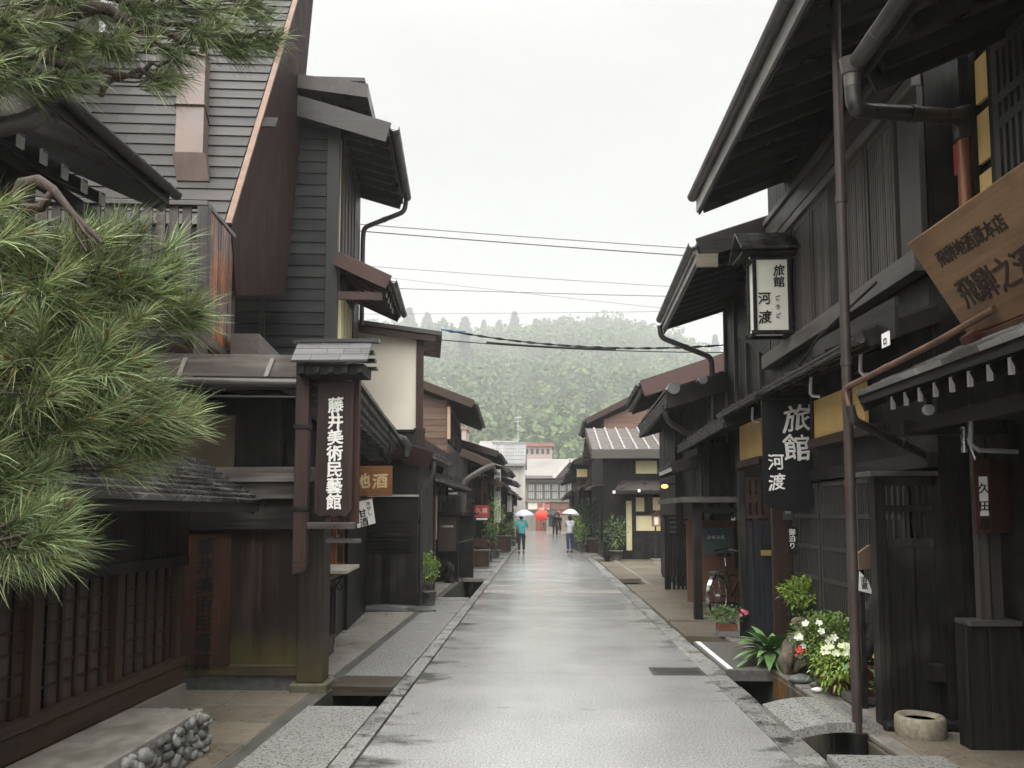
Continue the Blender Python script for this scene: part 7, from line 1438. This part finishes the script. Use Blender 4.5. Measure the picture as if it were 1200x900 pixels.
# ================================================================== people
skin = M('skin', (.45, .27, .19), .5, .1, (9, 9, 9), 0); hair = M('black_hair', (.015, .012, .011), .5, .3, (40, 40, 9), .3)
def cloth(name, c): return M(name, c, .75, .18, (14, 14, 14), .25)
def skinned(name, verts, edges, rad, mat, parent, sub=1, rootv=0):
    me = bpy.data.meshes.new(name); me.from_pydata([tuple(v) for v in verts], edges, []); o = bpy.data.objects.new(name, me); C.objects.link(o)
    md = o.modifiers.new('s', 'SKIN'); md.use_smooth_shade = True
    for i, d in enumerate(me.skin_vertices[0].data): d.radius = rad[i] if isinstance(rad[i], tuple) else (rad[i], rad[i]); d.use_root = (i == rootv)
    sb = o.modifiers.new('d', 'SUBSURF'); sb.levels = sub; sb.render_levels = sub
    dg = bpy.context.evaluated_depsgraph_get(); m2 = bpy.data.meshes.new_from_object(o.evaluated_get(dg)); bpy.data.objects.remove(o); bpy.data.meshes.remove(me)
    m2.materials.clear(); m2.materials.append(mat); 
    for p in m2.polygons: p.use_smooth = True
    return link(name, m2, parent)
def person(label, loc, rz, h, top, bottom, legs, armL, armR, long_hair=False, wide=1., group=None, sleeve=.5, short=False, shoe=None):
    """legs: forward step; armL/armR: (elbow, hand) relative to the shoulder. The figure faces +y"""
    t = thing('person', label, 'person', loc, rz, group); k = h/1.7; w_ = wide
    hipz, shz = .90*k, 1.40*k; st = legs
    P = {'pel': (0, 0, .93*k), 'bel': (0, .0, 1.08*k), 'hem': (0, 0, .84*k), 'waist': (0, 0, 1.02*k), 'chest': (0, -.01, 1.27*k), 'neck': (0, 0, 1.43*k), 'head0': (0, .02, 1.52*k), 'head': (0, .025, 1.60*k), 'crown': (0, .015, 1.67*k)}
    for s_, n in ((-1, 'L'), (1, 'R')):
        f = st*s_; P['hip'+n] = (.095*k*s_, 0, .89*k); P['knee'+n] = (.10*k*s_, f*.5+.03, .48*k); P['ank'+n] = (.10*k*s_, f, .09*k); P['toe'+n] = (.115*k*s_, f+.15*k, .035*k)
        e, hd_ = (armL, armR)[s_ > 0]; sh = Vector((.185*k*w_*s_, -.01, 1.385*k)); P['sh'+n] = sh; P['el'+n] = sh+Vector(e)*k; P['wr'+n] = sh+Vector(hd_)*k; P['ha'+n] = P['wr'+n]+(P['wr'+n]-P['el'+n]).normalized()*.085*k
    names = [n_ for n_ in P if n_ != 'hem']; ix = {n: i for i, n in enumerate(names)}; V_ = [Vector(P[n]) for n in names]
    E = [('pel', 'waist'), ('waist', 'bel'), ('bel', 'chest'), ('chest', 'neck'), ('neck', 'head0'), ('head0', 'head'), ('head', 'crown')]
    for n in 'LR': E += [('pel', 'hip'+n), ('hip'+n, 'knee'+n), ('knee'+n, 'ank'+n), ('ank'+n, 'toe'+n), ('chest', 'sh'+n), ('sh'+n, 'el'+n), ('el'+n, 'wr'+n), ('wr'+n, 'ha'+n)]
    r = {'pel': (.135*w_, .10), 'bel': (.125*w_, .095), 'hem': (.15*w_, .115), 'waist': (.118*w_, .09), 'chest': (.15*w_, .10), 'neck': .055, 'head0': .068, 'head': (.078, .092), 'crown': .05}
    for n in 'LR': r.update({'hip'+n: .09*w_, 'knee'+n: .058, 'ank'+n: .04, 'toe'+n: .03, 'sh'+n: .058, 'el'+n: .042, 'wr'+n: .028, 'ha'+n: .026})
    r = {a: (b if isinstance(b, tuple) else (b, b)) for a, b in r.items()}; r = {a: (b[0]*k, b[1]*k) for a, b in r.items()}
    EE = [(ix[a], ix[b]) for a, b in E]; skinned('body', V_, EE, [r[n] for n in names], skin, t)
    def part(nm, ns, es, grow, mat, cut={}):
        vv = []; rr = []; im = {}
        for n in ns: p = Vector(P[n]) if n not in cut else Vector(P[cut[n][0]]).lerp(Vector(P[n]), cut[n][1]); im[n] = len(vv); vv.append(p); rr.append((r[n][0]+grow, r[n][1]+grow))
        return skinned(nm, vv, [(im[a], im[b]) for a, b in es], rr, mat, t)
    part('shirt', ['chest', 'bel', 'pel', 'hem', 'neck', 'shL', 'elL', 'shR', 'elR'], [('hem', 'pel'), ('pel', 'bel'), ('bel', 'chest'), ('chest', 'neck'), ('chest', 'shL'), ('shL', 'elL'), ('chest', 'shR'), ('shR', 'elR')], .024, top, {'elL': ('shL', sleeve*1.6 if sleeve < .6 else 1), 'elR': ('shR', sleeve*1.6 if sleeve < .6 else 1), 'neck': ('chest', .98)})
    kn = {'ankL': ('kneeL', .9), 'ankR': ('kneeR', .9)} if not short else {'ankL': ('kneeL', .12), 'ankR': ('kneeR', .12)}
    part('trousers', ['pel', 'waist', 'hipL', 'kneeL', 'ankL', 'hipR', 'kneeR', 'ankR'], [('waist', 'pel'), ('pel', 'hipL'), ('hipL', 'kneeL'), ('kneeL', 'ankL'), ('pel', 'hipR'), ('hipR', 'kneeR'), ('kneeR', 'ankR')], .018, bottom, kn)
    m = MB()
    for n in 'LR': a = Vector(P['ank'+n]); m.rock((a.x, a.y+.06*k, .05*k), .1*k, 3, (.5, 1.35, .5), 2, .03)
    m.build('shoe', shoe or rubber, t)
    m = MB(); m.rock((0, .005*k, 1.615*k), .103*k, 2, (.95, 1.05, 1.02 if not long_hair else 1.12), 2, .05)
    if long_hair: m.rock((0, -.045*k, 1.53*k), .088*k, 5, (1.05, .75, 1.3), 2, .06)
    m.build('hair', hair, t)
    m = MB()
    for n, s_ in (('L', -1), ('R', 1)):
        hpt = Vector(P['ha'+n]); dd_ = (Vector(P['wr'+n])-Vector(P['el'+n])).normalized(); sd = dd_.cross(Vector((0, 0, 1)) if abs(dd_.z) < .8 else Vector((0, 1, 0))).normalized(); nn = sd.cross(dd_)
        for i in range(4): b = hpt+sd*(.012*(i-1.5))*k*1.5; m.tube([b-dd_*.02, b+dd_*.035*k, b+dd_*(.06-.006*abs(i-1.2))*k-nn*.015*s_], [.009*k, .008*k, .006*k], 5)
        b = hpt-dd_*.03*k; m.tube([b+sd*.02*k, b+sd*.045*k+dd_*.02*k, b+sd*.045*k+dd_*.045*k], [.010*k, .009*k, .007*k], 5)
    m.build('fingers', skin, t)
    m = MB(); m.rock((0, .105*k, 1.585*k), .016*k, 1, (1, 1.2, 1.5), 1, 0); m.build('nose', skin, t)
    m = MB()
    for s_ in (-1, 1): m.rock((.034*k*s_, .098*k, 1.612*k), .011*k, 1, (1.2, .8, .8), 1, 0)
    m.build('eyes', ink, t)
    return t, P
def umbrella(label, loc, rx, ry, r, mat, ribs=8, shaft=.75, h=.26, rzz=0):
    t = thing('umbrella', label, 'umbrella', loc); t.rotation_euler = (rx, ry, rzz); m = MB(); n = ribs*2; prof = [0, .3, .6, .85, 1.]
    vs = []; fs = []
    for j, a in enumerate(prof):
        for i in range(n):
            ang = 2*math.pi*i/n; k = 1 if i % 2 == 0 else .93-.0*a; rr = r*a*(k if a > .5 else 1); vs.append((rr*math.cos(ang), rr*math.sin(ang), h*(1-a**1.9)-(0.0 if i % 2 == 0 else -.02*a)))
    for j in range(len(prof)-1):
        for i in range(n): fs.append((j*n+i, j*n+(i+1) % n, (j+1)*n+(i+1) % n, (j+1)*n+i))
    m.add(vs, fs, True); o = m.build('canopy', mat, t); sm = o.modifiers.new('t', 'SOLIDIFY'); sm.thickness = .004
    m = MB(); m.tube([(0, 0, h+.05), (0, 0, h-shaft)], .006, 6); m.build('shaft', steel, t); m = MB(); m.tube([(0, 0, h-shaft), (0, 0, h-shaft-.1)], .014, 8); m.build('handle', rubber, t)
    m = MB()
    for i in range(ribs): a = 2*math.pi*i/ribs; m.tube([(0, 0, h-.01), (r*.55*math.cos(a), r*.55*math.sin(a), h*(1-.55**1.9)-.012), (r*math.cos(a), r*math.sin(a), -.01)], .003, 4)
    m.build('ribs', iron, t); return t
def um(loc, mat, label, r, hand, tilt=(0, 0)): return umbrella(label, loc, tilt[0], tilt[1], r, mat)
lav = M('lavender_cloth', (.53, .51, .60), .5, .12, (4, 4, 4), 0, col2=(.40, .38, .52), s2=2); redc = M('red_cloth', (.62, .05, .03), .5, .12, (4, 4, 4), 0); blk = M('black_cloth', (.025, .022, .024), .5, .15, (4, 4, 4), 0); whc = M('white_cloth', (.75, .75, .73), .5, .08, (4, 4, 4), 0)
hang = ((.05, -.02, -.27), (.06, .03, -.52)); hangL = ((-.05, -.02, -.27), (-.06, .03, -.52))
holdL = ((-.06, .06, -.26), (.02, .24, -.10)); holdR = ((.06, .06, -.26), (-.02, .24, -.10))
def put(px, py): return at(px, py, z=.0)
g = put(611, 648.5); k_ = 1.57
person('person walking away in a bright teal shirt and dark trousers under a lavender umbrella', g, 0, k_, cloth('teal_shirt', (.07, .36, .38)), cloth('charcoal_trousers', (.03, .028, .028)), .10, hangL, holdR, wide=1.12, sleeve=.55)
umbrella('pale lavender umbrella held by the walker in teal', g+Vector((.10, .22, 1.52)), .06, -.04, .46, lav)
g = put(668, 647.5)
person('woman in white sleeveless top and blue jeans standing on the right half of the road', g, R(12), 1.56, cloth('white_top', (.62, .60, .66)), cloth('blue_jeans', (.035, .05, .12)), .03, ((-.03, .12, -.22), (.10, .30, -.05)), ((.03, .12, -.22), (-.06, .30, -.05)), long_hair=True, wide=.9, sleeve=.2)
umbrella('small white umbrella held in front of the woman in jeans', g+Vector((.06, .50, 1.55)), -.1, .12, .42, whc)
g = put(638, 624.2); person('far walker in pale grey top carrying a vivid red umbrella', g, R(180), 1.6, cloth('grey_top', (.42, .40, .42)), cloth('grey_trousers', (.14, .13, .13)), .05, hangL, holdR)
umbrella('vivid red umbrella tilted toward the street in front of the far walker in pale grey', g+Vector((-.22, -.05, 1.45)), R(58), 0, .58, redc)
g = put(650.5, 628.6); person('far walker in dark clothes under a black umbrella', g, R(170), 1.58, cloth('brown_coat', (.07, .05, .045)), cloth('charcoal_trousers', ()), .14, hangL, holdR, wide=1.05)
umbrella('black umbrella tilted over the far walker in dark clothes', g+Vector((-.12, -.15, 1.5)), .12, -.22, .50, blk)
g = put(655, 628.3); person('far walker in dark shorts and white shoes under a dull red umbrella', g, R(185), 1.56, cloth('plum_top', (.12, .06, .06)), cloth('black_shorts', (.02, .02, .022)), .10, hangL, holdR, short=True, shoe=white_p)
umbrella('dull red umbrella over the far walker in dark shorts', g+Vector((.05, -.1, 1.55)), .10, .15, .46, M('dull_red_cloth', (.36, .06, .06), .5, .12, (4, 4, 4), 0))
